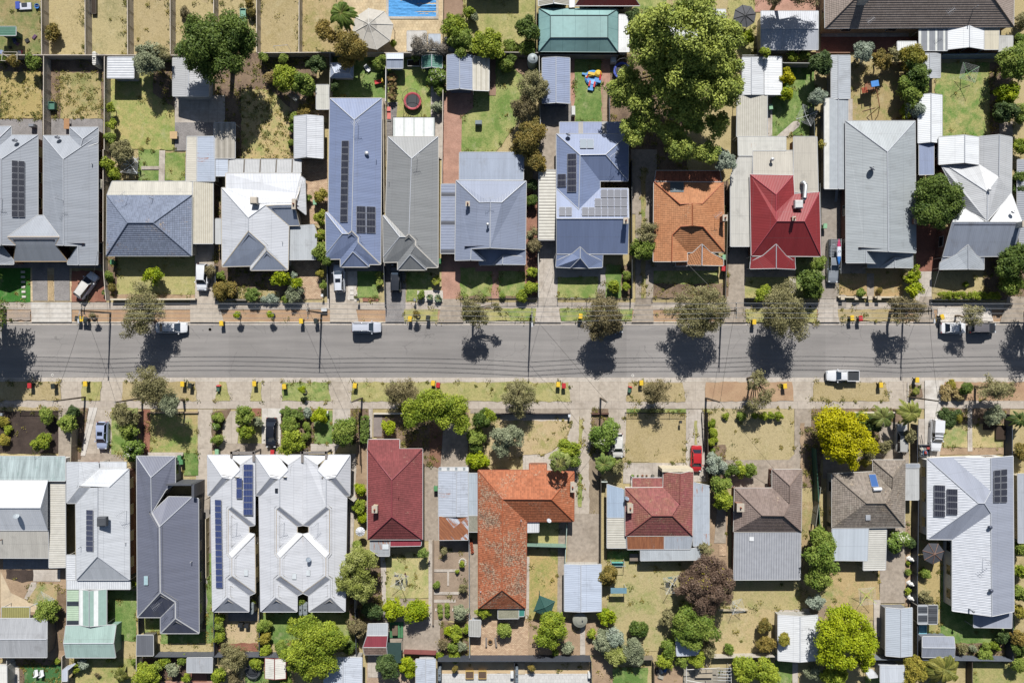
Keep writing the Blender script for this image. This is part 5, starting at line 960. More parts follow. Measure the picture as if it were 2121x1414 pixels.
# ------------------------------------------------------------------ fences and walls
def fence(t, s, c, label, h=1.85, kind='ribbed', name='fence', cat='fence', post=2.4):
    a = list(map(float, s.split())); pts = [Q(t, a[i], a[i+1], h) for i in range(0, len(a), 2)]
    c0 = pts[0].copy(); c0.z = 0; root = thing(name, label, cat, c0)
    mat = {'ribbed': ribbed, 'slat': lambda c: timber(c, .12, False), 'timber': lambda c: timber(c, .14), 'rail': plain, 'wall': lambda c: plain(c, .85)}[kind](c); pm = plain(c, .6)
    th = .2 if kind == 'wall' else .05
    for i in range(len(pts)-1):
        A, B = pts[i].copy(), pts[i+1].copy(); A.z = B.z = 0; d = B-A; L = d.length; d /= L; o = Vector((-d.y, d.x, 0)); M = Matrix((d, o, (0, 0, 1))).transposed()
        m = MB()
        if kind == 'rail':
            n = max(2, int(L/.13))
            for k in range(n): m.box(A + d*(L*(k+.5)/n) + Vector((0, 0, h/2)), (.022, .022, h-.1), M)
            for z in (.15, h-.06): m.box((A+B)/2 + Vector((0, 0, z)), (L, .04, .05), M)
            m.build('railing', mat, root)
        else:
            m.box((A+B)/2 + Vector((0, 0, h/2)), (L, th, h), M); m.build('panel', mat, root)
            m = MB(); m.box((A+B)/2 + Vector((0, 0, h+.02)), (L, th+.06, .06), M); m.build('top_rail' if kind != 'wall' else 'coping', pm, root)
        if kind != 'wall':
            n = max(1, round(L/post))
            for k in range(n+1):
                if k == 0 and i: continue
                m = MB(); m.box(A + d*(L*k/n) + Vector((0, 0, (h+.03)/2)), (.08, th+.05, h+.03), M); m.build('post', pm, root)
    return root
CF = '#d3c7b8'; DK = '#5f646d'
for t, s, c, lab, kw in (
  ('A1', '367 -60 371 487', CF, 'cream ribbed fence right of the littered green yard at the top left', {}), ('A1', '755 -60 757 487', CF, 'cream ribbed fence between the shrubby dry lot and the lot with the dark trough', {}),
  ('A1', '1130 -60 1134 487', CF, 'cream ribbed fence beside the plain straw lot at its west side', {}), ('A1', '1510 -60 1512 482', CF, 'cream ribbed fence between the straw lot and the big dark tree', {}),
  ('A2', '97 -60 97 150', CF, 'short cream ribbed fence run meeting the big dark tree from the top', {}), ('A2', '478 -60 478 465', CF, 'cream ribbed fence right of the big dark tree', {}), ('A2', '855 -60 853 465', CF, 'cream ribbed fence left of the tall palm at the top', {}),
  ('A1', '-80 490 880 490 1660 492', CF, 'long cream back fence behind the four dry lots at the top left', {}), ('A2', '490 470 1090 466 1625 470 1900 470', CF, 'long cream back fence behind the pool yard', {}),
  ('A1', '388 500 386 1200', CF, 'tall cream side fence between the two small lawns at the left', {}), ('A1', '927 505 925 1330', CF, 'cream side fence between the square lawn and the yard with the white shed', {}), ('B1', '916 0 915 815', CF, 'cream side fence beside the brick wall left of the blue tiled house', {}), ('B1', '915 825 918 1070 940 1335', CF, 'low cream fence angled beside the white station wagon', {'h': 1.3}),
  ('A2', '1130 472 1125 870', '#a9a59c', 'grey fence left of the lawn with the red slide', {}), ('A2', '1626 475 1622 900', '#e2dfd8', 'white thin fence between the slide lawn and the trampoline lawn', {}), ('A2', '1600 905 1610 1885', '#cbbda6', 'cream fence in the gap between the two long narrow houses', {}),
  ('A3', '332 800 322 1640', CF, 'cream fence along the red brick driveway', {}), ('A3', '-40 466 700 463 1175 468', '#b9b0a2', 'grey-beige back fence behind the double garage and tank', {}), ('A3', '1158 -60 1160 465', '#8a7a62', 'brown timber fence left of the teal pool enclosure', {'kind': 'timber'}), ('A3', '1186 490 1197 1110', '#a9a79f', 'grey fence between the tank yard and the blue shed', {}),
  ('A3', '332 -60 328 462', '#c9b48e', 'tan fence right of the swimming pool paving', {}), ('A3', '1185 486 1890 488', '#8f8a83', 'dull grey fence under the teal pool enclosure', {}), ('A3', '1808 800 1812 1085', '#4d5666', 'dark fence beside the timber walkway near the largest tree', {}),
  ('A4', '1190 492 1335 492 1560 560 1800 562', '#a8a8a4', 'grey back fence right of the largest tree', {}), ('A5', '-40 468 340 468', '#a87c62', 'reddish back fence between silver workshop and long carport', {}), ('A5', '1165 485 1740 478', '#7d93ab', 'blue-grey back fence in shade above the clothesline lawn', {}), ('A5', '20 930 30 1330', '#4a5154', 'dark green fence left of the long grey carport', {}),
  ('B1', '980 1328 1733 1325', '#d9cdb4', 'low cream front wall before the blue tiled house lawn', {'h': .8, 'kind': 'wall', 'name': 'front_wall', 'cat': 'wall'}), ('B2', '110 1030 112 1335', '#5a5f66', 'dark side fence left of the white hip roof house front yard', {'h': 1.3}), ('B2', '95 1330 385 1332', '#8e8578', 'low grey front fence below the rust coloured shrub', {'h': .7, 'kind': 'wall', 'name': 'front_wall', 'cat': 'wall'}),
  ('B2', '1103 1030 1108 1320', '#5b606a', 'dark slatted fence left of the silver wagon driveway', {'h': 1.4, 'kind': 'slat'}), ('B2', '1606 1030 1618 1400', '#4b5058', 'dark fence between the silver wagon yard and the dark wagon', {'h': 1.4}), ('B3', '485 1320 1180 1320', '#3f4248', 'black picket front fence before the square blue-grey house', {'h': 1.25, 'kind': 'rail'}),
  ('B3', '1352 1320 2010 1320', '#44474d', 'black picket front fence before the vivid blue house', {'h': 1.25, 'kind': 'rail'}), ('B3', '1178 860 1180 1315', '#c8c8c2', 'white thin fence left of the concrete drive of the vivid blue house', {'h': 1.5}), ('B4', '208 100 212 1318', '#3f4347', 'dark fence between the vivid blue house and the shady strip drive', {}), ('B4', '395 1316 1050 1314', '#6a5f55', 'low brown wire front fence before the orange northern house', {'h': .9, 'kind': 'rail'}),
  ('B4', '1062 560 1040 1320', '#6e6a62', 'grey fence between the orange tiled house and the crimson house drive', {'h': 1.5}), ('B4', '1225 1318 1890 1316', '#3f3f3f', 'dark front fence before the crimson house', {'h': 1.2}), ('B5', '75 300 85 700', '#5c6060', 'dark fence right of the crimson house', {}), ('B5', '235 1305 490 1310', '#d9cbb0', 'low cream pillared front wall left of the path to the sage house', {'h': .7, 'kind': 'wall', 'name': 'front_wall', 'cat': 'wall'}), ('B5', '560 1308 800 1308', '#d9cbb0', 'low cream pillared front wall right of the path to the sage house', {'h': .7, 'kind': 'wall', 'name': 'front_wall', 'cat': 'wall'}),
  ('B5', '1070 1330 1720 1330', '#4c4f50', 'dark low front fence below the long clipped hedge', {'h': .9}),
  ('C1', '150 1078 520 1076', '#4b4743', 'black low rail fence above the dark mulch garden', {'h': .9, 'kind': 'rail'}), ('C1', '632 1245 628 1540', '#b8ad93', 'cream fence between the mulch garden driveway and the blue hatchback drive', {}), ('C1', '1222 1085 1222 1450', '#3d4048', 'black ribbed fence left of the shaded lawn', {}), ('C1', '1335 1090 1757 1086', '#b39c7c', 'low timber edge in front of the shaded lawn', {'h': .35, 'kind': 'wall', 'name': 'edging', 'cat': 'edging'}),
  ('C2', '1385 1100 1395 1560', '#6a5c50', 'brown fence left of the clipped hedge by the red tiled house', {'h': 1.4}), ('C2', '1515 1098 1900 1098', '#d8cfbe', 'low white front wall before the red tiled house', {'h': .6, 'kind': 'wall', 'name': 'front_wall', 'cat': 'wall'}), ('C3', '795 1100 1460 1100', '#463a38', 'dark brown low front fence below the straggly olive tree', {'h': .9}), ('C3', '1650 1100 1805 1098', '#6a4a3c', 'short brown garden wall at the foot of a service pole', {'h': .5, 'kind': 'wall', 'name': 'garden_wall', 'cat': 'wall'}),
  ('C4', '158 1094 690 1096', '#26282b', 'black tubular front fence with finials before the faded red house', {'h': 1.1, 'kind': 'rail'}), ('C4', '880 1092 888 1690', '#5a5048', 'dark brown side fence right of the red sedan driveway', {'h': 1.6, 'kind': 'timber'}), ('C4', '845 1094 862 1390', '#33302e', 'black open sliding gate beside the brown side fence', {'h': 1.3, 'kind': 'rail', 'name': 'gate', 'cat': 'gate'}),
  ('C5', '380 1088 760 1088', '#d8cdb6', 'pale low front wall below the straggly palms', {'h': .7, 'kind': 'wall', 'name': 'front_wall', 'cat': 'wall'}), ('C5', '940 1200 940 1700', '#4a4d55', 'dark ribbed fence between the silver wagon and the white canopy ute', {}), ('D5', '948 760 940 1420', '#454a55', 'dark ribbed fence left of the large grey solar house', {}), ('E5', '938 330 940 1205', '#454a55', 'dark ribbed fence between long silver garage and gazebo lawn', {}), ('C5', '1782 1110 1780 1500', '#4f5664', 'dark ribbed fence at the right end of the raised garden beds', {}),
  ('D5', '40 300 75 1000', '#3d6a55', 'green ribbed fence left of the grey-brown tiled house', {}), ('D4', '1885 640 1840 980', '#8f8f83', 'grey fence right of the brown tiled house', {}),
  ('D3', '1735 560 1732 1320', '#5d5850', 'dark brown fence left of the faded red house side carport', {}), ('D3', '1740 590 1790 590', '#cfd8cf', 'short pale fence at the front of the pale blue side carport', {}), ('E3', '1432 20 1415 360', '#a9bdb4', 'pale green fence between the grassed court and the concrete drive', {'h': 1.5}), ('E3', '1078 198 1425 208', '#86a796', 'sage green wall fence across the grassed court', {'h': 1.9}),
  ('E3', '563 150 566 860', '#8e9196', 'grey fence between vegetable garden and orange house side path', {'h': 1.5}), ('E3', '245 150 243 900', '#8b7a68', 'low brown edging left of the vegetable garden', {'h': .5, 'kind': 'wall', 'name': 'edging', 'cat': 'edging'}), ('E3', '567 1000 568 1190', '#8f9296', 'short grey fence running down from the brick patio shed', {}),
  ('E1', '1370 1178 1890 1180', DK, 'dark grey back fence below the charcoal house lawn', {}), ('E2', '98 1180 500 1180', DK, 'dark grey back fence below the small yard with bark bed', {}), ('E2', '502 1182 760 1188', DK, 'dark grey back fence meeting the largest lime tree', {}), ('E2', '98 790 100 1178', '#4d535b', 'dark fence left of the small yard with bark bed', {}), ('E2', '502 640 500 1178', '#4d535b', 'dark fence between the small bark bed yard and the lime tree yard', {}), ('E2', '1352 780 1362 1180', '#4d535b', 'dark fence right of the lime tree yard', {}), ('E2', '1345 320 1350 780', '#a9a59a', 'pale fence right of the eastmost terrace house', {}),
  ('E3', '-20 1150 265 1160', '#8c4d4a', 'maroon back fence below the concrete pad', {'h': 1.5}), ('E3', '285 1220 1645 1220', '#4a4f59', 'long dark back fence above the paved courtyards', {'h': 2.2}), ('E3', '285 1222 286 1480', '#3c4048', 'dark side fence at the left of the paved courtyards', {}), ('E3', '965 1222 966 1480', '#3c4048', 'dark fence dividing the two paved courtyards', {}), ('E3', '1648 1225 1652 1480', '#3c4048', 'dark side fence at the right of the paved courtyards', {}),
  ('E4', '20 1210 400 1205', '#8a7f70', 'weathered fence below the silver-green shrubs', {'h': 1.5}), ('E4', '405 1250 408 1450', '#5a5048', 'brown fence right of the small green lawn at the bottom', {'h': 1.5}), ('E4', '940 1190 1480 1180', '#c9c2b4', 'pale back fence below the bare dirt yard', {'h': 1.5}), ('E4', '1238 765 980 768', '#c9b998', 'low cream retaining wall beside the brown feathery tree', {'h': .6, 'kind': 'wall', 'name': 'retaining_wall', 'cat': 'wall'}),
  ('E5', '545 1205 938 1207', '#7f878f', 'grey back fence behind the long silver garage', {}), ('E5', '940 1207 1785 1217', '#6f7683', 'blue-grey back fence below the raised garden bed', {}), ('E5', '1785 790 1787 1217', '#454b55', 'dark side fence right of the raised garden bed', {}), ('E5', '1425 1218 1425 1480', '#5b4f45', 'brown fence right of the date palm', {'h': 1.5}), ('E1', '1210 1180 1210 1480', '#c9bfae', 'pale ribbed fence at the bottom between the palm garden and shrub garden', {}), ('E1', '550 1180 548 1480', '#c9bfae', 'pale ribbed fence right of the white deck chairs', {}), ('E1', '60 1200 65 1480', '#c2c0bb', 'white slatted fence at the bottom left corner', {}),
  ('E1', '1228 840 1232 990', '#3d3f44', 'short dark fence beside the little light well of the charcoal house', {}), ('D1', '1825 920 1828 1440', '#d6c8ab', 'cream fence between charcoal house and white terrace', {'h': 1.4})):
    fence(t, s, c, lab, **kw)
# pillars of the pillared wall
for i, x in enumerate((275, 398, 518, 600, 752)):
    q = Q('B5', x, 1310, .9); m = MB(); m.box((q.x, q.y-.1, .45), (.5, .5, .9)); m.box((q.x, q.y-.1, .94), (.62, .62, .08))
    tag(m.build('gate_pillar', plain('#cfc0a6', .85), org=(q.x, q.y, 0)), 'square cream pillar of the low wall before the sage grey house', 'pillar', 'pillars of the cream front wall')
def gate(t, x0, x1, y, label, h=1.25):
    a, b = Q(t, x0, y, h), Q(t, x1, y, h); a.z = b.z = 0; root = thing('gate', label, 'gate', a); d = b-a; L = d.length; d /= L
    for s0, s1 in ((0, .49), (.51, 1)):
        m = MB(); n = 12
        for k in range(n+1): m.tube(a + d*(L*(s0+(s1-s0)*k/n)) + Vector((0, 0, .08)), a + d*(L*(s0+(s1-s0)*k/n)) + Vector((0, 0, h)), .012, n=4)
        for z in (.1, h): m.tube(a + d*(L*s0) + Vector((0, 0, z)), a + d*(L*s1) + Vector((0, 0, z)), .02, n=5)
        m.build('gate_leaf', plain('#3a3c40', .5), root)
for t, x0, x1, y, l in (('B3', 1182, 1346, 1318, 'black double driveway gate of the vivid blue house'), ('B4', 240, 392, 1318, 'wire double driveway gate at the shady strip drive'), ('B5', 66, 226, 1322, 'black double gate in front of the parked ute with kayak')): gate(t, x0, x1, y, l)
# ------------------------------------------------------------------ vehicles
def car(kind, c, label, t, X, Y, ang, Lpx, cat='car', roofc=None, rails=False, sun=False, tray=None, zc=.7):
    """ang: heading in degrees, 0 = nose east (right), 90 = nose north (up)"""
    w = Q(t, X, Y, zc); L = Lpx*MPZ*(H_-zc)/H_; W = 1.84; root = thing({'ute': 'utility_vehicle'}.get(kind, 'parked_car'), label, cat, (w.x, w.y, -.09 if CY-20 < 0 else 0), 'parked vehicles')
    z0 = -.09 if abs(w.y+1.7) < 5.2 else .07
    root.location = (w.x, w.y, z0); ORG[root.name] = Vector((0, 0, 0)); root.rotation_euler = (0, 0, math.radians(ang))
    bodym = paint(c); h = L/2
    P_ = {'sedan': dict(b=.92, hood=.86, boot=.95, wr=(.30, .14), rr=(-.36, -.22), H=1.44), 'hatch': dict(b=.95, hood=.88, boot=1.0, wr=(.27, .10), rr=(-.47, -.38), H=1.5),
          'suv': dict(b=1.08, hood=1.02, boot=1.1, wr=(.25, .11), rr=(-.485, -.43), H=1.76), 'ute': dict(b=1.08, hood=1.04, boot=1.05, wr=(.22, .10), rr=(-.1, -.07), H=1.74)}[kind]
    prof = [(-.5, .62, .45, P_['boot']-.22), (-.485, .80, .32, P_['boot']-.04), (-.42, .89, .24, P_['boot']), (-.28, .92, .22, P_['b']), (0, .92, .22, P_['b']), (.22, .92, .22, P_['b']), (.27, .915, .22, P_['b']-.02), (.38, .88, .22, P_['hood']), (.455, .80, .26, P_['hood']-.09), (.49, .66, .32, P_['hood']-.2), (.5, .5, .42, .66)]
    m = MB(); rings = []
    for x, hw, zb, zt in prof:
        r = [(x*L, -hw, zb), (x*L, -hw*1.0, zb+(zt-zb)*.62), (x*L, -hw*.93, zt-.03), (x*L, -hw*.6, zt+.015), (x*L, 0, zt+.025), (x*L, hw*.6, zt+.015), (x*L, hw*.93, zt-.03), (x*L, hw, zb+(zt-zb)*.62), (x*L, hw, zb)]
        rings.append(r)
    for i in range(len(rings)-1):
        for k in range(8): m.poly([rings[i][k], rings[i+1][k], rings[i+1][k+1], rings[i][k+1]][::-1] if False else [rings[i][k+1], rings[i+1][k+1], rings[i+1][k], rings[i][k]])
    m.poly(rings[0]); m.poly(rings[-1][::-1])
    bo = m.build('body', bodym, root, smooth=True)
    # cabin
    w0, w1 = P_['wr']; r0, r1 = P_['rr']; zb, zt = P_['b']+.01, P_['H']; a, b = .8, .63
    B = {'fl': (w0*L, a*.96, zb-.02), 'fr': (w0*L, -a*.96, zb-.02), 'rl': (r0*L, a, zb), 'rr': (r0*L, -a, zb)}
    T = {'fl': (w1*L, b, zt-.05), 'fr': (w1*L, -b, zt-.05), 'rl': (r1*L, b, zt-.04), 'rr': (r1*L, -b, zt-.04)}
    gl = glass('#1d2430')
    fm = ((w1+.02)*L, 0, zt-.03)
    for nm, q in (('windscreen', [B['fr'], B['fl'], T['fl'], T['fr']]), ('rear_window', [B['rl'], B['rr'], T['rr'], T['rl']]), ('side_window', [B['fl'], B['rl'], T['rl'], T['fl']]), ('side_window', [B['rr'], B['fr'], T['fr'], T['rr']])):
        m = MB(); m.poly(q); m.build(nm, glass('#3d4a5a') if nm == 'windscreen' else gl, root)
    m = MB(); xs = [w1*L+.03, w1*L*.6+r1*L*.4, w1*L*.3+r1*L*.7, r1*L-.03]; rr = [[(x, y*b*(.97 if i in (0, 3) else 1.03), zt-.05+dz*(.5 if i in (0, 3) else 1)) for y, dz in ((-1, 0), (-.75, .045), (0, .07), (.75, .045), (1, 0))] for i, x in enumerate(xs)]
    for i in range(3):
        for k in range(4): m.poly([rr[i][k], rr[i][k+1], rr[i+1][k+1], rr[i+1][k]])
    for k, v in (('fl', 1), ('fr', -1)):                     # pillars
        m.tube(B[k], T[k], .045, n=5); kk = 'r'+k[1]; m.tube(B[kk], T[kk], .06, n=5); m.tube(T[k], T[kk], .04, n=5)
        bx = (B[k][0]+B[kk][0])/2; m.tube((bx, v*a, zb), (bx, v*b, zt-.05), .035, n=5)
    ro = m.build('roof', paint(roofc) if roofc else bodym, root, smooth=True)
    if rails:
        for v in (1, -1): m = MB(); m.tube((xs[0]-.2, v*b*.92, zt+.06), (xs[3]+.2, v*b*.92, zt+.06), .025, n=5); m.build('roof_rail', plain('#3c3f44'), ro)
    if sun: m = MB(); m.box(((xs[0]*.62+xs[3]*.38), 0, zt+.02), (.62, .85, .03)); m.build('sunroof', gl, ro)
    for v in (1, -1):
        m = MB(); m.box((w0*L-.25, v*1.02, zb+.05), (.16, .2, .14)); m.build('mirror', bodym, root, bevel=.03)
        m = MB(); m.box((.468*L, v*.62, P_['hood']-.14), (.14, .3, .12)); m.build('headlight', plain('#dfe5ea', .1, 0, .8), root, bevel=.03)
        m = MB(); m.box((-.487*L, v*.7, P_['boot']-.13), (.08, .22, .2)); m.build('tail_light', plain('#a01d20', .2), root, bevel=.02)
        for xx in (.31, -.30):
            m = MB(); M = Matrix.Rotation(math.pi/2, 3, 'X'); m.lathe((xx*L, v*.82, .33), [(.2, -.1), (.31, -.11), (.33, -.08), (.33, .08), (.31, .11), (.2, .1)], 16, M=M); wo = m.build('tyre', plain('#1f2022', .9), root)
            m = MB(); m.disc((xx*L, v*.925, .33), .2, 12, Matrix.Rotation(-v*math.pi/2, 3, 'X')); m.build('rim', plain('#a8abb0', .3, .6), wo)
    m = MB(); m.box((.497*L, 0, .5), (.05, 1.2, .18)); m.build('grille', plain('#222428'), root); m = MB(); m.box((-.5*L, 0, .72), (.03, .5, .12)); m.build('number_plate', plain('#e4e2d8'), root)
    if tray == 'open':
        m = MB(); m.box((-.31*L, 0, P_['b']+.035), (.36*L, 1.5, .05)); m.build('tray_liner', plain('#3b3f44', .8), root)
        m = MB()
        for y in (-.84, .84): m.box((-.30*L, y, P_['b']+.12), (.38*L, .1, .22))
        m.box((-.488*L, 0, P_['b']+.12), (.07, 1.75, .22)); m.box((-.115*L, 0, P_['b']+.2), (.06, 1.6, .34)); m.build('tray_wall', bodym, root)
    if tray == 'canopy':
        m = MB(); m.box((-.29*L, 0, 1.42), (.4*L, 1.66, .78), taper=.94); m.build('canopy', bodym, root, bevel=.06)
        for xx in (.03, -.06):
            m = MB(); m.box((xx*L, 0, 1.83), (.08, 1.45, .05)); m.build('roof_bar', plain('#2c2e32'), root)
    if tray == 'rack':
        m = MB(); m.box((-.29*L, 0, 1.02), (.42*L, 1.8, .12)); m.build('flat_tray', plain('#4d5054', .8), root)
        m = MB()
        for y in (-.8, .8):
            m.tube((.3*L, y, 1.95), (-.5*L, y, 1.95), .03, n=5)
            for xx in (-.49, -.1, .25): m.tube((xx*L, y, 1.0), (xx*L, y, 1.95), .03, n=5)
        for k in range(9): m.tube((-.48*L+k*.24, -.8, 1.97), (-.48*L+k*.24, .8, 1.97), .04, n=5)
        m.build('ladder_rack', plain('#c9ccd0', .4, .3), root)
    return root
W_ = '#eceef2'
car('hatch', W_, 'white station wagon parked at an angle on the red bark at the left', 'B1', 768, 1205, 54, 258, roofc='#e6e2da')
car('suv', W_, 'white four wheel drive in the drive beside the blue tiled house', 'B1', 1800, 1132, -92, 240)
car('sedan', W_, 'white sedan at the kerb half under a street tree at the left', 'C1', 1520, 335, 0, 280)
car('suv', '#dde1ea', 'silver wagon with sunroof and roof rails nosed under the slate blue house', 'B2', 1212, 1143, 92, 250, rails=True, sun=True)
car('suv', '#2c3038', 'dark blue wagon in the shaded drive of the mid grey long house', 'B2', 1717, 1143, 89, 250)
car('suv', '#cdd2df', 'silver-white four wheel drive parked alone at the northern kerb', 'C2', 1453, 333, 0, 262, rails=True)
car('ute', W_, 'white ute with open dark tray driving at the southern kerb', 'C5', 271, 762, 180, 284, 'ute', tray='open')
car('sedan', W_, 'white sedan dappled by leaf shade at the right kerb', 'C5', 1258, 340, 0, 222)
car('suv', '#36393f', 'dark wagon with grey roof at the kerb behind the dappled white sedan', 'C5', 1515, 340, 0, 235, roofc='#6f6c70')
car('hatch', '#2a3548', 'navy car hidden under the third northern street tree', 'C4', 8, 338, 0, 245)
car('hatch', '#a9b6d6', 'pale blue hatchback with sunroof on the concrete drive at the left', 'C1', 912, 1290, -91, 246, sun=True)
car('sedan', '#1f222c', 'black sedan on the pale drive before the white terraces', 'C2', 609, 1265, -91, 268)
car('sedan', '#c8141c', 'bright red sedan beside the brown side fence', 'D4', 780, 382, -91, 232)
car('suv', '#b9b8b4', 'silver wagon parked under the straggly palms', 'D5', 790, 203, 88, 255)
car('ute', W_, 'white ute with canopy and black roof bars beside the loaded trailer', 'D5', 1098, 175, -93, 284, 'ute', tray='canopy')
car('hatch', '#e4e2da', 'white car half covered by the white flowering shrub', 'D4', 84, 265, -90, 215)
ut = car('ute', '#8d949c', 'grey work ute with white ladder rack beside the sage grey house', 'B5', 185, 992, -91, 385, 'ute', tray='rack')
q = Q('B5', 243, 905, 2.1); m = MB()
prof = [(-2.1, .02), (-1.6, .2), (-.8, .33), (0, .37), (.8, .33), (1.6, .2), (2.1, .02)]; cols = 3
for i in range(6):
    (x0, r0), (x1, r1) = prof[i], prof[i+1]
    for k in range(8):
        a0, a1 = 2*math.pi*k/8, 2*math.pi*(k+1)/8
        f = lambda x, r, a: (q.x + r*math.cos(a), q.y + x, 2.12 + .6*r*math.sin(a))
        m.poly([f(x0, r0, a0), f(x1, r1, a0), f(x1, r1, a1), f(x0, r0, a1)], None, 0 if i in (0, 1) else (1 if i < 4 else 2))
kk = m.build('kayak', [plain('#2f7fd6', .3), plain('#dfe6f2', .3), plain('#c2376a', .3)], org=(q.x, q.y, 2.12)); tag(kk, 'blue white and pink kayak lying on the ladder rack', 'kayak')
m = MB(); m.lathe((q.x, q.y, 2.33), [(.2, 0), (.16, .02), (.12, -.08), (.001, -.08)], 12); m.build('cockpit', plain('#20242c'), kk)
def trailer():
    q = Q('D5', 992, 310, .6); r = thing('box_trailer', 'cage trailer loaded with junk beside the white canopy ute', 'trailer', (q.x, q.y, 0)); w, l = 1.7, 1.9
    m = MB(); m.box((q.x, q.y, .55), (w, l, .06)); 
    for sx, sy, dx, dy in ((w/2, 0, .05, l), (-w/2, 0, .05, l), (0, l/2, w, .05), (0, -l/2, w, .05)): m.box((q.x+sx, q.y+sy, .78), (dx, dy, .42))
    m.build('tray', plain('#8d9196', .5, .4), r)
    m = MB()
    for i in range(6):
        for sx in (-w/2, w/2): m.tube((q.x+sx, q.y-l/2+l*i/5, 1), (q.x+sx, q.y-l/2+l*i/5, 1.45), .015, n=4)
    for sx in (-w/2, w/2): m.tube((q.x+sx, q.y-l/2, 1.45), (q.x+sx, q.y+l/2, 1.45), .02, n=4)
    m.build('cage', plain('#9ba0a6', .4, .5), r)
    m = MB(); m.tube((q.x, q.y+l/2, .5), (q.x-.3, q.y+l/2+1.6, .5), .05, n=5); m.build('drawbar', plain('#44474b'), r)
    for sx in (-1, 1): m = MB(); m.lathe((q.x+sx*(w/2+.12), q.y, .32), [(.16, -.08), (.3, -.09), (.32, 0), (.3, .09), (.16, .08)], 14, M=Matrix.Rotation(math.pi/2, 3, 'Y')); m.build('wheel', plain('#222326', .9), r)
    rg = random.Random(4)
    for i in range(16):
        m = MB(); c = ('#2f7fae', '#d8d8d4', '#3b3f44', '#c9c4b4', '#9c3a34', '#77828c')[i % 6]; e = Matrix.Rotation(rg.uniform(0, 3), 3, 'Z') @ Matrix.Rotation(rg.uniform(-.6, .6), 3, 'X')
        bx, by = q.x+rg.uniform(-.62, .62), q.y+rg.uniform(-.7, .7); m.box((bx, by, .75+rg.uniform(0, .35)), (rg.uniform(.15, .5), rg.uniform(.15, .5), rg.uniform(.1, .3)), e)
        o = m.build('junk', plain(c), org=(bx, by, .7)); tag(o, 'piece of mixed junk heaped in the cage trailer', 'junk', 'junk heaped in the trailer')
trailer()
# ------------------------------------------------------------------ wheelie bins
def bin_proto(lid, body='#2b3230'):
    r = bpy.data.objects.new('wheelie_bin', None); COL.objects.link(r); ORG[r.name] = Vector()
    m = MB(); z = ((.42, .5, .12), (.58, .68, .98)); 
    lo = [(sx*.21, sy*.24, .1) for sx, sy in ((-1, -1), (1, -1), (1, 1), (-1, 1))]; hi = [(sx*.29, sy*.36, 1.0) for sx, sy in ((-1, -1), (1, -1), (1, 1), (-1, 1))]
    for i in range(4): m.poly([lo[i], lo[(i+1) % 4], hi[(i+1) % 4], hi[i]])
    m.poly(lo[::-1]); m.poly(hi); m.box((0, 0, .98), (.62, .76, .05)); m.build('bin_body', plain(body, .6), r, bevel=.02)
    m = MB(); m.box((0, .0, 1.05), (.66, .82, .09), taper=.86); m.box((0, .43, 1.03), (.5, .09, .07)); m.build('lid', plain(lid, .45), r, bevel=.03)
    for s in (-1, 1): m = MB(); m.lathe((s*.25, .3, .12), [(.04, -.04), (.12, -.04), (.12, .04), (.04, .04)], 12, M=Matrix.Rotation(math.pi/2, 3, 'Y')); m.build('wheel', plain('#1c1d1e'), r)
    m = MB(); m.tube((-.25, .45, .98), (.25, .45, .98), .025, n=6); m.build('handle', plain(body), r)
    return r
BP = {}
def wbin(lid, t, X, Y, label, rot=0.0, tip=0.0, body='#2b3230', group=None):
    key = (lid, body)
    if key not in BP: BP[key] = bin_proto({'y': '#f2c800', 'r': '#c9282f', 'g': '#5d9a66', 'k': '#343a36', 'p': '#8fc096'}[lid], body); o = BP[key]
    else: o = copy_tree(BP[key])
    q = Q(t, X, Y, 1.05 if not tip else .4); o.location = (q.x, q.y, .3 if tip else (-.09 if abs(q.y+1.65) < 4.65 else .08)); o.rotation_euler = (tip, 0, rot + math.sin(X*7+Y)*.12)
    tag(o, label, 'bin', group or 'wheelie bins put out along the street'); return o
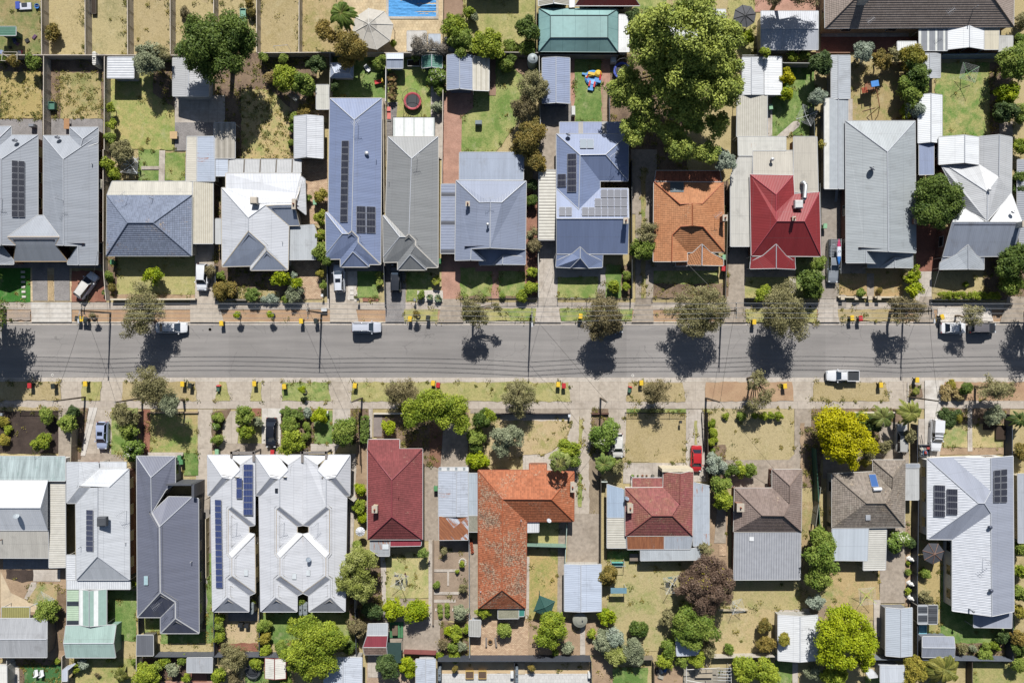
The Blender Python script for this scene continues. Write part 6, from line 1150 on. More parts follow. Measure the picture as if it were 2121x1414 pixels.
for a in (('k', 'C1', 682, 258, 'dark open bin left of a yellow lid at the first northern pole'), ('y', 'C1', 725, 262, 'yellow lidded bin between two dark bins under the first northern pole'), ('k', 'C1', 757, 266, 'dark bin right of the yellow lid at the first northern pole'),
          ('r', 'C1', 262, 852, 'red lidded bin on the straw verge at the far left'), ('k', 'C1', 470, 858, 'dark bin on the straw verge at the far left'), ('y', 'C1', 757, 836, 'yellow lidded bin on the small verge left of the first service pole drive'), ('y', 'C1', 1618, 838, 'yellow lidded bin right of the olive street tree on the southern verge'), ('k', 'C1', 1684, 853, 'dark bin right of the yellow lid near the southern olive street tree'),
          ('y', 'C2', 161, 300, 'yellow lidded bin in the gutter before the rust coloured shrub'), ('y', 'C2', 872, 280, 'yellow lidded bin left of the second northern pole'), ('k', 'C2', 1003, 280, 'dark open bin beside the second northern pole', .2), ('y', 'C2', 457, 835, 'yellow lidded bin on the narrow verge between two drives'), ('y', 'C2', 723, 860, 'yellow lidded bin on the green verge with the staked sapling'), ('y', 'C2', 1349, 853, 'yellow lidded bin at the west end of the long straw verge'),
          ('y', 'C3', 38, 260, 'yellow lidded bin beside a young staked tree on the northern verge'), ('k', 'C3', 198, 252, 'dark green bin alone on the northern verge before the mid grey house'), ('y', 'C3', 243, 830, 'yellow lidded bin above the bright lime tree'), ('r', 'C3', 288, 848, 'dull red bin right of the yellow lid above the lime tree'), ('y', 'C3', 1553, 237, 'yellow lidded bin left of the sparse street tree by the vivid blue house'), ('y', 'C3', 1355, 842, 'yellow lidded bin left of the red lid on the long straw verge'), ('r', 'C3', 1405, 853, 'red lidded bin at the east end of the long straw verge'),
          ('y', 'C4', 1295, 288, 'yellow lidded bin in the gutter under the crimson house street tree'), ('y', 'C4', 293, 828, 'yellow lidded bin above the round brown street tree', -.1), ('y', 'C4', 1568, 856, 'yellow lidded bin on the bare dirt verge'), ('y', 'C5', 360, 252, 'yellow lidded bin left of a red lid on the dry northern verge'), ('r', 'C5', 436, 255, 'red lidded bin on the dry northern verge'), ('y', 'C5', 1160, 243, 'yellow lidded bin turned askew by the last northern pole', .3), ('y', 'C5', 616, 847, 'yellow lidded bin on the straw verge below the white ute'), ('y', 'C5', 937, 802, 'yellow lidded bin at the kerb beside the palm bed')):
    wbin(*a)
wbin('r', 'C2', 137, 905, 'green bin with red lid fallen over on the narrow verge', math.pi, 1.45, '#57806a'); wbin('r', 'C4', 182, 915, 'green bin with red lid fallen over left of the round brown street tree', math.pi-.3, 1.45, '#57806a')
for a in (('p', 'B2', 995, 470, 'pale green bin beside the golden shrub of the brick court'), ('g', 'B1', 996, 1000, 'green bin at the front corner of the blue tiled house'), ('g', 'B3', 303, 992, 'green bin beside the red brick drive'), ('p', 'B4', 1028, 957, 'pale green bin at the corner of the orange northern house'), ('r', 'B4', 1022, 1057, 'red bin at the corner of the orange northern house'), ('p', 'B5', 120, 680, 'pale green bin in the passage left of the sage house'),
          ('g', 'D1', 1590, 378, 'green bin by the charcoal house, the upper of two'), ('g', 'D1', 1606, 415, 'green bin by the charcoal house, the lower of two'), ('p', 'A4', 1442, 953, 'pale green bin beside the cream carport right of the largest tree'), ('g', 'D3', 268, 650, 'green bin beside the old silver iron shed'), ('r', 'D2', 617, 330, 'red bin before the middle white terrace house'), ('p', 'D2', 125, 325, 'pale green bin at the front of the westmost white terrace')):
    wbin(*a, group='wheelie bins kept beside the houses', body={'g': '#3f7a4c', 'p': '#6fa277', 'r': '#2b3230'}[a[0]])
# ------------------------------------------------------------------ poles and wires
def pole(x, y, label, arm, zt=8.0, light=False):
    b = P(x, y); r = thing('power_pole' if arm else 'service_pole', label, 'power pole' if arm else 'service pole', (b.x, b.y, 0), 'power poles along the street' if arm else 'service poles on the southern footpath')
    m = MB(); m.box((b.x, b.y, zt/2), (.34, .26, zt), taper=.62); m.build('pole', plain('#6b6258' if arm else '#7d6e5e', .85), r)
    if arm:
        m = MB(); m.box((b.x, b.y, 7.55), (.12, 2.5, .12)); m.box((b.x, b.y, 6.9), (.1, 1.1, .1)); ar = m.build('crossarm', plain('#7d776e'), r)
        for k in range(4):
            m = MB(); m.lathe((b.x, b.y+1.12-.75*k, 7.6), [(.03, 0), (.07, .04), (.05, .1), (.07, .14), (.03, .2), (.001, .21)], 8); m.build('insulator', plain('#d9dde0', .2), ar)
    if light:
        m = MB(); m.chain([(b.x, b.y, 7.9), (b.x, b.y-.6, 8.3), (b.x, b.y-1.3, 8.35)], .04, 6); ao = m.build('lamp_arm', plain('#a9adb0', .4, .4), r); m = MB(); m.box((b.x, b.y-1.6, 8.33), (.24, .62, .14)); m.build('lamp_head', plain('#c9ccd0'), ao, bevel=.04)
    m = MB(); m.box((b.x, b.y, zt+.03), (.26, .2, .06)); m.build('pole_cap', plain('#9a958c'), r)
    return b
NP = [(228.7, 648, 'dark power pole beside the yellow bin between dark bins'), (666, 648, 'dark power pole left of the silver-white four wheel drive'), (1099, 655, 'power pole before the blue-grey square house, midmost of the street'), (1494, 647, 'dark power pole in the drive of the crimson house'), (1871, 648, 'power pole half hidden by the sparse tree right of the red and yellow bins')]
NPb = [pole(x, y, l, True, light=i in (0, 2, 4)) for i, (x, y, l) in enumerate(NP)]
SP = [(176.7, 822, 'service pole between the yellow bin verge and the blue hatchback drive'), (296, 824, 'service pole under the olive tree beside the black fence'), (750, 824, 'service pole by the clipped hedge left of the lime tree'), (1244, 824, 'service pole before the concrete strip drive and flowering shrub'), (1462, 824, 'service pole at the gate of the red sedan drive'), (1883, 822, 'service pole beside the pale new concrete drive')]
SPb = [pole(x, y, l, False) for x, y, l in SP]
def wire(name, label, segs, r, group, sag=.35):
    m = MB()
    for a, b in segs:
        a, b = Vector(a), Vector(b); n = 14; pr = None
        for i in range(n+1):
            u = i/n; q = a.lerp(b, u); q.z -= sag*4*u*(1-u)
            if pr is not None: m.tube(pr, q, r, n=3, cap=False)
            pr = q
    o = m.build(name, plain('#d8d6d0' if r > .03 else '#5b5a58', .35, .6), org=segs[0][0]); return tag(o, label, 'wire', group)
for k, w_ in enumerate(('northernmost', 'second', 'third', 'southernmost')):
    xs = [NPb[0].x-36] + [b.x for b in NPb] + [NPb[-1].x+36]; yy = [NPb[0].y]+[b.y for b in NPb]+[NPb[-1].y]
    wire('power_line', f'{w_} of the four long wires running along the street', [((xs[i], yy[i]+1.12-.75*k, 7.8), (xs[i+1], yy[i+1]+1.12-.75*k, 7.8)) for i in range(6)], .035, 'wires along the street')
nw = [Q('B1', 868, 900, 2.8), Q('B2', 700, 1040, 2.8), Q('B3', 1335, 920, 2.8), Q('B4', 700, 1010, 2.8), Q('B5', 1140, 1040, 2.8)]
sw = [Q('D1', 300, 380, 2.6), Q('D1', 1300, 370, 2.8), Q('D2', 1480, 220, 2.8), Q('D3', 1480, 500, 2.8), Q('D4', 1480, 490, 2.8), Q('D5', 1040, 390, 3)]
pairs = [(0, 0), (0, 1), (1, 2), (2, 3), (3, 4), (4, 5)]
for a, b in pairs:
    A, B = NPb[a], SPb[b]; wire('service_wire', f'thin wire crossing the road to the {NP[a][2].split(" power pole ")[0].split()[-1] if 0 else ["left hand", "second", "third", "fourth", "fifth", "last"][b]} southern service pole', [((A.x, A.y, 7.0), (B.x, B.y, 7.8))], .022, 'service wires', .3)
for b in range(6): wire('service_wire', f'thin wire from the {["left hand", "second", "third", "fourth", "fifth", "last"][b]} southern service pole to its house', [((SPb[b].x, SPb[b].y, 7.8), sw[b])], .022, 'service wires', .25)
for a in range(5): wire('service_wire', f'thin wire from the {["first", "second", "third", "fourth", "last"][a]} northern pole to its house', [((NPb[a].x, NPb[a].y, 7.0), nw[a])], .022, 'service wires', .25)
# ------------------------------------------------------------------ plants
KK[0] = 1.62; SAT[0] = 1.0
KIND = {  # dark leaf, light leaf, translucency, leaf size m, cover, lump size, tip colour, tip share
 'dark': ('#435c24', '#7c9040', .25, .26, 1.0, 1.0), 'deep': ('#3f562e', '#6c8048', .25, .26, 1.0, .9), 'mid': ('#66802e', '#a0ae50', .2, .24, 1.0, 1.0), 'olive': ('#77724a', '#aca676', .2, .18, .4, .8),
 'lime': ('#708626', '#b0bc3e', .2, .25, .88, .95), 'big': ('#788c3c', '#bec85e', .2, .28, .85, .9), 'yellow': ('#979406', '#d2cb12', .2, .25, .8, .9), 'ylime': ('#768e10', '#b8c324', .2, .25, .85, .95), 'gold': ('#858834', '#c8b650', .3, .2, .9, 1.0),
 'brown': ('#6c6246', '#9c9066', .2, .18, .42, .85), 'rust': ('#75703a', '#b0984e', .3, .22, .9, 1.0), 'grey': ('#7f8868', '#b6bc98', .25, .2, .8, .9), 'bare': ('#7d7468', '#a39a8c', .1, .12, .28, .9), 'silver': ('#8b9a84', '#c6d0bc', .25, .2, .9, .9),
 'flower': ('#5f7f30', '#a0b858', .3, .22, 1.0, .9, '#f2f0dc', .14), 'pinkfl': ('#8a9a34', '#c4c84e', .3, .2, 1.0, .9, '#d0705a', .1), 'straw': ('#a8905c', '#d8c48c', .3, .18, .8, 1.0), 'feather': ('#6b5648', '#8f7866', .2, .2, .95, .8, '#c0b23c', .08), 'wattle': ('#8a9440', '#c0c478', .3, .22, .8, .8), 'clip': ('#5f7a34', '#90a452', .25, .16, 1.15, .6)}
def fol(kind):
    k = KIND[kind]; return foliage(k[0], k[1], k[2], *(k[6:] if len(k) > 6 else ()))
def leaf_mesh(name, C, N, S, T, mat, parent):
    n = len(C); rs = np.random.RandomState(n*7+13)
    N = N/np.linalg.norm(N, axis=1, keepdims=True); A = np.cross(N, rs.normal(size=(n, 3))); A /= np.linalg.norm(A, axis=1, keepdims=True)+1e-9; B = np.cross(N, A)
    L = (S*rs.uniform(.45, .75, n))[:, None]; Wd = (S*rs.uniform(.28, .45, n))[:, None]
    V = np.stack([C-A*L, C-B*Wd+A*L*.1, C+A*L, C+B*Wd+A*L*.1], 1).reshape(-1, 3) - np.array(ORG[parent.name])
    me = bpy.data.meshes.new(name); me.vertices.add(4*n); me.loops.add(4*n); me.polygons.add(n)
    me.vertices.foreach_set('co', V.astype(np.float32).ravel()); me.loops.foreach_set('vertex_index', np.arange(4*n, dtype=np.int32))
    me.polygons.foreach_set('loop_start', np.arange(0, 4*n, 4, dtype=np.int32)); me.polygons.foreach_set('loop_total', np.full(n, 4, dtype=np.int32))
    at = me.attributes.new('tint', 'FLOAT', 'FACE'); at.data.foreach_set('value', np.clip(T, 0, 1).astype(np.float32))
    me.update(calc_edges=True); me.materials.append(mat); o = bpy.data.objects.new(name, me); COL.objects.link(o); o.parent = parent; return o
def blob_leaves(rs, blobs, kind, box=False):
    """blobs: (centre, rx, ry, rz); every blob is broken into lumps, every lump into leaves"""
    k = KIND[kind]; ls, cov = k[3]*.84, k[4]; C, N, S, T, LC = [], [], [], [], []
    for c, rx, ry, rz in blobs:
        c = np.array(c); r = (rx*ry)**.5; lr0 = max(.22, min(1.5, .3*r+.16))*k[5]
        leaf = min(ls*1.15, max(.09, .1*r+.07)) if r < 2 else ls*(1+.05*r)
        nl = int(max(7, min(90, 2.6*(rx*ry)/(lr0*lr0)+4))); ph = rs.uniform(0, 6.3, 4); am = rs.uniform(.04, .2, 4)
        for i in range(nl):
            d = rs.normal(size=3); d[2] = abs(d[2])*1.0 - .25 if rs.rand() < .85 else d[2]; d /= np.linalg.norm(d); th = math.atan2(d[1], d[0])
            if box: d = d/np.max(np.abs(d)); rad = .8
            else: rad = (1 + sum(am[j]*math.sin((j+2)*th+ph[j]) for j in range(4)))*rs.uniform(.5, .92)
            lc = c + d*np.array([max(.05, rx-lr0*.6), max(.05, ry-lr0*.6), max(.05, rz-lr0*.5)])*rad*(1.0 if not box else 1.15); lr = lr0*rs.uniform(.65, 1.25); tl = rs.rand()
            LC.append(lc)
            m = int(cov*4*math.pi*lr*lr*.75/(leaf*leaf*.62)) + 3
            dd = rs.normal(size=(m, 3)); dd[:, 2] = np.where(dd[:, 2] < -.4*np.abs(dd[:, 0]), -dd[:, 2], dd[:, 2]); dd /= np.linalg.norm(dd, axis=1, keepdims=True)
            C.append(lc + dd*(lr*rs.uniform(.45, 1.08, (m, 1)))*np.array([1, 1, .85])); N.append(dd*.7 + rs.normal(size=(m, 3))*.45 + np.array([0, 0, .35])); S.append(leaf*rs.uniform(.7, 1.35, m)); T.append(.5*tl + .5*rs.rand(m))
    return np.concatenate(C), np.concatenate(N), np.concatenate(S), np.concatenate(T), LC
NPL = [0]
def tree(t, blobs, kind, label, name='tree', cat='tree', group=None, trunk=None, flat=.75, box=False):
    """blobs in survey units: (X, Y, R, z[, Ry])"""
    NPL[0] += 1; rs = np.random.RandomState(NPL[0]*31+5); W = []
    for b in blobs:
        X, Y, Rr, z = b[:4]; Ry = b[4] if len(b) > 4 else Rr; q = Q(t, X, Y, z); f = MPZ*(H_-z)/H_*(1.17 if not box else 1.05); rx, ry = Rr*f, Ry*f
        W.append((tuple(q), rx, ry, min(flat*(rx*ry)**.5, max(.25, z*.8))))
    big = max(W, key=lambda w: w[1]*w[2]); tx, ty = (big[0][0], big[0][1]) if trunk is None else tuple(Q(t, *trunk))[:2]
    root = thing(name, label, cat, (tx, ty, 0), group); C, N, S, T, LC = blob_leaves(rs, W, kind, box)
    leaf_mesh('crown' if name not in ('hedge', 'shrub') else 'foliage', C, N, S, T, fol(kind), root)
    rmax = max(w[1] for w in W); zt = max(.2, big[0][2]-big[3]*.55); r0 = max(.03, min(.55, .05*rmax+.02*zt))
    m = MB(); mid = (tx+rs.normal()*.05*zt, ty+rs.normal()*.05*zt, zt*.5); fork = (tx+rs.normal()*.06*zt, ty+rs.normal()*.06*zt, zt)
    m.chain([(tx, ty, -.05), mid, fork], [r0*1.25, r0, r0*.8], 7)
    step = max(1, len(LC)//(26 if kind in ('olive', 'bare', 'brown', 'wattle', 'feather') else 10))
    for lc in LC[::step]:
        lc = np.array(lc); f = np.array(fork); k = f*.45+lc*.55 + rs.normal(size=3)*.08*rmax; k[2] = max(.2, k[2]-.1*rmax)
        m.chain([fork, tuple(k), tuple(lc)], [r0*.5, r0*.3, r0*.1], 4)
    m.build('trunk' if name not in ('hedge', 'shrub') else 'stem', bark('#7d6c58' if kind != 'bare' else '#8a8074'), root)
    return root
def palm(t, X, Y, Rr, z, label, n=22, fan=False, col=('#5d7a34', '#9cb04e'), name='palm_tree', cat='palm', droop=.75, trunk_h=None):
    NPL[0] += 1; rs = np.random.RandomState(NPL[0]*17+3); q = Q(t, X, Y, z); L = Rr*MPZ*(H_-z)/H_; root = thing(name, label, cat, (q.x, q.y, 0)); m = MB(); fm = MB()
    if z > .6: m.chain([(q.x, q.y, -.05), (q.x+.05, q.y, z*.5), (q.x, q.y, z)], [.26, .2, .2], 8); m.build('trunk', bark('#8a7a64'), root)
    C, N, S, T = [], [], [], []; fr = MB()
    for i in range(n):
        a = 2*math.pi*(i*.618); el = rs.uniform(-.1, 1.05); l = L*rs.uniform(.75, 1.05); pts = []; seg = 9
        for k in range(seg+1):
            u = k/seg; hor = l*u*math.cos(el*.75)*(1-.12*u*u*(1+el)); ve = l*(u*math.sin(el*.75) - droop*u*u*.8)
            pts.append(Vector((q.x+math.cos(a)*hor, q.y+math.sin(a)*hor, max(.1, z+.1+ve))))
        side = Vector((-math.sin(a), math.cos(a), 0)); tn = rs.rand()
        for k in range(seg):
            fr.tube(pts[k], pts[k+1], .03*(1-k/seg)+.008, n=3, cap=False)
            if fan and k < seg*.55: continue
            for j in range(4):
                p = pts[k].lerp(pts[k+1], j/4); dirv = (pts[k+1]-pts[k]).normalized(); u = (k+j/4)/seg; w = (l*.17*math.sin(math.pi*min(1, u*.85+.15))+.06) if not fan else l*.34*math.sin(math.pi*min(.98, max(.05, (u-.5)*1.9)))+.05
                for s in (-1, 1):
                    tip = p + side*s*w*.85 + dirv*w*.7 - Vector((0, 0, w*.35)); ww = dirv*(.05+.014*l) if not fan else dirv*.09
                    m_ = len(fm.v); fm.poly([p-ww, p+ww, tip])
                    T.append(.5*tn+.5*rs.rand())
    fr.build('frond_rib', plain('#8f8f4e'), root); o = fm.build('frond', foliage(*col), root)
    at = o.data.attributes.new('tint', 'FLOAT', 'FACE'); at.data.foreach_set('value', np.clip(np.array(T), 0, 1).astype(np.float32)); return root
NS = 'street trees along the northern kerb'; SS = 'street trees along the southern verge'
for t, bl, k, lab, g in (
 ('C1', [(1270, 110, 150, 5), (1240, 270, 150, 4.6), (1370, 190, 110, 5)], 'olive', 'dense olive street tree over the tail of the white sedan', NS), ('C3', [(600, 180, 115, 5, 140), (690, 250, 60, 4.4), (800, 150, 45, 4.6)], 'olive', 'olive street tree with a small side clump before the square blue-grey house', NS),
 ('C3', [(1760, 210, 170, 5.2), (1700, 320, 120, 4.4), (1850, 290, 100, 4.8)], 'brown', 'straggly greyish street tree over the navy car', NS), ('C4', [(840, 120, 190, 5.4), (760, 290, 160, 4.8), (640, 190, 110, 4.6), (900, 290, 100, 5)], 'olive', 'broad patchy street tree before the orange northern house', NS), ('C4', [(1540, 160, 190, 5.4), (1620, 300, 170, 5), (1450, 250, 110, 4.8)], 'olive', 'widest olive street tree before the crimson house', NS),
 ('C5', [(850, 185, 150, 5, 115), (760, 160, 80, 4.4)], 'brown', 'sparse brownish street tree right of the red and yellow bins', NS), ('C5', [(1410, 225, 98, 3.8)], 'olive', 'small leafy street tree between the two cars at the right kerb', NS), ('C1', [(-300, 170, 320, 8), (-330, 330, 240, 7)], 'dark', 'tall tree cut by the left edge casting the biggest shadow on the road', None), ('C5', [(2110, 190, 225, 5.2)], 'olive', 'street tree cut by the right edge casting shadow on the road end', NS),
 ('C1', [(1300, 840, 165, 5.2), (1400, 900, 120, 5)], 'olive', 'large olive street tree on the southern verge at the left', SS), ('C1', [(1510, 1000, 105, 4.6, 110)], 'grey', 'grey-green tree tucked behind the large southern olive tree', SS), ('C2', [(1765, 920, 150, 3.4, 125)], 'brown', 'rounded grey-brown street tree left of the lime tree', SS), ('C3', [(1010, 920, 140, 3.6), (990, 1040, 85, 3)], 'olive', 'straggly olive street tree on the long straw verge', SS),
 ('C4', [(430, 880, 118, 3.6, 110), (380, 940, 80, 3.2)], 'brown', 'round brown-leaved street tree before the faded red house', SS), ('C4', [(1320, 800, 85, 4.4), (1380, 950, 75, 3.8), (1290, 1010, 60, 3.4)], 'olive', 'gappy broken-crowned street tree on the bare dirt verge', SS), ('C5', [(1600, 870, 140, 4, 110), (1740, 880, 65, 3)], 'olive', 'spreading street tree in the planted verge at the right', SS)):
    tree(t, bl, k, lab, 'street_tree', 'street tree', g)
tree('A4', [(650, 330, 420, 13, 300), (330, 420, 200, 11), (990, 330, 190, 12), (420, 170, 110, 11), (760, 120, 220, 12, 140), (1030, 560, 150, 11), (700, 620, 260, 11), (480, 560, 200, 10), (880, 780, 200, 9), (700, 960, 190, 8, 160), (280, 880, 170, 8), (100, 820, 120, 7), (330, 1060, 130, 7), (210, 1170, 125, 6.5), (640, 1330, 150, 6, 110), (870, 1360, 120, 6, 90), (1120, 760, 90, 8), (760, 1080, 110, 6), (560, 760, 230, 9), (900, 600, 240, 10), (1010, 860, 150, 8), (540, 1180, 150, 6, 110), (960, 1140, 120, 6), (180, 690, 100, 8)], 'big', 'giant pale green tree, the largest in the picture', trunk=(600, 780))
tree('A2', [(40, 330, 190, 8), (280, 300, 170, 8), (160, 560, 190, 7), (380, 400, 110, 7), (-60, 480, 130, 7), (70, 420, 210, 8.5)], 'dark', 'big dark green tree over the light grey garage')
tree('C3', [(250, 1000, 170, 5, 120), (460, 1050, 120, 4.6), (80, 1080, 130, 4.6), (300, 1120, 190, 4.2, 110), (500, 1180, 80, 4)], 'lime', 'broad flat-topped bright lime tree above the paved strip and red tiled house', flat=.45)
tree('C5', [(170, 1190, 150, 4.6), (330, 1180, 130, 4.6), (250, 1330, 190, 4.8), (450, 1340, 125, 4.2), (160, 1370, 100, 4), (310, 1480, 100, 3.6)], 'yellow', 'vivid yellow-green tree left of the straggly palms')
tree('E2', [(950, 950, 150, 5), (1080, 1010, 170, 5.2), (880, 1120, 140, 4.6), (1080, 1180, 130, 4.6), (960, 1280, 110, 4.2), (850, 1230, 80, 4), (1240, 1010, 60, 3.4)], 'lime', 'large domed lime green tree in the bottom yard below the white terraces')
tree('E5', [(260, 860, 160, 5.4), (400, 960, 150, 5), (180, 1000, 170, 5.4), (330, 1130, 180, 5), (170, 1160, 120, 4.6), (480, 1050, 110, 4.4), (470, 1210, 80, 4)], 'ylime', 'great yellow-green domed tree left of the long silver garage')
tree('B5', [(1110, 380, 170, 5), (1200, 460, 150, 4.8), (1050, 520, 150, 4.8), (1150, 560, 130, 4.4), (1030, 370, 120, 4.4)], 'dark', 'round dark green tree between sage and pale grey houses')
tree('E4', [(860, 430, 170, 4.8), (800, 560, 170, 4.6), (970, 560, 150, 4.6), (860, 700, 120, 4), (720, 500, 110, 4), (1000, 450, 90, 4)], 'feather', 'dark brown feathery tree with yellow topped leaves')
tree('E4', [(740, 860, 140, 3.8), (840, 900, 120, 3.8), (740, 990, 130, 3.4), (660, 900, 90, 3.2)], 'mid', 'dense green tree over the blue-white shed roof')
tree('E2', [(1380, 330, 150, 5), (1330, 470, 140, 5), (1420, 580, 120, 4.4), (1450, 300, 80, 4), (1240, 540, 60, 4)], 'wattle', 'feathery pale yellow-green tree right of the eastmost terrace')
tree('A2', [(1330, 420, 170, 4.6, 130), (1100, 290, 100, 4.2), (1280, 540, 70, 3.6)], 'rust', 'rust and green tree below the tall palm')
tree('A4', [(1600, -90, 190, 7, 150), (1760, -60, 130, 6.5, 120), (1450, -60, 110, 6.5)], 'brown', 'brownish tree cut by the top edge shading the silver workshop roof')
tree('D3', [(920, 190, 140, 3.2, 110), (850, 280, 80, 2.8)], 'grey', 'grey-green shrubby tree with dead wood in the curved lawn')
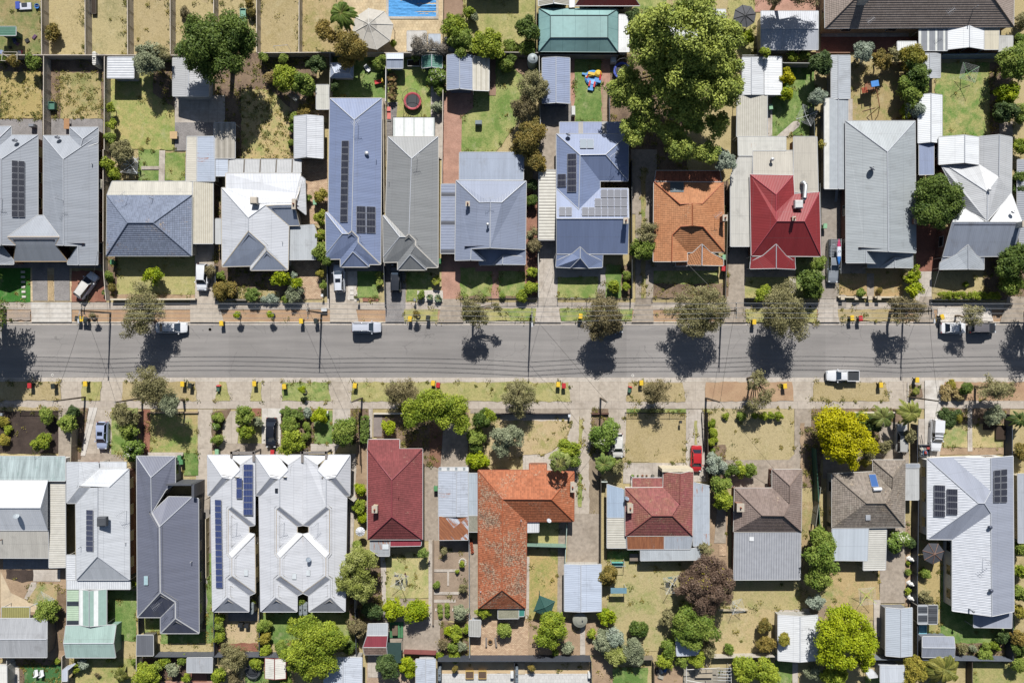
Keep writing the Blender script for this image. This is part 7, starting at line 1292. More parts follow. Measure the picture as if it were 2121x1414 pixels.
PL = """A1|465|300|72|1.2|rust|tawny shrub against the fence in the top left dry lot
A1|1340|560|135|4|grey|thin grey-green tree between the white shed and garage
A1|1450|470|80|4.2|olive|olive-crowned tree over the back fence right of the white shed
A1|300|545|75|2|mid|green vine clump on the pergola above the square brown lawn
A1|130|540|55|1.8|rust|yellowish vine clump at the left of the pergola
A1|20|530|40|1.6|mid|small shrub in the left end bed of the pergola yard
A1|985|960|42|1.5|lime|upper shrub of the narrow strip left of the green yard
A1|990|1100|45|1.5|lime|middle shrub of the narrow strip left of the green yard
A1|975|1230|50|1.6|mid|lower shrub of the narrow strip left of the green yard
B1|1085|40|110|2.6|olive|olive bush above the folded clothesline
B1|960|130|70|1.8|lime|lime bush at the fence left of the folded clothesline
B1|1020|215|65|1.6|lime|yellowish bush below the olive bush by the folded clothesline
A1|1640|110|50|.8|brown|withered low bush above the big dark tree
A2|740|690|125|3|lime|round pale green tree above the square clothesline
A2|900|750|105|2.8|mid|green tree right of the round pale tree above the square clothesline
A2|1010|560|85|2.4|deep|deep green bush under the long cream back fence
A2|600|690|55|1.4|straw|straw coloured bush left of the round pale green tree
A2|545|510|45|1.6|mid|left creeper on the cream back fence
A2|715|520|45|1.6|mid|right creeper on the cream back fence
A2|420|30|45|1|rust|small golden bush at the top edge right of the big dark tree
A2|430|110|40|.9|rust|second golden bush against the fence right of the big dark tree
A2|1585|550|70|1.8|mid|leafy bush beside the tiny cubby house
A2|1175|620|45|1.4|mid|creeper at the corner of the shed under the rust tree
A2|1170|770|45|1.2|deep|shaded creeper left of the red slide lawn
A2|970|880|48|1|rust|flowering bush beside the narrow beige shed
A2|815|1050|42|1|mid|green bush at the corner of the silver gabled garage
A2|910|1000|60|.9|rust|low spreading bush above the silver gabled garage
A2|795|1140|35|.9|flower|white flowering bush left of the silver gabled garage
A2|790|1270|30|.8|mid|small green bush left of the silver gabled garage
A2|1690|380|35|1|lime|yellow bush below the octagon shade sail
A3|430|250|110|3|lime|airy pale green tree right of the pool paving
A3|500|380|115|2.8|mid|green tree beside the white tanks by the back fence
A3|740|390|140|3|lime|glossy bright green tree overhanging the back fence
A3|1085|260|105|2.8|dark|dark bush left of the teal pool enclosure
A3|1070|420|70|2|mid|lower green bush left of the teal pool enclosure
A3|150|400|100|3|bare|bare twiggy tree over the cream patio table
A3|290|430|80|2.8|bare|bare twiggy tree over the dark green shed
A3|560|110|55|1.4|lime|tufted yellow-green plant in the shaded top yard
A3|615|150|45|1.2|grey|greyish plant beside the tufted yellow-green plant
A3|940|410|60|1|mid|low sprawling plant under the glossy green tree
A3|270|690|85|1.8|flower|broad leaved plant between trampoline and double garage
A3|290|800|50|1.3|mid|broad leaved plant lower along the garage path
A3|290|960|50|1.2|grey|striped leaved plant by the path of the white patio
A3|330|590|35|1.4|mid|sapling squeezed left of the blue-grey double garage
A3|890|590|65|1.4|mid|sapling in the shaded corner left of the water tank
A3|940|525|48|1.5|dark|dark sapling at the fence left of the water tank
A3|1120|770|150|4|olive|upper straggly tree of the olive row left of the blue shed
A3|1050|970|125|3.8|brown|dark middle tree of the olive row left of the blue shed
A3|1110|1240|150|3.6|rust|reddish lower tree of the olive row left of the blue house
B3|1140|90|105|3.4|rust|lowest tree of the row, over the square house's back roof
B3|1130|320|55|1.6|deep|shaded bush left of the striped carport
B3|1130|450|50|1.4|dark|dark bush behind the little gate left of the striped carport
B3|1120|740|60|1.8|olive|grey olive bush right of the square blue-grey house
B3|1140|850|75|1.9|brown|brown twiggy bush right of the square blue-grey house
B3|1125|1080|52|1.2|lime|upper lime bush of the border right of the twin porch gables
B3|1125|1220|62|1.3|lime|lower lime bush of the border right of the twin porch gables
B3|1030|1290|58|.9|lime|round lime bush inside the black picket fence
B3|690|1300|25|.5|mid|tiny bush inside the black picket fence left of the brick path
B3|860|1300|26|.5|mid|tiny bush inside the black picket fence right of the brick path
B3|530|1305|22|.5|mid|tiny bush at the left corner inside the black picket fence
B3|140|1295|38|.7|mid|round bush on pale gravel beside the red brick drive
B1|1365|1115|76|1.9|ylime|round lime ball tree on the blue tiled house lawn
B1|970|1120|45|.9|mid|green shrub in the narrow bed by the cream fence
B1|1000|1220|40|.8|rust|brownish shrub in the narrow bed by the cream fence
B2|190|1255|95|1.4|rust|rust coloured round shrub in the front yard of the white hip roof house
B2|65|1080|55|1.4|brown|brown shrub beside the white four wheel drive
B2|160|1120|40|.9|mid|green low plant by the dark side fence
B2|440|1290|68|1.2|clip|clipped round green shrub on the dry front bed
B2|600|1325|90|.6|silver|flat grey cushion shrub by the pavement
B2|703|1140|76|1.8|ylime|brightest yellow-green ball shrub before the white house
B2|830|1190|56|1.4|ylime|second yellow-green ball shrub, half behind the grey one
B2|815|1270|78|1.2|grey|grey-green ball shrub at the corner of the brick drive
B2|738|1325|36|.7|mid|small green shrub left of the grey-green ball
B2|808|1110|35|.9|silver|small silver shrub behind the yellow-green balls
B2|1045|610|62|1.8|pinkfl|upper flowering bush between white and slate blue houses
B2|1055|760|62|1.8|pinkfl|lower flowering bush between white and slate blue houses
B2|1050|900|80|2.2|mid|green bush at the corner of the slate blue house
B2|1110|985|55|2|dark|dark bush before the slate blue house corner
B2|1040|1100|42|1.2|gold|golden bush beside the brown brick drive
B2|1070|1200|38|1|mid|lowest bush beside the brown brick drive
B2|1055|405|62|1.5|gold|golden bush in the brick court
B2|935|430|32|.8|mid|small green plant left of the golden bush in the brick court
B4|340|740|110|3.4|olive|upper half of the olive tree in the strip drive
B4|310|880|100|3|mid|lower greener tree in the strip drive
B4|45|1210|62|1.4|lime|lime bush inside the edging of the vivid blue house
B4|165|1110|38|1|mid|upper leafy plant in the strip bed right of the vivid blue house
B4|165|1220|40|1|lime|lower leafy plant in the strip bed right of the vivid blue house
B4|1362|1275|70|1.1|lime|bright lime shrub on the crimson house lawn
B4|1060|110|95|4|silver|silver-blue tree behind the orange northern house
B4|970|40|70|4|silver|pale grey-green tree beside the silver-blue tree
B4|1790|1180|115|2.6|dark|dark green tree right of the crimson house lawn
B5|60|1010|70|2|mid|green tree beside the work ute
B5|30|1260|70|1.6|mid|lower green bush at the double gate
B5|900|1110|72|1.7|ylime|upper clipped yellow-green ball by the concrete drive
B5|903|1245|76|1.7|ylime|lower clipped yellow-green ball by the concrete drive
B5|430|1270|40|.9|mid|small weedy plant before the pillared wall
B5|600|1250|28|.5|rust|small dry plant inside the pillared wall
B5|1375|1195|25|.4|lime|tiny bright plant on the shaded dry lawn
B5|1800|1010|150|4.4|dark|dark green tree at the right edge before the pale grey house
B5|1770|1190|100|3|mid|lower green tree at the right edge before the pale grey house
B5|1830|240|55|2.4|dark|dark hedge tree at the right edge by the striped carport
B5|1830|350|50|2|dark|lower hedge tree at the right edge by the striped carport
B5|1835|850|42|1.2|olive|small olive bush at the foot of the striped carport
A4|1390|470|52|3.4|lime|light sapling above the silver and white garage
A4|1240|340|62|1.6|ylime|yellow-green bush below the black octagon cover
A4|1590|690|72|2.2|yellow|yellow leaved sapling right of the silver and white garage
A4|1560|830|62|2|ylime|lime leaved sapling at the corner of the silver and white garage
A4|1630|505|52|1.6|lime|lime bush by the wire back fence
A4|1740|490|50|1.4|mid|green bush by the wire back fence
A4|215|130|58|2.4|deep|dark creeper left of the giant tree
A5|75|570|112|3.4|deep|round dull green tree over the end of the long carport
A5|55|860|82|3|silver|grey-green tree beside the long carport
A5|105|1290|55|1.6|gold|golden bush beside the long carport lower end
A5|450|480|95|2.6|silver|silver leaved tree at the top of the cubby yard
A5|620|530|90|2.6|rust|yellow flecked bush at the top of the cubby yard
A5|740|490|60|2.2|olive|olive bush between flecked bush and citrus tree
A5|870|500|110|3|gold|citrus tree with yellow fruit left of the grey gabled shed
A5|900|670|130|3|dark|dark green tree below the citrus tree
A5|870|820|120|2.6|mid|green tree right of the wooden cubby
A5|830|1010|60|1.4|lime|bright green bush above the sage grey house
A5|915|975|92|2.2|silver|silver-green bush left of the long white carport
A5|1790|550|160|4|mid|feathery green tree at the right of the clothesline lawn
A5|1735|850|105|2.6|ylime|rounded lime bush at the right of the clothesline lawn
A5|1720|990|105|2.6|deep|deep green bush below the rounded lime bush
A5|1850|1010|85|2.4|mid|green bush at the right edge below the rounded lime bush
A5|1845|1290|75|2|lime|lime bush at the right edge beside the pale grey house
A5|1855|200|80|1.6|olive|olive bush at the right edge beside the brown-grey tiled roof
A5|1850|380|70|1.6|mid|green bush at the right edge below the tiled roof
C1|430|1110|68|1.3|mid|green bush with mailbox at the corner of the mulch garden
C1|650|1080|58|1.6|deep|blue-green bush above the pale tree by the mulch drive
C1|620|1190|88|2.2|mid|pale green small tree by the mulch drive
C1|370|1350|80|1.7|lime|bright green small tree at the foot of the mulch garden
C1|30|1170|48|.7|gold|golden tussock at the left of the mulch garden
C1|75|1240|38|.6|lime|pale tussock at the left of the mulch garden
C1|35|1340|55|.8|gold|lower golden tussock at the left of the mulch garden
C1|1120|1115|112|2.6|olive|olive tree on the strip of lawn beside the black fence
C1|1165|1250|82|2.2|mid|green tree on the strip of lawn beside the black fence
D1|1180|300|98|2|flower|white flowering bush above the white hip roof house
C2|135|1130|48|1|mid|upper round bush along the long concrete drive
C2|120|1210|38|.9|flower|white flowering bush along the long concrete drive
C2|125|1330|55|1.1|mid|lower round bush along the long concrete drive
C2|370|1110|88|2.4|mid|tree in the island of the curved drive
C2|390|1250|72|2|lime|lower tree in the island of the curved drive
C2|490|1170|45|1.1|grey|grey-green bush in the island of the curved drive
C2|750|1100|58|1.2|clip|left clipped square bush beside the black sedan drive
C2|840|1110|56|1.2|clip|right clipped square bush beside the black sedan drive
C2|775|1210|85|2|mid|green tree right of the black sedan
C2|790|1330|115|2.8|lime|leafy tree over the entrance of the middle terrace
C2|920|1210|38|.8|mid|upper round bush by the stepping path
C2|915|1300|45|.9|mid|lower round bush by the stepping path
C2|1035|1120|72|1.8|ylime|yellow leaved small tree by the small green lawn
C2|935|1090|45|1|silver|silver bush by the small green lawn
C2|1265|1250|118|3.2|mid|round dark leaved tree before the eastmost terrace
C2|1650|1210|60|1.3|ylime|clipped lime ball before the red tiled house
C3|670|1160|85|2.8|dark|dark needle leaved tree right of the bright lime tree
C3|740|1110|60|2.4|lime|lime crowned tree at the low dark front fence
C3|635|1300|75|2|mid|green bush in the row left of the curved lawn
D3|630|200|80|2|mid|next green bush down the row left of the curved lawn
D3|640|400|95|1.8|ylime|lime bush at the corner of the orange tiled house
D3|620|290|60|1.8|dark|dark bush above the lime bush by the orange tiled house
D3|1440|290|95|2.4|lime|feathery lime tree behind the fan palm
D3|1500|400|70|2.2|mid|green tree right of the fan palm
D3|1762|180|125|2|flower|white flowering round bush over the white car
D3|1850|430|60|2|mid|fine leaved tree beside the flowering round bush
C4|920|1190|40|.8|lime|upper bush of the row along the brown side fence
C4|930|1265|45|.9|lime|middle bush of the row along the brown side fence
C4|930|1345|42|.8|lime|lower bush of the row along the brown side fence
C4|930|1425|22|.4|mid|tiny bush at the end of the row along the brown side fence
C4|1045|1120|28|.5|lime|lone small bush at the left of the broken hedge row
C4|1170|1118|45|.7|mid|shaded bush of the broken hedge row
C4|1300|1118|30|.6|lime|small bush in the middle of the broken hedge row
C4|1385|1122|36|.7|lime|bush right of the middle of the broken hedge row
C4|1440|1122|34|.7|lime|next to last bush of the broken hedge row
C4|1510|1118|40|.8|lime|last bush of the broken hedge row
D4|955|440|92|2.8|silver|grey-green tree at the brown side fence corner
D4|990|600|90|2.8|mid|green tree left of the brown tiled house, upper
D4|1015|740|95|2.8|lime|green tree left of the brown tiled house, lower
D4|1092|485|58|1.4|dark|dark left bush of the clipped trio
D4|1172|480|64|1.4|lime|lighter middle bush of the clipped trio
D4|1262|482|58|1.4|mid|right bush of the clipped trio
D4|60|460|75|2|olive|olive tree left of the faded red house paving
C5|1370|885|62|1.4|dark|dark heart shaped bush in the planted verge
C5|1190|890|55|.7|straw|left straw tussock in the planted verge
C5|1235|840|40|.6|gold|golden tussock in the planted verge
C5|1300|930|50|.7|straw|right straw tussock in the planted verge
C5|1180|955|42|.6|straw|lower straw tussock in the planted verge
C5|1265|880|35|.5|brown|brown tussock in the planted verge
C5|430|1150|62|2|mid|green bush right of the vivid yellow tree
C5|560|1180|85|2.6|deep|dark tree under the straggly palms
C5|870|1290|62|2|olive|olive bush over the dark ribbed fence
C5|640|1390|70|1.8|olive|olive bush below the straggly palms
C5|1620|1120|92|1.8|grey|grey-green tree beside the raised garden beds
C5|1310|1140|32|.6|gold|golden tuft above the striped lawn
D5|510|330|68|1.8|olive|olive bush above the grey-brown tiled house
D5|470|420|42|1.4|gold|golden bush at the front of the grey-brown tiled house
D5|1845|330|85|1.8|rust|orange tinged bush at the right edge by the grey solar house
D2|1400|660|55|1.3|ylime|upper lime bush left of the red tiled house
D2|1390|810|60|1.4|lime|middle lime bush left of the red tiled house
D2|1410|910|52|1.2|ylime|lower lime bush left of the red tiled house
D2|1375|1150|48|1.4|mid|green bush near the white umbrella
E2|1510|770|85|2.2|deep|shaded green bush below the wattle tree
E2|1370|920|92|2.4|brown|brown-green bush above the patched red shed
E2|150|835|50|1.3|lime|upper of three round bushes along the dark fence
E2|145|905|47|1.3|mid|middle of three round bushes along the dark fence
E2|150|1005|54|1.3|lime|lower of three round bushes along the dark fence
E2|265|1190|120|2.8|olive|olive-green round tree over the dark back fence
E2|550|900|62|1.5|mid|upper bush right of the dark dividing fence
E2|550|1010|55|1.3|gold|middle golden bush right of the dark dividing fence
E2|555|1120|55|1.2|lime|lower lime bush right of the dark dividing fence
E2|470|1225|60|1.2|lime|lime creeper behind the glass dome
E2|690|1105|65|1.4|mid|green bush left of the large domed lime tree
E2|1310|1100|60|1.6|dark|dark bush right of the large domed lime tree
E2|1700|760|95|2|ylime|left fruit tree at the foot of the clothesline lawn
E3|90|785|108|2.2|ylime|right fruit tree at the foot of the clothesline lawn
E2|440|700|35|1.2|lime|bush in the gap left of the grey tanks
E2|865|690|42|1.6|mid|bush in the gap left of the twin grey tanks
E2|150|1340|70|1.6|lime|lime bush at the bottom edge by the green shed
E2|290|1370|70|1.4|brown|brown bush at the bottom edge below the olive tree
E2|1640|1270|105|2.6|deep|dull green tree at the bottom edge right of the patio
E2|1820|1260|85|2|ylime|yellow bush at the bottom edge beside the dull green tree
E2|735|1400|50|1|mid|bush at the bottom edge below the cream shed
E1|420|770|105|2|mid|fruit tree right of the olive lean-to
E1|690|1280|38|.9|lime|small lime bush by the narrow pale shed
E1|745|1245|48|1|silver|silver plant by the narrow pale shed
E1|865|1340|24|.5|brown|tiny bush on the bottom lawn
E1|1300|1340|115|2.6|lime|bright green tree at the bottom edge left of the shrub garden
E1|1540|1290|60|1.2|grey|grey-green ball in the dark shrub garden
E1|1465|1220|48|1.2|lime|upper lime bush of the dark shrub garden
E1|1400|1270|42|1|mid|left bush of the dark shrub garden
E1|1655|1370|36|.9|lime|lower lime ball of the dark shrub garden
E1|1625|1205|48|1.1|mid|bush at the upper right of the dark shrub garden
E1|1190|1230|30|.8|mid|small bush against the pale ribbed fence
E1|510|1215|25|.5|lime|tiny bush at the end of the bed above the deck chairs
E1|1185|540|36|.8|lime|straggly plant right of the white hip house
D3|160|1220|48|2.2|clip|clipped green ball tree on a stem by the red tiled house
D3|335|1210|40|1.2|olive|half bare sapling in the vegetable garden
E3|505|355|26|.7|lime|small rosette plant in the pebble ring
E3|460|425|18|.5|lime|small plant on the cross path
E3|272|540|34|.9|mid|left bush in the middle of the vegetable garden
E3|515|570|46|1.2|olive|right bush in the middle of the vegetable garden
E3|490|780|72|1.6|grey|grey-green tree at the foot of the vegetable garden
E3|375|950|34|.8|ylime|small lime ball in the lower garden
E3|460|980|62|1.4|lime|large lime ball in the lower garden
E3|340|1070|48|1.1|brown|brown ball in the lower garden
E3|420|1090|48|1.1|mid|green ball in the lower garden
E3|505|1080|48|1.1|grey|grey ball in the lower garden
E3|540|940|36|1|lime|bush at the fence by the patio shed
E3|305|770|20|.4|mid|left planted row in the vegetable garden
E3|370|770|20|.4|mid|right planted row in the vegetable garden
E3|300|1160|35|.5|lime|creeping plant at the maroon fence end
E3|430|1165|60|.5|lime|creeping plant along the dark back fence
E3|690|780|62|1.6|lime|leafy bush at the corner of the lichen roof
E3|870|940|68|1.6|mid|small tree on the brown brick patio
E3|1300|940|150|2.8|lime|round light green tree below the green shade sail
E3|1440|1110|62|.9|grey|low grey shrub on the bare dirt
E3|1330|1140|26|.5|mid|tiny bush at the pale back wall
E3|1790|450|88|2.2|rust|dry leaved bush over the pale blue garage edge
E3|1790|820|85|1.8|ylime|yellowish bush right of the round tank
E3|1645|980|46|1.1|lime|small lime bush right of the concrete path
E3|1770|1040|100|2.2|grey|silver-green bush below the yellowish bush
E3|440|1290|28|1.2|rust|brown sapling in the left paved courtyard
E3|1120|1275|28|1.2|rust|red leaved sapling in the right paved courtyard
E4|870|230|75|2.4|olive|olive tree behind the grey iron rear roof
E4|540|840|72|2|olive|half bare tree left of the dense green tree
E4|270|920|85|1.8|dark|dark oval bush by the concrete strip
E4|60|1000|90|2.2|silver|upper silver-green bush of the bottom hedge
E4|220|1130|120|2|grey|broad grey-green bush of the bottom hedge
E4|60|1170|100|2.2|wattle|pale drooping bush of the bottom hedge
E4|540|1110|85|1.8|mid|green bush left of the blue-white shed
E4|500|1210|72|1.6|lime|lime bush over the weathered fence
E4|660|1220|55|1.4|mid|small bush below the blue-white shed
E4|800|1190|85|1.8|lime|lime bush below the dense green tree
E4|890|1110|78|1.8|olive|olive bush below the dense green tree
E4|1390|900|70|1.8|rust|upper dry vine left of the white gabled shed
E4|1400|1060|80|1.8|rust|lower dry vine left of the white gabled shed
E4|1560|1030|55|3.4|gold|thin branches over the white gabled shed
E4|1065|1110|45|1|mid|small bush in the bare dirt yard
E4|1210|1270|120|2.4|lime|left half of the big lime hedge at the bottom edge
E4|1400|1300|120|2.4|lime|right half of the big lime hedge at the bottom edge
E4|20|430|68|2|rust|dry leaved bush beside the garden swing
E5|60|110|90|3.4|mid|top tree of the row right of the grey iron roof
E5|90|290|150|4|mid|largest tree of the row right of the grey iron roof
E5|70|480|120|3.6|mid|third tree of the row right of the grey iron roof
E5|40|690|75|2.6|silver|grey-green bottom tree of the row right of the grey iron roof
D5|760|1110|95|2.2|flower|cream flowering round tree beside the cream carport
D5|880|1130|45|1|deep|dark bush at the dark fence beside the cream flowering tree
E5|180|1340|110|2.6|lime|lime bush below the great yellow-green tree
E5|25|1320|70|1.8|grey|grey-green bush left of the bottom lime bush
E5|850|430|26|.5|mid|round bush of the border between the first two white statues
E5|855|350|18|.4|lime|tiny bush by the uppermost white statue
E5|855|600|27|.5|lime|lime bush above the lowest white statue
E5|890|1290|110|2.2|gold|golden bush beside the date palm
E5|1010|440|45|.9|mid|bush below the black gazebo
E5|1010|640|70|1.5|olive|weeping bush above the dark patio roof
E5|1700|990|62|1.4|deep|dark bush at the corner of the solar house lawn
E5|1530|1165|78|1|mid|feathery bush over the blue-grey back fence
E5|1540|1085|40|.8|mid|upper bush in the raised bed at the bottom right
E5|1625|1090|46|.9|lime|lime bush in the raised bed at the bottom right
E5|1430|1100|36|.7|grey|grey bush in the raised bed at the bottom right
E5|1330|1110|50|.9|olive|left olive bush in the raised bed at the bottom right
E5|1850|220|60|2|mid|top bush of the column at the lower right edge
E5|1840|420|70|2.2|lime|second bush of the column at the lower right edge
E5|1850|620|70|2.2|mid|third bush of the column at the lower right edge
E5|1840|790|65|2|gold|golden bush of the column at the lower right edge
E5|1850|1010|80|2.2|rust|tawny bush of the column at the lower right edge
E5|1840|1110|70|2|dark|dark bush of the column at the lower right edge
E5|1840|1250|70|1.8|mid|lowest bush of the column at the lower right edge"""
for ln in PL.split('\n'):
    t, X, Y, Rr, z, k, lab = ln.split('|'); X, Y, Rr, z = float(X), float(Y), float(Rr), float(z)
    big = z >= 2.4 or 'tree' in lab or 'sapling' in lab
    rs = random.Random(lab); n = 1 if Rr < 30 or 'ball' in lab or 'clipped' in lab else (3 if Rr < 50 else 4 if Rr < 100 else 6); bl = [(X, Y, Rr*(.86 if n > 1 else 1), z)]
    for i in range(n-1):
        a = rs.uniform(0, 6.3); d = rs.uniform(.4, .75); bl.append((X+math.cos(a)*Rr*d, Y+math.sin(a)*Rr*d, Rr*rs.uniform(.35, .6), z*rs.uniform(.55, 1.0)))
    ry = None
    if 'planted row' in lab: bl = [(X, Y, 18, .4, 65)]
    if 'flat grey cushion' in lab: bl = [(X, Y, 92, .5, 36)]
    tree(t, bl, k, lab, 'tree' if big else 'shrub', 'tree' if big else 'shrub', flat=.8 if big else .9)
tree('B5', [(1170+i*65, 1296, 50, .75, 30) for i in range(8)], 'lime', 'long clipped hedge before the pale grey house', 'hedge', 'hedge', box=True)
tree('C2', [(1437, 1150+i*36, 38, .8, 30) for i in range(6)], 'clip', 'clipped hedge right of the second service pole drive', 'hedge', 'hedge', box=True)
tree('C5', [(1190, 1110, 60, .3), (1270, 1120, 60, .3), (1220, 1160, 60, .3)], 'deep', 'low blue-green ground cover bed beside the pale new drive', 'shrub', 'ground cover')
palm('A2', 1230, 120, 175, 6.5, 'tall feather palm left of the octagon shade sail', 26)
palm('D3', 1370, 420, 112, 7.2, 'fan palm casting its shadow on the orange tiled roof', 48, True, ('#7f9440', '#cdd488'))
palm('D3', 1760, 430, 130, 3.2, 'feathery palm below the white flowering round bush', 24, col=('#5f7f40', '#a8b860'))
palm('C5', 640, 1130, 150, 4.4, 'left straggly palm above the silver wagon', 16, col=('#6f8444', '#b0b468')); palm('C5', 880, 1090, 150, 4.8, 'right straggly palm above the silver wagon', 20, col=('#74863a', '#b8b860'))
palm('C5', 930, 900, 48, 1.0, 'small fountain shaped palm at the kerb bed', 22, col=('#8a9a3c', '#c8c860')); palm('C5', 1850, 1150, 105, 2.4, 'dark palm at the right edge beside the raised beds', 18, col=('#3f5c2c', '#6f8a44'))
palm('E5', 1180, 1290, 215, 2.6, 'large date palm at the bottom right edge', 34, col=('#6f7a34', '#c0b860')); palm('E1', 1070, 1350, 90, 1.4, 'dark bushy palm on the bottom lawn', 30, col=('#4a5c28', '#86883e'))
palm('E1', 955, 1215, 26, .8, 'tiny bright palm in the shade of the sage garage', 9, col=('#8fae30', '#d8e060')); palm('A3', 85, 510, 52, 1.8, 'potted palm in the raised round bed', 14)
for t, x, y, r, z, l, c in (('A2', 1680, 690, 58, .9, 'uppermost spiky brown flax along the white thin fence', ('#8f7048', '#c8a070')), ('A2', 1685, 770, 58, .9, 'middle spiky brown flax along the white thin fence', ('#7d6a48', '#b89468')), ('A2', 1680, 850, 55, .9, 'lowest spiky brown flax along the white thin fence', ('#7f6f50', '#c0a070')),
                             ('B2', 1565, 1110, 42, .8, 'upper spiky lime yucca by the small lawn', ('#8aa03c', '#ccd86c')), ('B2', 1570, 1180, 42, .8, 'lower spiky lime yucca by the small lawn', ('#8aa03c', '#ccd86c')), ('B3', 275, 1160, 60, 1.0, 'large spiky yucca beside the red brick drive', ('#7f9030', '#c4c850')), ('B3', 215, 1310, 38, .6, 'left agave rosette at the footpath', ('#7f9a78', '#b8ccb0')), ('B3', 290, 1320, 45, .6, 'right agave rosette at the footpath', ('#7f9a78', '#b8ccb0')), ('B1', 930, 1265, 35, .6, 'small yucca behind the angled white wagon', ('#5f7f40', '#90a860'))):
    palm(t, x, y, r, z, l, 26, col=c, name='spiky_plant', cat='plant', droop=.35)
for t, x, y, l, c in (('C2', 885, 885, 'staked lime sapling on the green verge', 'ylime'), ('C2', 300, 222, 'left sapling in a tyre ring on the dry northern verge', 'ylime'), ('C2', 600, 218, 'right sapling in a tyre ring on the dry northern verge', 'ylime'), ('C3', 88, 215, 'brown staked sapling on the northern verge by the bins', 'rust'), ('C1', 815, 225, 'bare sapling in a ring right of the first bins', 'brown')):
    tree(t, [(x, y, 30, 1.7)], c, l, 'sapling', 'sapling')
    q = Q(t, x+25, y+22 if t != 'C2' or x > 800 else y+8); m = MB(); m.lathe((q.x, q.y, .1), [(.3, 0), (.42, .05), (.42, .2), (.3, .25), (.26, .1)], 16); o = m.build('tree_ring', plain('#3a3a3a'), org=(q.x, q.y, 0)); tag(o, 'dark ring at the foot of the ' + ' '.join(l.split()[:8]), 'tree ring', 'rings round the saplings')
# weeds, leaf litter and creeping plants too small and many to count
rs = np.random.RandomState(5); C, T = [], []
for mt, w in PATCH:
    nm = mt.name.split('.')[0]
    if nm not in ('soil', 'grass'): continue
    x0, x1, y0, y1 = min(q.x for q in w), max(q.x for q in w), min(q.y for q in w), max(q.y for q in w); dens = 1.1 if mt is BED else (.1 if nm == 'soil' else .06)
    pts = [Vector((rs.uniform(x0, x1), rs.uniform(y0, y1), 0)) for _ in range(int((x1-x0)*(y1-y0)*dens))]; hard = [(v, v[0].z) for m2, v in PATCH if m2.name.split('.')[0] not in ('soil', 'grass') and v[0].z > w[0].z]; pts = [q for q in pts if in_poly(q, w)]
    if nm == 'grass': pts += [w[i]+Vector(rs.normal(size=3)*.15) for i in range(len(w)) if rs.rand() < .3]
    for q in pts:
        if abs(q.x) > 88 or abs(q.y) > 60 or any(in_poly(q, v) for v, _ in hard): continue
        n = rs.randint(5, 46); s = rs.uniform(.1, .4); t0 = rs.rand(); C.append(np.array((q.x, q.y, .2)) + rs.normal(size=(n, 3))*np.array([s, s, .05])); T.append(t0*.7+.3*rs.rand(n))
C = np.concatenate(C); ORG['ground_cover'] = Vector()
KIND['weed'] = ('#5f6a2c', '#b0a058', .25, .2, 1, 1)
me_holder = bpy.data.objects.new('ground_cover', None); o = leaf_mesh('ground_cover', C, rs.normal(size=C.shape)*.5+np.array([0, 0, 1]), np.full(len(C), .17)*rs.uniform(.6, 1.4, len(C)), np.concatenate(T), fol('weed'), me_holder)
o.parent = None; bpy.data.objects.remove(me_holder); o.name = 'ground_cover'; o['kind'] = 'stuff'; KK[0] = 1.75; SAT[0] = .9
# ------------------------------------------------------------------ yard things
def item(name, label, cat, t, X, Y, parts, rot=0.0, group=None):
    """parts: (part name, colour, [shapes]); shapes in metres about the foot: ('b',x,y,z,sx,sy,sz) ('t',p0,p1,r) ('l',x,y,z,profile[,n]) ('p',points)"""
    q = Q(t, X, Y); r = thing(name, label, cat, (q.x, q.y, .03), group); r.rotation_euler = (0, 0, math.radians(rot)); ORG[r.name] = Vector()
    for pn, c, sh in parts:
        m = MB()
        for s in sh:
            if s[0] == 'b': m.box(s[1:4], s[4:7])
            elif s[0] == 't': m.tube(s[1], s[2], s[3], n=6)
            elif s[0] == 'l': m.lathe(s[1:4], s[4], s[5] if len(s) > 5 else 18)
            else: m.poly(s[1])
        m.build(pn, c if not isinstance(c, str) else plain(c, .5), r)
    return r
# the unseen neighbours whose roofs cast shade into the top of the picture
house('house just above the top edge shading the pool with its gable', [GAB('A3', metal('#9a9da3'), -300, -1000, 440, -340, 'y', 95, 2.8, 4.6)], REND); house('house just above the top edge shading the top middle lawn', [FL('A3', metal('#9a9da3'), '545 -700 1008 -700 1008 -118 545 -118', [3.4, 3.4, 2.8, 2.8], name='roof', sup='wall')], REND)
q0, q1 = Q('A2', 1650, -60), Q('A3', 272, 152); r = thing('swimming_pool', 'swimming pool under a wrinkled blue cover at the top edge', 'pool', (q0.x, q1.y, 0)); m = MB()
cx_, cy_, sx_, sy_ = (q0.x+q1.x)/2, (q0.y+q1.y)/2, q1.x-q0.x, q0.y-q1.y
for bx in ((cx_, q1.y-.2, sx_+.8, .4), (cx_, q0.y+.2, sx_+.8, .4), (q0.x-.2, cy_, .4, sy_), (q1.x+.2, cy_, .4, sy_)): m.box((bx[0], bx[1], .12), (bx[2], bx[3], .12))
m.build('coping', soil('#b9b0a2', '#cfc6b8', .4), r); m = MB(); nx, ny = 40, 24; rg = np.random.RandomState(3); hz = rg.normal(size=(nx+1, ny+1))*.014; hz = hz + np.cumsum(rg.normal(size=hz.shape)*.007, 0)
for i in range(nx):
    for j in range(ny):
        m.poly([(q0.x+sx_*(i+a)/nx, q1.y+sy_*(j+b)/ny, .14+hz[i+a, j+b]) for a, b in ((0, 0), (1, 0), (1, 1), (0, 1))])
m.build('pool_cover', plain('#4fa6ea', .7, 0, .1), r, smooth=True)
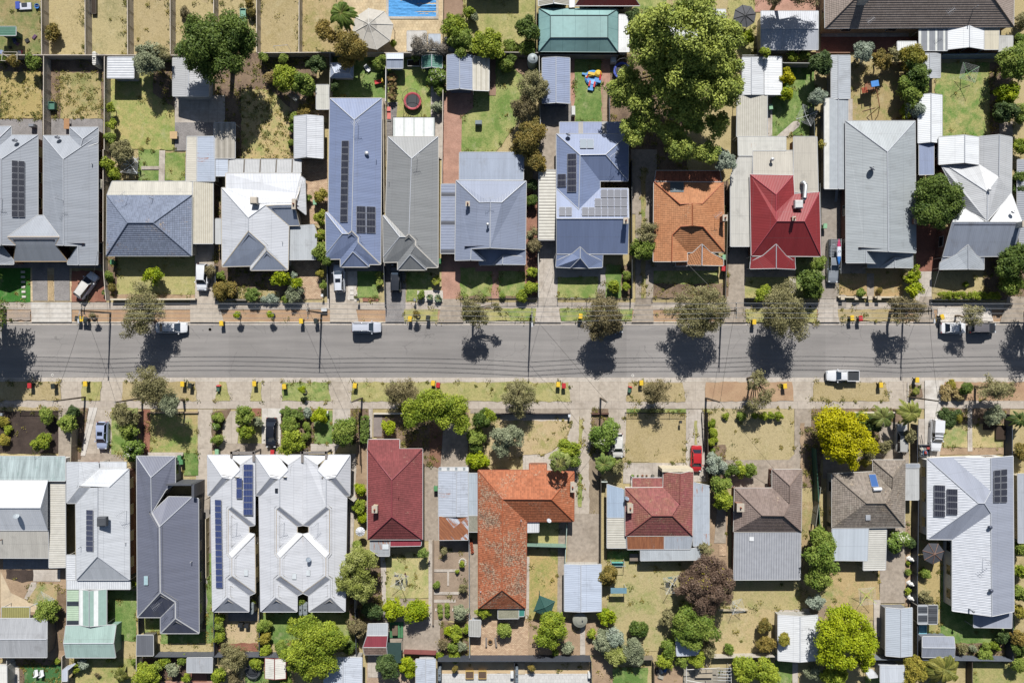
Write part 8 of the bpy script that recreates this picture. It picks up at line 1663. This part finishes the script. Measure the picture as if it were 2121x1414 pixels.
def canopy(label, t, X, Y, R_, n, c, c2, z=2.6, rise=.6, name='shade_canopy', rib='#e6e2da', off=(0, 0), posts=True, rot=0.2, cat='canopy'):
    q = Q(t, X, Y, z); rr = R_*MPZ*(H_-z)/H_; r = thing(name, label, cat, (q.x, q.y, 0)); m = MB(); pts = [Vector((q.x+rr*math.cos(rot+2*math.pi*i/n), q.y+rr*math.sin(rot+2*math.pi*i/n), z)) for i in range(n)]; ap = Vector((q.x+off[0], q.y+off[1], z+rise))
    for i in range(n):
        a, b = pts[i], pts[(i+1) % n]; m.poly([a, b, ap.lerp(b, .35), ap.lerp(a, .35)], None, 0); m.poly([ap.lerp(a, .35), ap.lerp(b, .35), ap+Vector((0, 0, .02))], None, 1)
    m.build('canopy', [plain(c, .8), plain(c2, .8)], r); m = MB()
    for a in pts: m.tube(a+Vector((0, 0, .03)), ap+Vector((0, 0, .05)), .05, n=5)
    m.build('rib', plain(rib, .6), r)
    if posts:
        for a in pts[::2]: m = MB(); f = a.lerp(Vector((q.x, q.y, z)), .06); m.tube((f.x, f.y, 0), (f.x, f.y, z-.02), .05, n=6); m.build('post', plain(rib, .6), r)
canopy('large pale octagonal shade canopy beside the pool', 'A2', 1508, 258, 188, 8, '#c9c3b8', '#aaa59c', 2.7, .7, off=(-.5, .5))
canopy('black octagonal cover left of the silver workshop', 'A4', 1210, 145, 103, 8, '#5a5b60', '#54555a', 2.4, .35, rib='#48494d'); canopy('black six sided gazebo in the yard of the grey solar house', 'D5', 1078, 1222, 98, 7, '#4b4c53', '#4b4c53', 2.4, .4, name='gazebo', cat='gazebo', rib='#8d6a58')
canopy('white round garden umbrella left of the red tiled house', 'D2', 1398, 1030, 42, 12, '#e3e5ea', '#e3e5ea', 2.2, .25, rib='#d5d7dc', posts=False, name='umbrella', cat='umbrella'); canopy('dark green four pointed shade sail on the courtyard lawn', 'E3', 1232, 732, 106, 4, '#2f5a52', '#2f5a52', 2.3, .5, rib='#35635a', rot=-1.15, name='shade_sail', cat='shade sail')
TEAL = striped('#86b0ae', '#658f90', 2.0, .03, 9)
shed('teal mesh pool enclosure with grid frame at the top middle', [R('A3', TEAL, 'a 1185 76 2.3 b 1882 80 2.3 c 1884 462 2.3 d 1185 458 2.3 e 1285 138 3.3 f 1795 138 3.3 g 1795 336 3.3 h 1285 336 3.3', 'abfe bcgf cdhg daeh efgh', trim='#3d6f6e', cap=plain('#3f5a5c'))], ribbed('#4d7f7e', 2.0), name='pool_enclosure', cat='enclosure')
for lab, s, c in (('cream flat topped patio table cover beside the pool', '15 278 182 278 182 448 15 448', '#cfcac2'), ('pale blue small patio cover beside the pool', '205 305 308 305 308 440 205 440', '#b9c4d2'), ('white plastic crate tanks at the back fence corner', '348 332 445 332 447 452 348 448', '#e0ddd4')): shed(lab, [FL('A3', metal(c), s, 1.6, sup='wall', name='roof')], plain(c), name='patio_cover', cat='cover')
FRK = [('l', 0, 0, .75, [(1.35, 0), (1.5, .04), (1.75, .05), (1.8, .0), (1.75, -.06), (1.35, -.04)], 28)]
def tramp(label, t, X, Y, s, ring):
    ps = [('t', (s*1.82*math.cos(a), s*1.82*math.sin(a), 0), (s*1.82*math.cos(a), s*1.82*math.sin(a), 2.3), .03) for a in [i*math.pi/3 for i in range(6)]]
    top = [('t', (s*1.8*math.cos(a), s*1.8*math.sin(a), 2.3), (s*1.8*math.cos(a+.4), s*1.8*math.sin(a+.4), 2.3), .025) for a in [i*2*math.pi/16 for i in range(16)]]
    item('trampoline', label, 'trampoline', t, X, Y, [('mat', '#33363b', [('l', 0, 0, .74, [(1.5*s, 0), (.001, 0)], 28)]), ('ring_pad', ring, [('l', 0, 0, .75, [(1.35*s, 0), (1.5*s, .05), (1.72*s, .05), (1.8*s, 0), (1.72*s, -.06)], 28)]), ('net_pole', '#4a4a4e', ps), ('net_ring', '#3a3a3e', top)])
tramp('round trampoline with red safety pad on the lawn', 'A3', 68, 912, .82, '#b8404a'); tramp('blue rimmed trampoline half under the giant tree', 'A4', 115, 645, .8, '#3a55c0'); tramp('trampoline with dark dome net below the dark back fence', 'E2', 460, 1290, .72, '#4a4e50')
def tank(label, t, X, Y, r, h, c, name='water_tank'):
    pr = [(r, 0)] + [(r*(1+.02*(i % 2)), h*i/10) for i in range(1, 11)] + [(r*.55, h+.22), (.12, h+.3), (.001, h+.3)]
    q = Q(t, X, Y, h); b = px(t, X, Y); k = (H_-h)/H_; item(name, label, 'water tank', t, (b[0]-CX)*k*4.2841+CX*4.2841-TX[t[1]]*4.2841, (b[1]-CY)*k*4.2848+(CY-TY[t[0]])*4.2848, [('tank_wall', c, [('l', 0, 0, 0, pr, 24)]), ('inlet', '#4a4d52', [('t', (r*.3, 0, h+.2), (r*.3, 0, h+.42), .12)])])
tank('round grey water tank with conical lid by the back fence', 'A3', 1128, 520, .82, 2.5, '#a3adb0'); tank('round rusty topped tank below the pale blue garage', 'E3', 1548, 855, 1.2, 1.6, '#9a9a8c')
for lab, t, X, Y, sx, sy, h, c, g in (('white slim rainwater tank at the corner of the square lawn', 'A1', 898, 560, 32, 120, 1.9, '#e6e2d8', None), ('slim grey tank at the left of the paved courtyards', 'E3', 312, 1290, 26, 110, 1.9, '#7d8790', None), ('slim grey tank on the fence dividing the paved courtyards', 'E3', 987, 1300, 26, 130, 1.9, '#7d8790', None), ('upper slim beige tank beside the grey solar house', 'D5', 968, 560, 34, 160, 1.8, '#a3a39b', 1), ('middle slim beige tank beside the grey solar house', 'D5', 968, 735, 34, 160, 1.8, '#a3a39b', 1), ('lower slim beige tank beside the grey solar house', 'D5', 968, 908, 34, 160, 1.8, '#a3a39b', 1),
                                      ('ribbed grey tank in the gap of the solar topped terrace', 'E2', 473, 710, 38, 100, 2.0, '#8f989c', 2), ('left of the twin ribbed grey tanks between the terraces', 'E2', 900, 720, 34, 100, 2.0, '#8f989c', 2), ('right of the twin ribbed grey tanks between the terraces', 'E2', 941, 720, 38, 110, 2.0, '#8f989c', 2), ('cream tank at the corner of the cream patio roof', 'B1', 950, 330, 34, 90, 2.0, '#e0d8c0', None)):
    w, l = sx*MPZ, sy*MPZ; item('slimline_tank', lab, 'water tank', t, X, Y, [('tank_wall', c, [('b', 0, 0, h/2, w, l-w, h), ('l', 0, (l-w)/2, 0, [(w/2, 0), (w/2, h), (.001, h+.02)], 16), ('l', 0, -(l-w)/2, 0, [(w/2, 0), (w/2, h), (.001, h+.02)], 16)] + [('b', 0, -(l-w)/2+(l-w)*k/5, h+.03, w*.96, .06, .06) for k in range(6)]), ('inlet', '#4a4d50', [('l', 0, 0, h, [(.14, 0), (.14, .12), (.001, .12)], 12)])], group={1: 'slim beige tanks', 2: 'ribbed grey tanks'}.get(g))
def hoist(label, t, X, Y, s, rot, c='#b9c2c4', clothes=()):
    arm = [('t', (0, 0, 1.75), (s*math.cos(a), s*math.sin(a), 2.15), .035) for a in [i*math.pi/2 for i in range(4)]]
    w = [('t', tuple(f*s*v for v in (math.cos(a), math.sin(a)))+(1.75+.4*f,), tuple(f*s*v for v in (math.cos(a+math.pi/2), math.sin(a+math.pi/2)))+(1.75+.4*f,), .013) for f in (.45, .6, .75, .88, 1) for a in [i*math.pi/2 for i in range(4)]]
    item('clothesline', label, 'clothesline', t, X, Y, [('mast', c, [('t', (0, 0, 0), (0, 0, 2.0), .05)]), ('arm', c, arm), ('wire', '#cfd2d2', w)], rot)
    for i, (u, v, cc) in enumerate(clothes):
        qq = Q(t, X, Y); o = MB(); o.box((qq.x+u, qq.y+v, 1.6), (.7, .05, .8), Matrix.Rotation(i, 3, 'Z')); oo = o.build('hanging_laundry', plain(cc, .9), org=(qq.x+u, qq.y+v, 1.6)); tag(oo, 'laundry hanging on the ' + ' '.join(label.split()[:11]), 'laundry', 'laundry hung out to dry')
hoist('square rotary clothesline between pale green tree and beige shed', 'A2', 850, 850, 1.75, 10, '#9aa49c'); hoist('green rotary clothesline on the striped lawn at the top right', 'A5', 1320, 690, 1.9, 30, '#8fc48a'); hoist('white rotary clothesline at the end of the curved concrete path', 'A4', 1712, 1062, 1.9, 20, '#dde0e0'); hoist('white rotary clothesline hung with washing by the olive bush', 'B1', 1215, 165, 1.9, 40, '#e4e6e8', ((-.9, .2, '#dfe3ee'), (-.4, -.9, '#e8eaf0'), (.7, .9, '#eceef2'), (.9, -1.1, '#c6d6ea'), (-.8, 1.0, '#8f98b8')))
hoist('rotary clothesline with dark washing left of the feathery tree', 'E4', 545, 500, 1.9, 55, '#cfd2cf', ((-.3, .9, '#2f6a5c'), (.5, .6, '#3d4148'), (.6, -.3, '#2f3f58'))); hoist('lime green rotary clothesline behind the grey-brown tiled house', 'E5', 435, 600, 1.9, 50, '#c6dc5c'); hoist('thin rotary clothesline beside the fruit tree at the bottom left', 'E1', 470, 650, 1.8, 15, '#bcd0c8'); hoist('rotary clothesline with pegs on the lawn by the red tiled house', 'E2', 1765, 470, 1.7, 30, '#c6c6c0', ((-.6, .7, '#4a4a4c'), (.1, .7, '#3f4042'), (.9, .8, '#6a2a34')))
hoist('pale rotary clothesline above the low cream retaining wall', 'E4', 1105, 690, 1.5, 60, '#c9ccc8')
TD = '#8a5a3a'
item('slide', 'small red and yellow plastic slide by the white thin fence', 'slide', 'A2', 1575, 735, [('chute', '#d8262c', [('b', -.3, 0, .45, 1.1, .5, .1), ('b', -.3, .26, .5, 1.1, .06, .16), ('b', -.3, -.26, .5, 1.1, .06, .16)]), ('ladder', '#f0c62a', [('b', .45, 0, .4, .3, .5, .8), ('b', .55, 0, .9, .1, .5, .2)])], 15)
item('cubby_tower', 'wooden climbing frame with blue cover and orange climbing wall', 'play tower', 'A5', 480, 800, [('post', TD, [('t', (x, y, 0), (x, y, 2.2), .06) for x in (-.75, .75) for y in (-.6, .6)]), ('platform', '#9a6a48', [('b', 0, 0, 1.2, 1.6, 1.3, .08)]), ('cover', '#3f8fe0', [('b', .35, .15, 2.25, 1.25, .95, .1)]), ('climbing_wall', '#b0502c', [('b', -.95, -.35, 1.3, .9, .9, .1)] + [('b', -1.2+.25*i, -.6+.2*j, 1.38, .1, .1, .08) for i in range(3) for j in range(3)]), ('swing_frame', TD, [('t', (.6, -.7, 2.0), (.6, -3.6, 2.0), .07), ('t', (.6, -3.6, 2.0), (-.7, -4.6, 0), .06), ('t', (.6, -3.6, 2.0), (1.2, -4.6, 0), .06), ('t', (-1.2, -3.4, .1), (1.0, -3.2, .1), .05)])], 10)
item('jumping_castle', 'deflated red blue and yellow jumping castle on the green lawn', 'jumping castle', 'A3', 1660, 700, [('blue_base', '#4f9be0', [('l', 0, 0, 0, [(1.3, 0), (1.35, .3), (1.1, .5), (.3, .35), (.001, .4)], 14), ('b', 0, -1.5, .25, .9, 1.2, .35), ('b', -1.4, .35, .2, 1.0, .3, .3), ('b', .9, -.3, .4, 1.0, .7, .4)]), ('yellow_tube', '#f2c818', [('l', .7, .8, .2, [(.55, 0), (.6, .4), (.3, .6), (.001, .6)], 12), ('b', -.4, .5, .55, 1.1, .45, .4), ('t', (-1.2, -.1, .3), (.2, .4, .6), .2)]), ('red_tube', '#d5202c', [('b', -.35, -1.1, .45, .28, .9, .4), ('b', .45, -1.1, .45, .28, .9, .4), ('t', (1.2, -.2, .5), (1.0, 1.1, .6), .2), ('t', (-1.0, -.3, .4), (-.8, .4, .5), .16)])], -12)
item('garden_swing', 'turquoise bench swing frame at the lower yard edge', 'swing', 'E4', 75, 345, [('seat', '#6fc6bc', [('b', 0, -.1, .5, 1.9, .5, .08), ('b', 0, .3, .8, 1.9, .08, .5)]), ('frame', '#a9b0b4', [('t', (-1.1, -.6, 0), (-1.1, 0, 1.9), .04), ('t', (-1.1, .6, 0), (-1.1, 0, 1.9), .04), ('t', (1.1, -.6, 0), (1.1, 0, 1.9), .04), ('t', (1.1, .6, 0), (1.1, 0, 1.9), .04), ('t', (-1.1, 0, 1.9), (1.1, 0, 1.9), .04)])])
item('shade_awning', 'blue-grey tilted awning on posts below the garden swing', 'awning', 'E4', 75, 570, [('canopy', '#6f97a8', [('b', 0, .3, 2.0, 2.6, .9, .06)]), ('post', '#c9ccca', [('t', (x, y, 0), (x, y, 2.0), .04) for x in (-1.2, 1.2) for y in (-.1, .65)])])
DK_ = [('seat', '#eef0f2', [('b', 0, 0, .35, .55, .9, .06)]), ('back', '#eef0f2', [('b', 0, .5, .65, .55, .08, .6)]), ('arm_rest', '#e6e8ea', [('b', -.32, .1, .5, .07, .8, .05), ('b', .32, .1, .5, .07, .8, .05)])]
item('deck_chair', 'left white deck chair on the dark green artificial lawn', 'chair', 'E1', 338, 1310, DK_, 190, 'white deck chairs'); item('deck_chair', 'right white deck chair on the dark green artificial lawn', 'chair', 'E1', 388, 1312, DK_, 190, 'white deck chairs'); item('garden_chair', 'white plastic chair in the shade of the rust tree', 'chair', 'A2', 1470, 622, DK_, 40)
for y, l in ((305, 'uppermost white garden statue on the drive border'), (522, 'middle white garden statue on the drive border'), (650, 'lowest white garden statue on the drive border')):
    item('statue', l, 'statue', 'E5', 860, y, [('body', '#e9e7e2', [('l', 0, 0, 0, [(.34, 0), (.38, .12), (.24, .3), (.3, .55), (.36, .8), (.2, 1.0), (.1, 1.1), (.16, 1.25), (.13, 1.38), (.001, 1.45)], 14), ('b', .3, -.12, .6, .5, .26, .24), ('b', -.22, .2, .7, .34, .2, .3)]), ('plinth', '#cfcac0', [('b', 0, 0, .06, .8, .8, .14)])], 30, 'white statues along the drive')
TB = lambda c, sx, sy: [('table_top', c, [('b', 0, 0, .74, sx, sy, .06)]), ('leg', '#5b4a3a', [('t', (x*sx*.42, y*sy*.42, 0), (x*sx*.42, y*sy*.42, .72), .035) for x in (-1, 1) for y in (-1, 1)])]
item('outdoor_table', 'brown outdoor table on the grey paving at the left', 'table', 'A1', 618, 1112, TB('#b98a5e', .9, 1.7)); item('outdoor_table', 'pale timber table on the paving beside the lean-to', 'table', 'A1', 1560, 1212, TB('#d2b07c', 1.2, 1.2)); item('outdoor_table', 'grey picnic table in the lower middle yard', 'table', 'E4', 222, 285, TB('#8a7d70', 1.5, 1.2)); item('outdoor_table', 'brown table on green decking beside the patched red shed', 'table', 'E2', 1712, 930, TB('#7d6a58', .9, 1.6))
for lab, t, X, Y, sx, sy, c in (('grey barbecue on the paving at the left', 'A1', 312, 1128, .9, .5, '#8d9096'), ('left black barbecue on the small bark bed yard', 'E2', 350, 885, .8, .55, '#2f3135'), ('right black barbecue on the small bark bed yard', 'E2', 406, 890, .7, .6, '#2f3135'), ('white barbecue beside the lawn of the jumping castle', 'A3', 1485, 1000, .6, 1.6, '#d8d8d6'), ('small white trolley at the corner of the jumping castle yard', 'A4', 40, 552, .9, .9, '#e6e8ea'), ('covered barbecue on the wide front lawn', 'A3', 650, 1102, 1.1, .7, '#7f8c90'), ('left white air conditioner in the paved courtyards', 'E3', 945, 1325, .5, .8, '#e4e6e6'), ('right white air conditioner in the paved courtyards', 'E3', 1628, 1325, .5, .8, '#e4e6e6')):
    item('barbecue' if 'barbecue' in lab else ('air_conditioner' if 'air' in lab else 'trolley'), lab, 'appliance', t, X, Y, [('cabinet', c, [('b', 0, 0, .45, sx, sy, .8)]), ('lid', c, [('b', 0, 0, .93, sx*.86, sy*.86, .14)]), ('foot', '#3a3b3e', [('b', x*sx*.4, y*sy*.4, .03, .08, .08, .06) for x in (-1, 1) for y in (-1, 1)])])
item('sun_lounger', 'red sun lounger beside the long mid grey house', 'lounger', 'A2', 1656, 1030, [('mattress', '#e2766a', [('b', 0, 0, .35, .6, 1.3, .12), ('b', 0, .95, .55, .6, .7, .12)]), ('frame', '#d9d6d0', [('b', 0, .2, .25, .66, 2.1, .06)] + [('t', (x, y, 0), (x, y, .25), .03) for x in (-.3, .3) for y in (-.7, 1.1)])])
for lab, t, X, Y, sx, sy, h, c, c2 in (('dark timber trough in the second dry lot', 'A1', 848, 55, .75, 3.0, .5, '#5f5850', '#4a4038'), ('green compost box in the narrow bed of the square lawn', 'A1', 485, 952, .95, 1.2, .8, '#4f7a6a', '#5a8a78'), ('tall green box beside the dark tree in the top lot', 'A2', 374, 160, .9, 2.2, .9, '#7fae98', '#86b8a0'), ('left timber planter in the left paved courtyard', 'E3', 570, 1330, 1.3, 1.2, .5, '#c9a860', '#6a5648'), ('right timber planter in the left paved courtyard', 'E3', 683, 1330, 1.3, 1.2, .5, '#c9a860', '#6a5648'), ('upper dark raised garden bed at the right lawn', 'D5', 1562, 100, 1.7, .9, .5, '#4a3d36', '#5c4a3e'), ('lower dark raised garden bed at the right lawn', 'D5', 1658, 148, 1.5, 2.3, .5, '#40362f', '#4a3d34'), ('brick edged raised round bed by the dark green shed', 'A3', 75, 570, 2.0, 1.0, .5, '#d9d5cc', '#5a4a3c')):
    item('planter_box', lab, 'planter', t, X, Y, [('side', c, [('b', 0, sy/2, h/2, sx, .08, h), ('b', 0, -sy/2, h/2, sx, .08, h), ('b', sx/2, 0, h/2, .08, sy-.09, h), ('b', -sx/2, 0, h/2, .08, sy-.09, h)]), ('soil', soil(c2, c2), [('b', 0, 0, h*.4, sx-.09, sy-.09, h*.8)])])
for i, (x, r_) in enumerate(((210, .3), (259, .17), (300, .2), (338, .17), (389, .3))):
    item('flower_pot', ('large leafy pot at the left end of the front path row', 'first tiny pot of the row before the faded red house', 'middle pot of the row before the faded red house', 'second tiny pot of the row before the faded red house', 'large dark round pot at the right end of the front path row')[i], 'pot', 'D4', x, 532, [('pot', ('#8f8272', '#7d4a38', '#a0543c', '#a0543c', '#4a4845')[i], [('l', 0, 0, 0, [(r_*.7, 0), (r_, r_*1.4), (r_*.85, r_*1.4), (r_*.8, r_*1.1)], 14)]), ('potted_plant', ('#6f8a3c', '#5d7a3a', '#8a5a3c', '#7d5a3a', '#6a665c')[i], [('l', 0, 0, r_*1.1, [(r_*.8, 0), (r_*.9, .15), (r_*.4, .4), (.001, .45)], 9)])], 0, 'pots along the front path')
item('fire_pit', 'round brick fire pit on the brown brick patio', 'fire pit', 'E3', 752, 1045, [('ring', '#9c7a52', [('l', 0, 0, 0, [(.3, .25), (.42, .28), (.42, 0)], 16)]), ('ash', '#3f3832', [('l', 0, 0, .12, [(.4, 0), (.001, .02)], 16)])])
for x, rt, l in ((717, 0, 'left timber bench beside the fire pit'), (802, 8, 'right timber bench beside the fire pit')): item('bench', l, 'bench', 'E3', x, 1040, [('seat', '#8a8078', [('b', 0, 0, .44, .3, 1.5, .06)]), ('leg', '#6a6058', [('b', 0, .6, .2, .26, .08, .4), ('b', 0, -.6, .2, .26, .08, .4)])], rt, 'benches by the fire pit')
for i in range(5): item('terracotta_pipe', 'terracotta block in the row beside the orange tiled wing', 'terracotta', 'D3', 582+i*3, 1105+i*25, [('block', '#c4603a', [('b', 0, 0, .2, .42, .34, .4)]), ('hollow', '#5a3020', [('b', 0, 0, .41, .26, .2, .02)])], 8*i, 'terracotta blocks by the orange wing')
item('well_ring', 'white pebble ring with rosette in the vegetable garden', 'garden ring', 'E3', 507, 340, [('stone', '#d5d0c4', [('b', .55*math.cos(a), .6*math.sin(a), .08, .22, .2, .16) for a in [i*math.pi/7 for i in range(14)]])])
item('plunge_pool', 'small blue paddling pool behind the dark patio roof', 'pool', 'E5', 976, 930, [('water', '#4f9cb8', [('b', 0, 0, .15, 1.1, 1.2, .1)]), ('rim', '#7fc0d4', [('b', 0, .65, .2, 1.3, .12, .3), ('b', 0, -.65, .2, 1.3, .12, .3), ('b', .62, 0, .2, .1, 1.2, .3), ('b', -.62, 0, .2, .1, 1.2, .3)])])
item('mesh_shade', 'dark green mesh shade beside the patched red shed', 'shade', 'E2', 1715, 1090, [('mesh', plain('#2f4a46', .9), [('b', 0, -.1, 1.95, 2.45, 3.3, .04)]), ('post', '#3a4a44', [('t', (x, y, 0), (x, y, 1.94), .04) for x in (-1.15, 1.15) for y in (-1.6, 1.4)])]); structure(patch('decking', timber('#4f8a5c', .15), 'E2', R4(1660, 870, 1780, 1005), 2, .1))
item('mattress_pile', 'blue and white mattress lying in the littered green yard', 'mattress', 'A1', 225, 65, [('mattress', '#d5d8e4', [('b', .2, 0, .2, 2.0, 1.1, .25)]), ('cushion', '#3a55b8', [('b', -1.0, .2, .25, .7, 1.2, .3)]), ('blanket', '#3d424c', [('b', .1, .2, .36, .9, .6, .08)])], 3); item('play_tent', 'bright blue tub at the edge of the littered green yard', 'tub', 'A1', 342, 66, [('tub', '#2f7fd0', [('l', 0, 0, 0, [(.3, 0), (.42, .4), (.36, .4), (.28, .1), (.001, .08)], 14)]), ('handle', '#dfe3ea', [('t', (-.4, 0, .4), (.4, 0, .42), .02)])])
rg = random.Random(11)
for i in range(16):
    t, X, Y, c = [('A1', rg.uniform(20, 330), rg.uniform(300, 470), rg.choice(['#22262c', '#3a4a78', '#c9ccd0', '#6a4a6a', '#2c2c2e'])), ('A1', rg.uniform(20, 190), rg.uniform(455, 480), rg.choice(['#d5505a', '#e6e8ec', '#8a9cc4', '#c8a0c0'])), ('E4', rg.uniform(430, 620), rg.uniform(1290, 1400), rg.choice(['#3a6aa8', '#dfe3e6', '#2c2e32', '#b0a898']))][i % 3]
    a, b, d = rg.uniform(.2, .5), rg.uniform(.2, .5), rg.uniform(.1, .35); qq = Q(t, X, Y); m = MB(); m.box((qq.x, qq.y, d/2+.08), (a*2, b*2, d), Matrix.Rotation(rg.uniform(0, 3), 3, 'Z'), taper=.8); o = m.build('yard_clutter', plain(c), org=(qq.x, qq.y, .08), bevel=.04)
    tag(o, 'bit of household clutter lying in the littered green yard' if t == 'A1' else 'bit of clutter beside the bottom timber frame', 'clutter', 'clutter in the littered green yard' if t == 'A1' else 'clutter by the timber frame')
item('pergola_frame', 'white timber frame of an unfinished pergola at the bottom edge', 'pergola', 'E4', 860, 1320, [('beam', '#d5d0c8', [('t', (-3.6, 1.4, 1.9), (1.8, 1.7, 1.9), .06), ('t', (-3.7, -.3, 1.9), (1.5, -1.3, 1.9), .08), ('t', (-3.7, -1.0, 1.9), (1.5, -.9, 1.9), .06), ('t', (-3.6, 2.0, 1.9), (-3.6, -1.6, 1.9), .07), ('t', (3.6, 1.8, 2), (3.7, -1.4, 2), .05)]), ('slat', '#c6ccd2', [('t', (1.4+.0*i, 1.8-.5*i, 2.1), (3.7, 1.7-.5*i, 2.1), .03) for i in range(6)]), ('post', '#b5afa5', [('t', (x, y, 0), (x, y, 1.9), .05) for x in (-3.6, 0, 3.6) for y in (1.6, -1.2)]), ('board', '#b8ab94', [('b', -.4, .1, .6, 2.8, 1.3, .06)])])
item('pergola_frame', 'bare timber vine frame at the top of the square brown lawn', 'pergola', 'A1', 170, 560, [('beam', '#cfc6b4', [('t', (-1.3, .9, 2.1), (1.2, .9, 2.1), .05), ('t', (-1.5, -.5, 2.1), (1.2, -.6, 2.1), .05), ('t', (-1.2, .9, 2.1), (-1.3, -.5, 2.1), .05), ('t', (1.2, .9, 2.1), (1.2, -.6, 2.1), .05), ('t', (-1.1, .6, 2.1), (.6, -.4, 2.1), .04)]), ('post', '#a89a84', [('t', (x, y, 0), (x, y, 2.1), .05) for x in (-1.2, 1.2) for y in (-.5, .85)])])
item('football_goal', 'small blue and white goal frame on the dry lot', 'goal', 'A2', 715, 440, [('frame', '#8fa8d8', [('t', (-1.3, 0, 0), (-1.3, 0, 1), .025), ('t', (1.3, -.3, 0), (1.0, .3, 1), .025), ('t', (-1.3, .1, 1), (1.0, .3, 1), .025)]), ('net_bar', '#c6cfe0', [('t', (-1.3, -.6, .02), (1.3, -.6, .02), .02)])])
item('folded_ladder', 'bundle of silver poles leaning beside the sage grey house', 'poles', 'B5', 198, 415, [('pole', '#c6cad0', [('t', (-.2+.12*i, 1.0, 1.2), (.05+.12*i, -.9, .1), .04) for i in range(4)])])
for t, X, Y, c, l in (('C1', 58, 1098, '#9aa0a6', 'grey mailbox at the left end of the mulch garden fence'), ('C1', 462, 1095, '#c6cad0', 'silver mailbox beside the bush of the mulch garden'), ('C2', 708, 1082, '#d9dce0', 'white mailbox at the clipped bushes by the black sedan'), ('C2', 1120, 1078, '#e0e2e4', 'white mailbox beside the small green lawn of the terraces'), ('B3', 90, 1335, '#8a8d92', 'grey mailbox on the footpath before the pale gravel'), ('B2', 1075, 1297, '#e2e2e0', 'white mailbox at the end of the brown brick drive'), ('B2', 1390, 1335, '#3a3d42', 'dark mailbox before the slate blue house lawn'), ('C3', 1448, 1110, '#dfe4ea', 'pale mailbox at the end of the dark brown front fence'), ('C4', 628, 1165, '#3a3b3d', 'dark mailbox inside the black tubular fence')):
    item('mailbox', l, 'mailbox', t, X, Y, [('box', c, [('b', 0, 0, 1.0, .34, .4, .3), ('b', 0, 0, 1.17, .38, .44, .05)]), ('stand', '#55575a', [('b', 0, 0, .42, .12, .12, .85)])])
item('utility_box', 'white utility box on the verge right of the second northern pole', 'utility box', 'C2', 1085, 178, [('cabinet', '#e4e6e8', [('b', 0, 0, .3, .85, .5, .55)]), ('lid', '#d5d8da', [('b', 0, 0, .6, .9, .56, .06)])])
# ------------------------------------------------------------------ camera, sun, sky
cam = bpy.data.cameras.new('camera'); cam.lens = 24.0; cam.sensor_width = 36.0; cam.clip_end = 3000; cam.clip_start = 1
co = bpy.data.objects.new('camera', cam); COL.objects.link(co); co.location = (0, 0, H_); SC.camera = co
sun = bpy.data.lights.new('sun', 'SUN'); sun.energy = 5.0; sun.angle = math.radians(.5); sun.color = (1, .975, .93)
so = bpy.data.objects.new('sun', sun); COL.objects.link(so)
d = Vector((SUN_DX*1.0, -1.0, 0)).normalized()*math.cos(SUN_EL); d.z = -math.sin(SUN_EL)
so.rotation_euler = d.to_track_quat('-Z', 'Y').to_euler(); so.location = (0, 40, 60)
w = bpy.data.worlds.new('World'); SC.world = w; w.use_nodes = True
sk = w.node_tree.nodes.new('ShaderNodeTexSky'); sk.sky_type = 'NISHITA'; sk.sun_disc = False; sk.sun_elevation = SUN_EL; sk.sun_rotation = math.atan2(-d.x, -d.y)
w.node_tree.links.new(sk.outputs[0], w.node_tree.nodes['Background'].inputs[0]); w.node_tree.nodes['Background'].inputs[1].default_value = .05
SC.view_settings.view_transform = 'Standard'; SC.view_settings.look = 'None'; SC.view_settings.exposure = .74; SC.view_settings.gamma = 1
SC.cycles.max_bounces = 6; SC.cycles.diffuse_bounces = 2; SC.cycles.transparent_max_bounces = 6
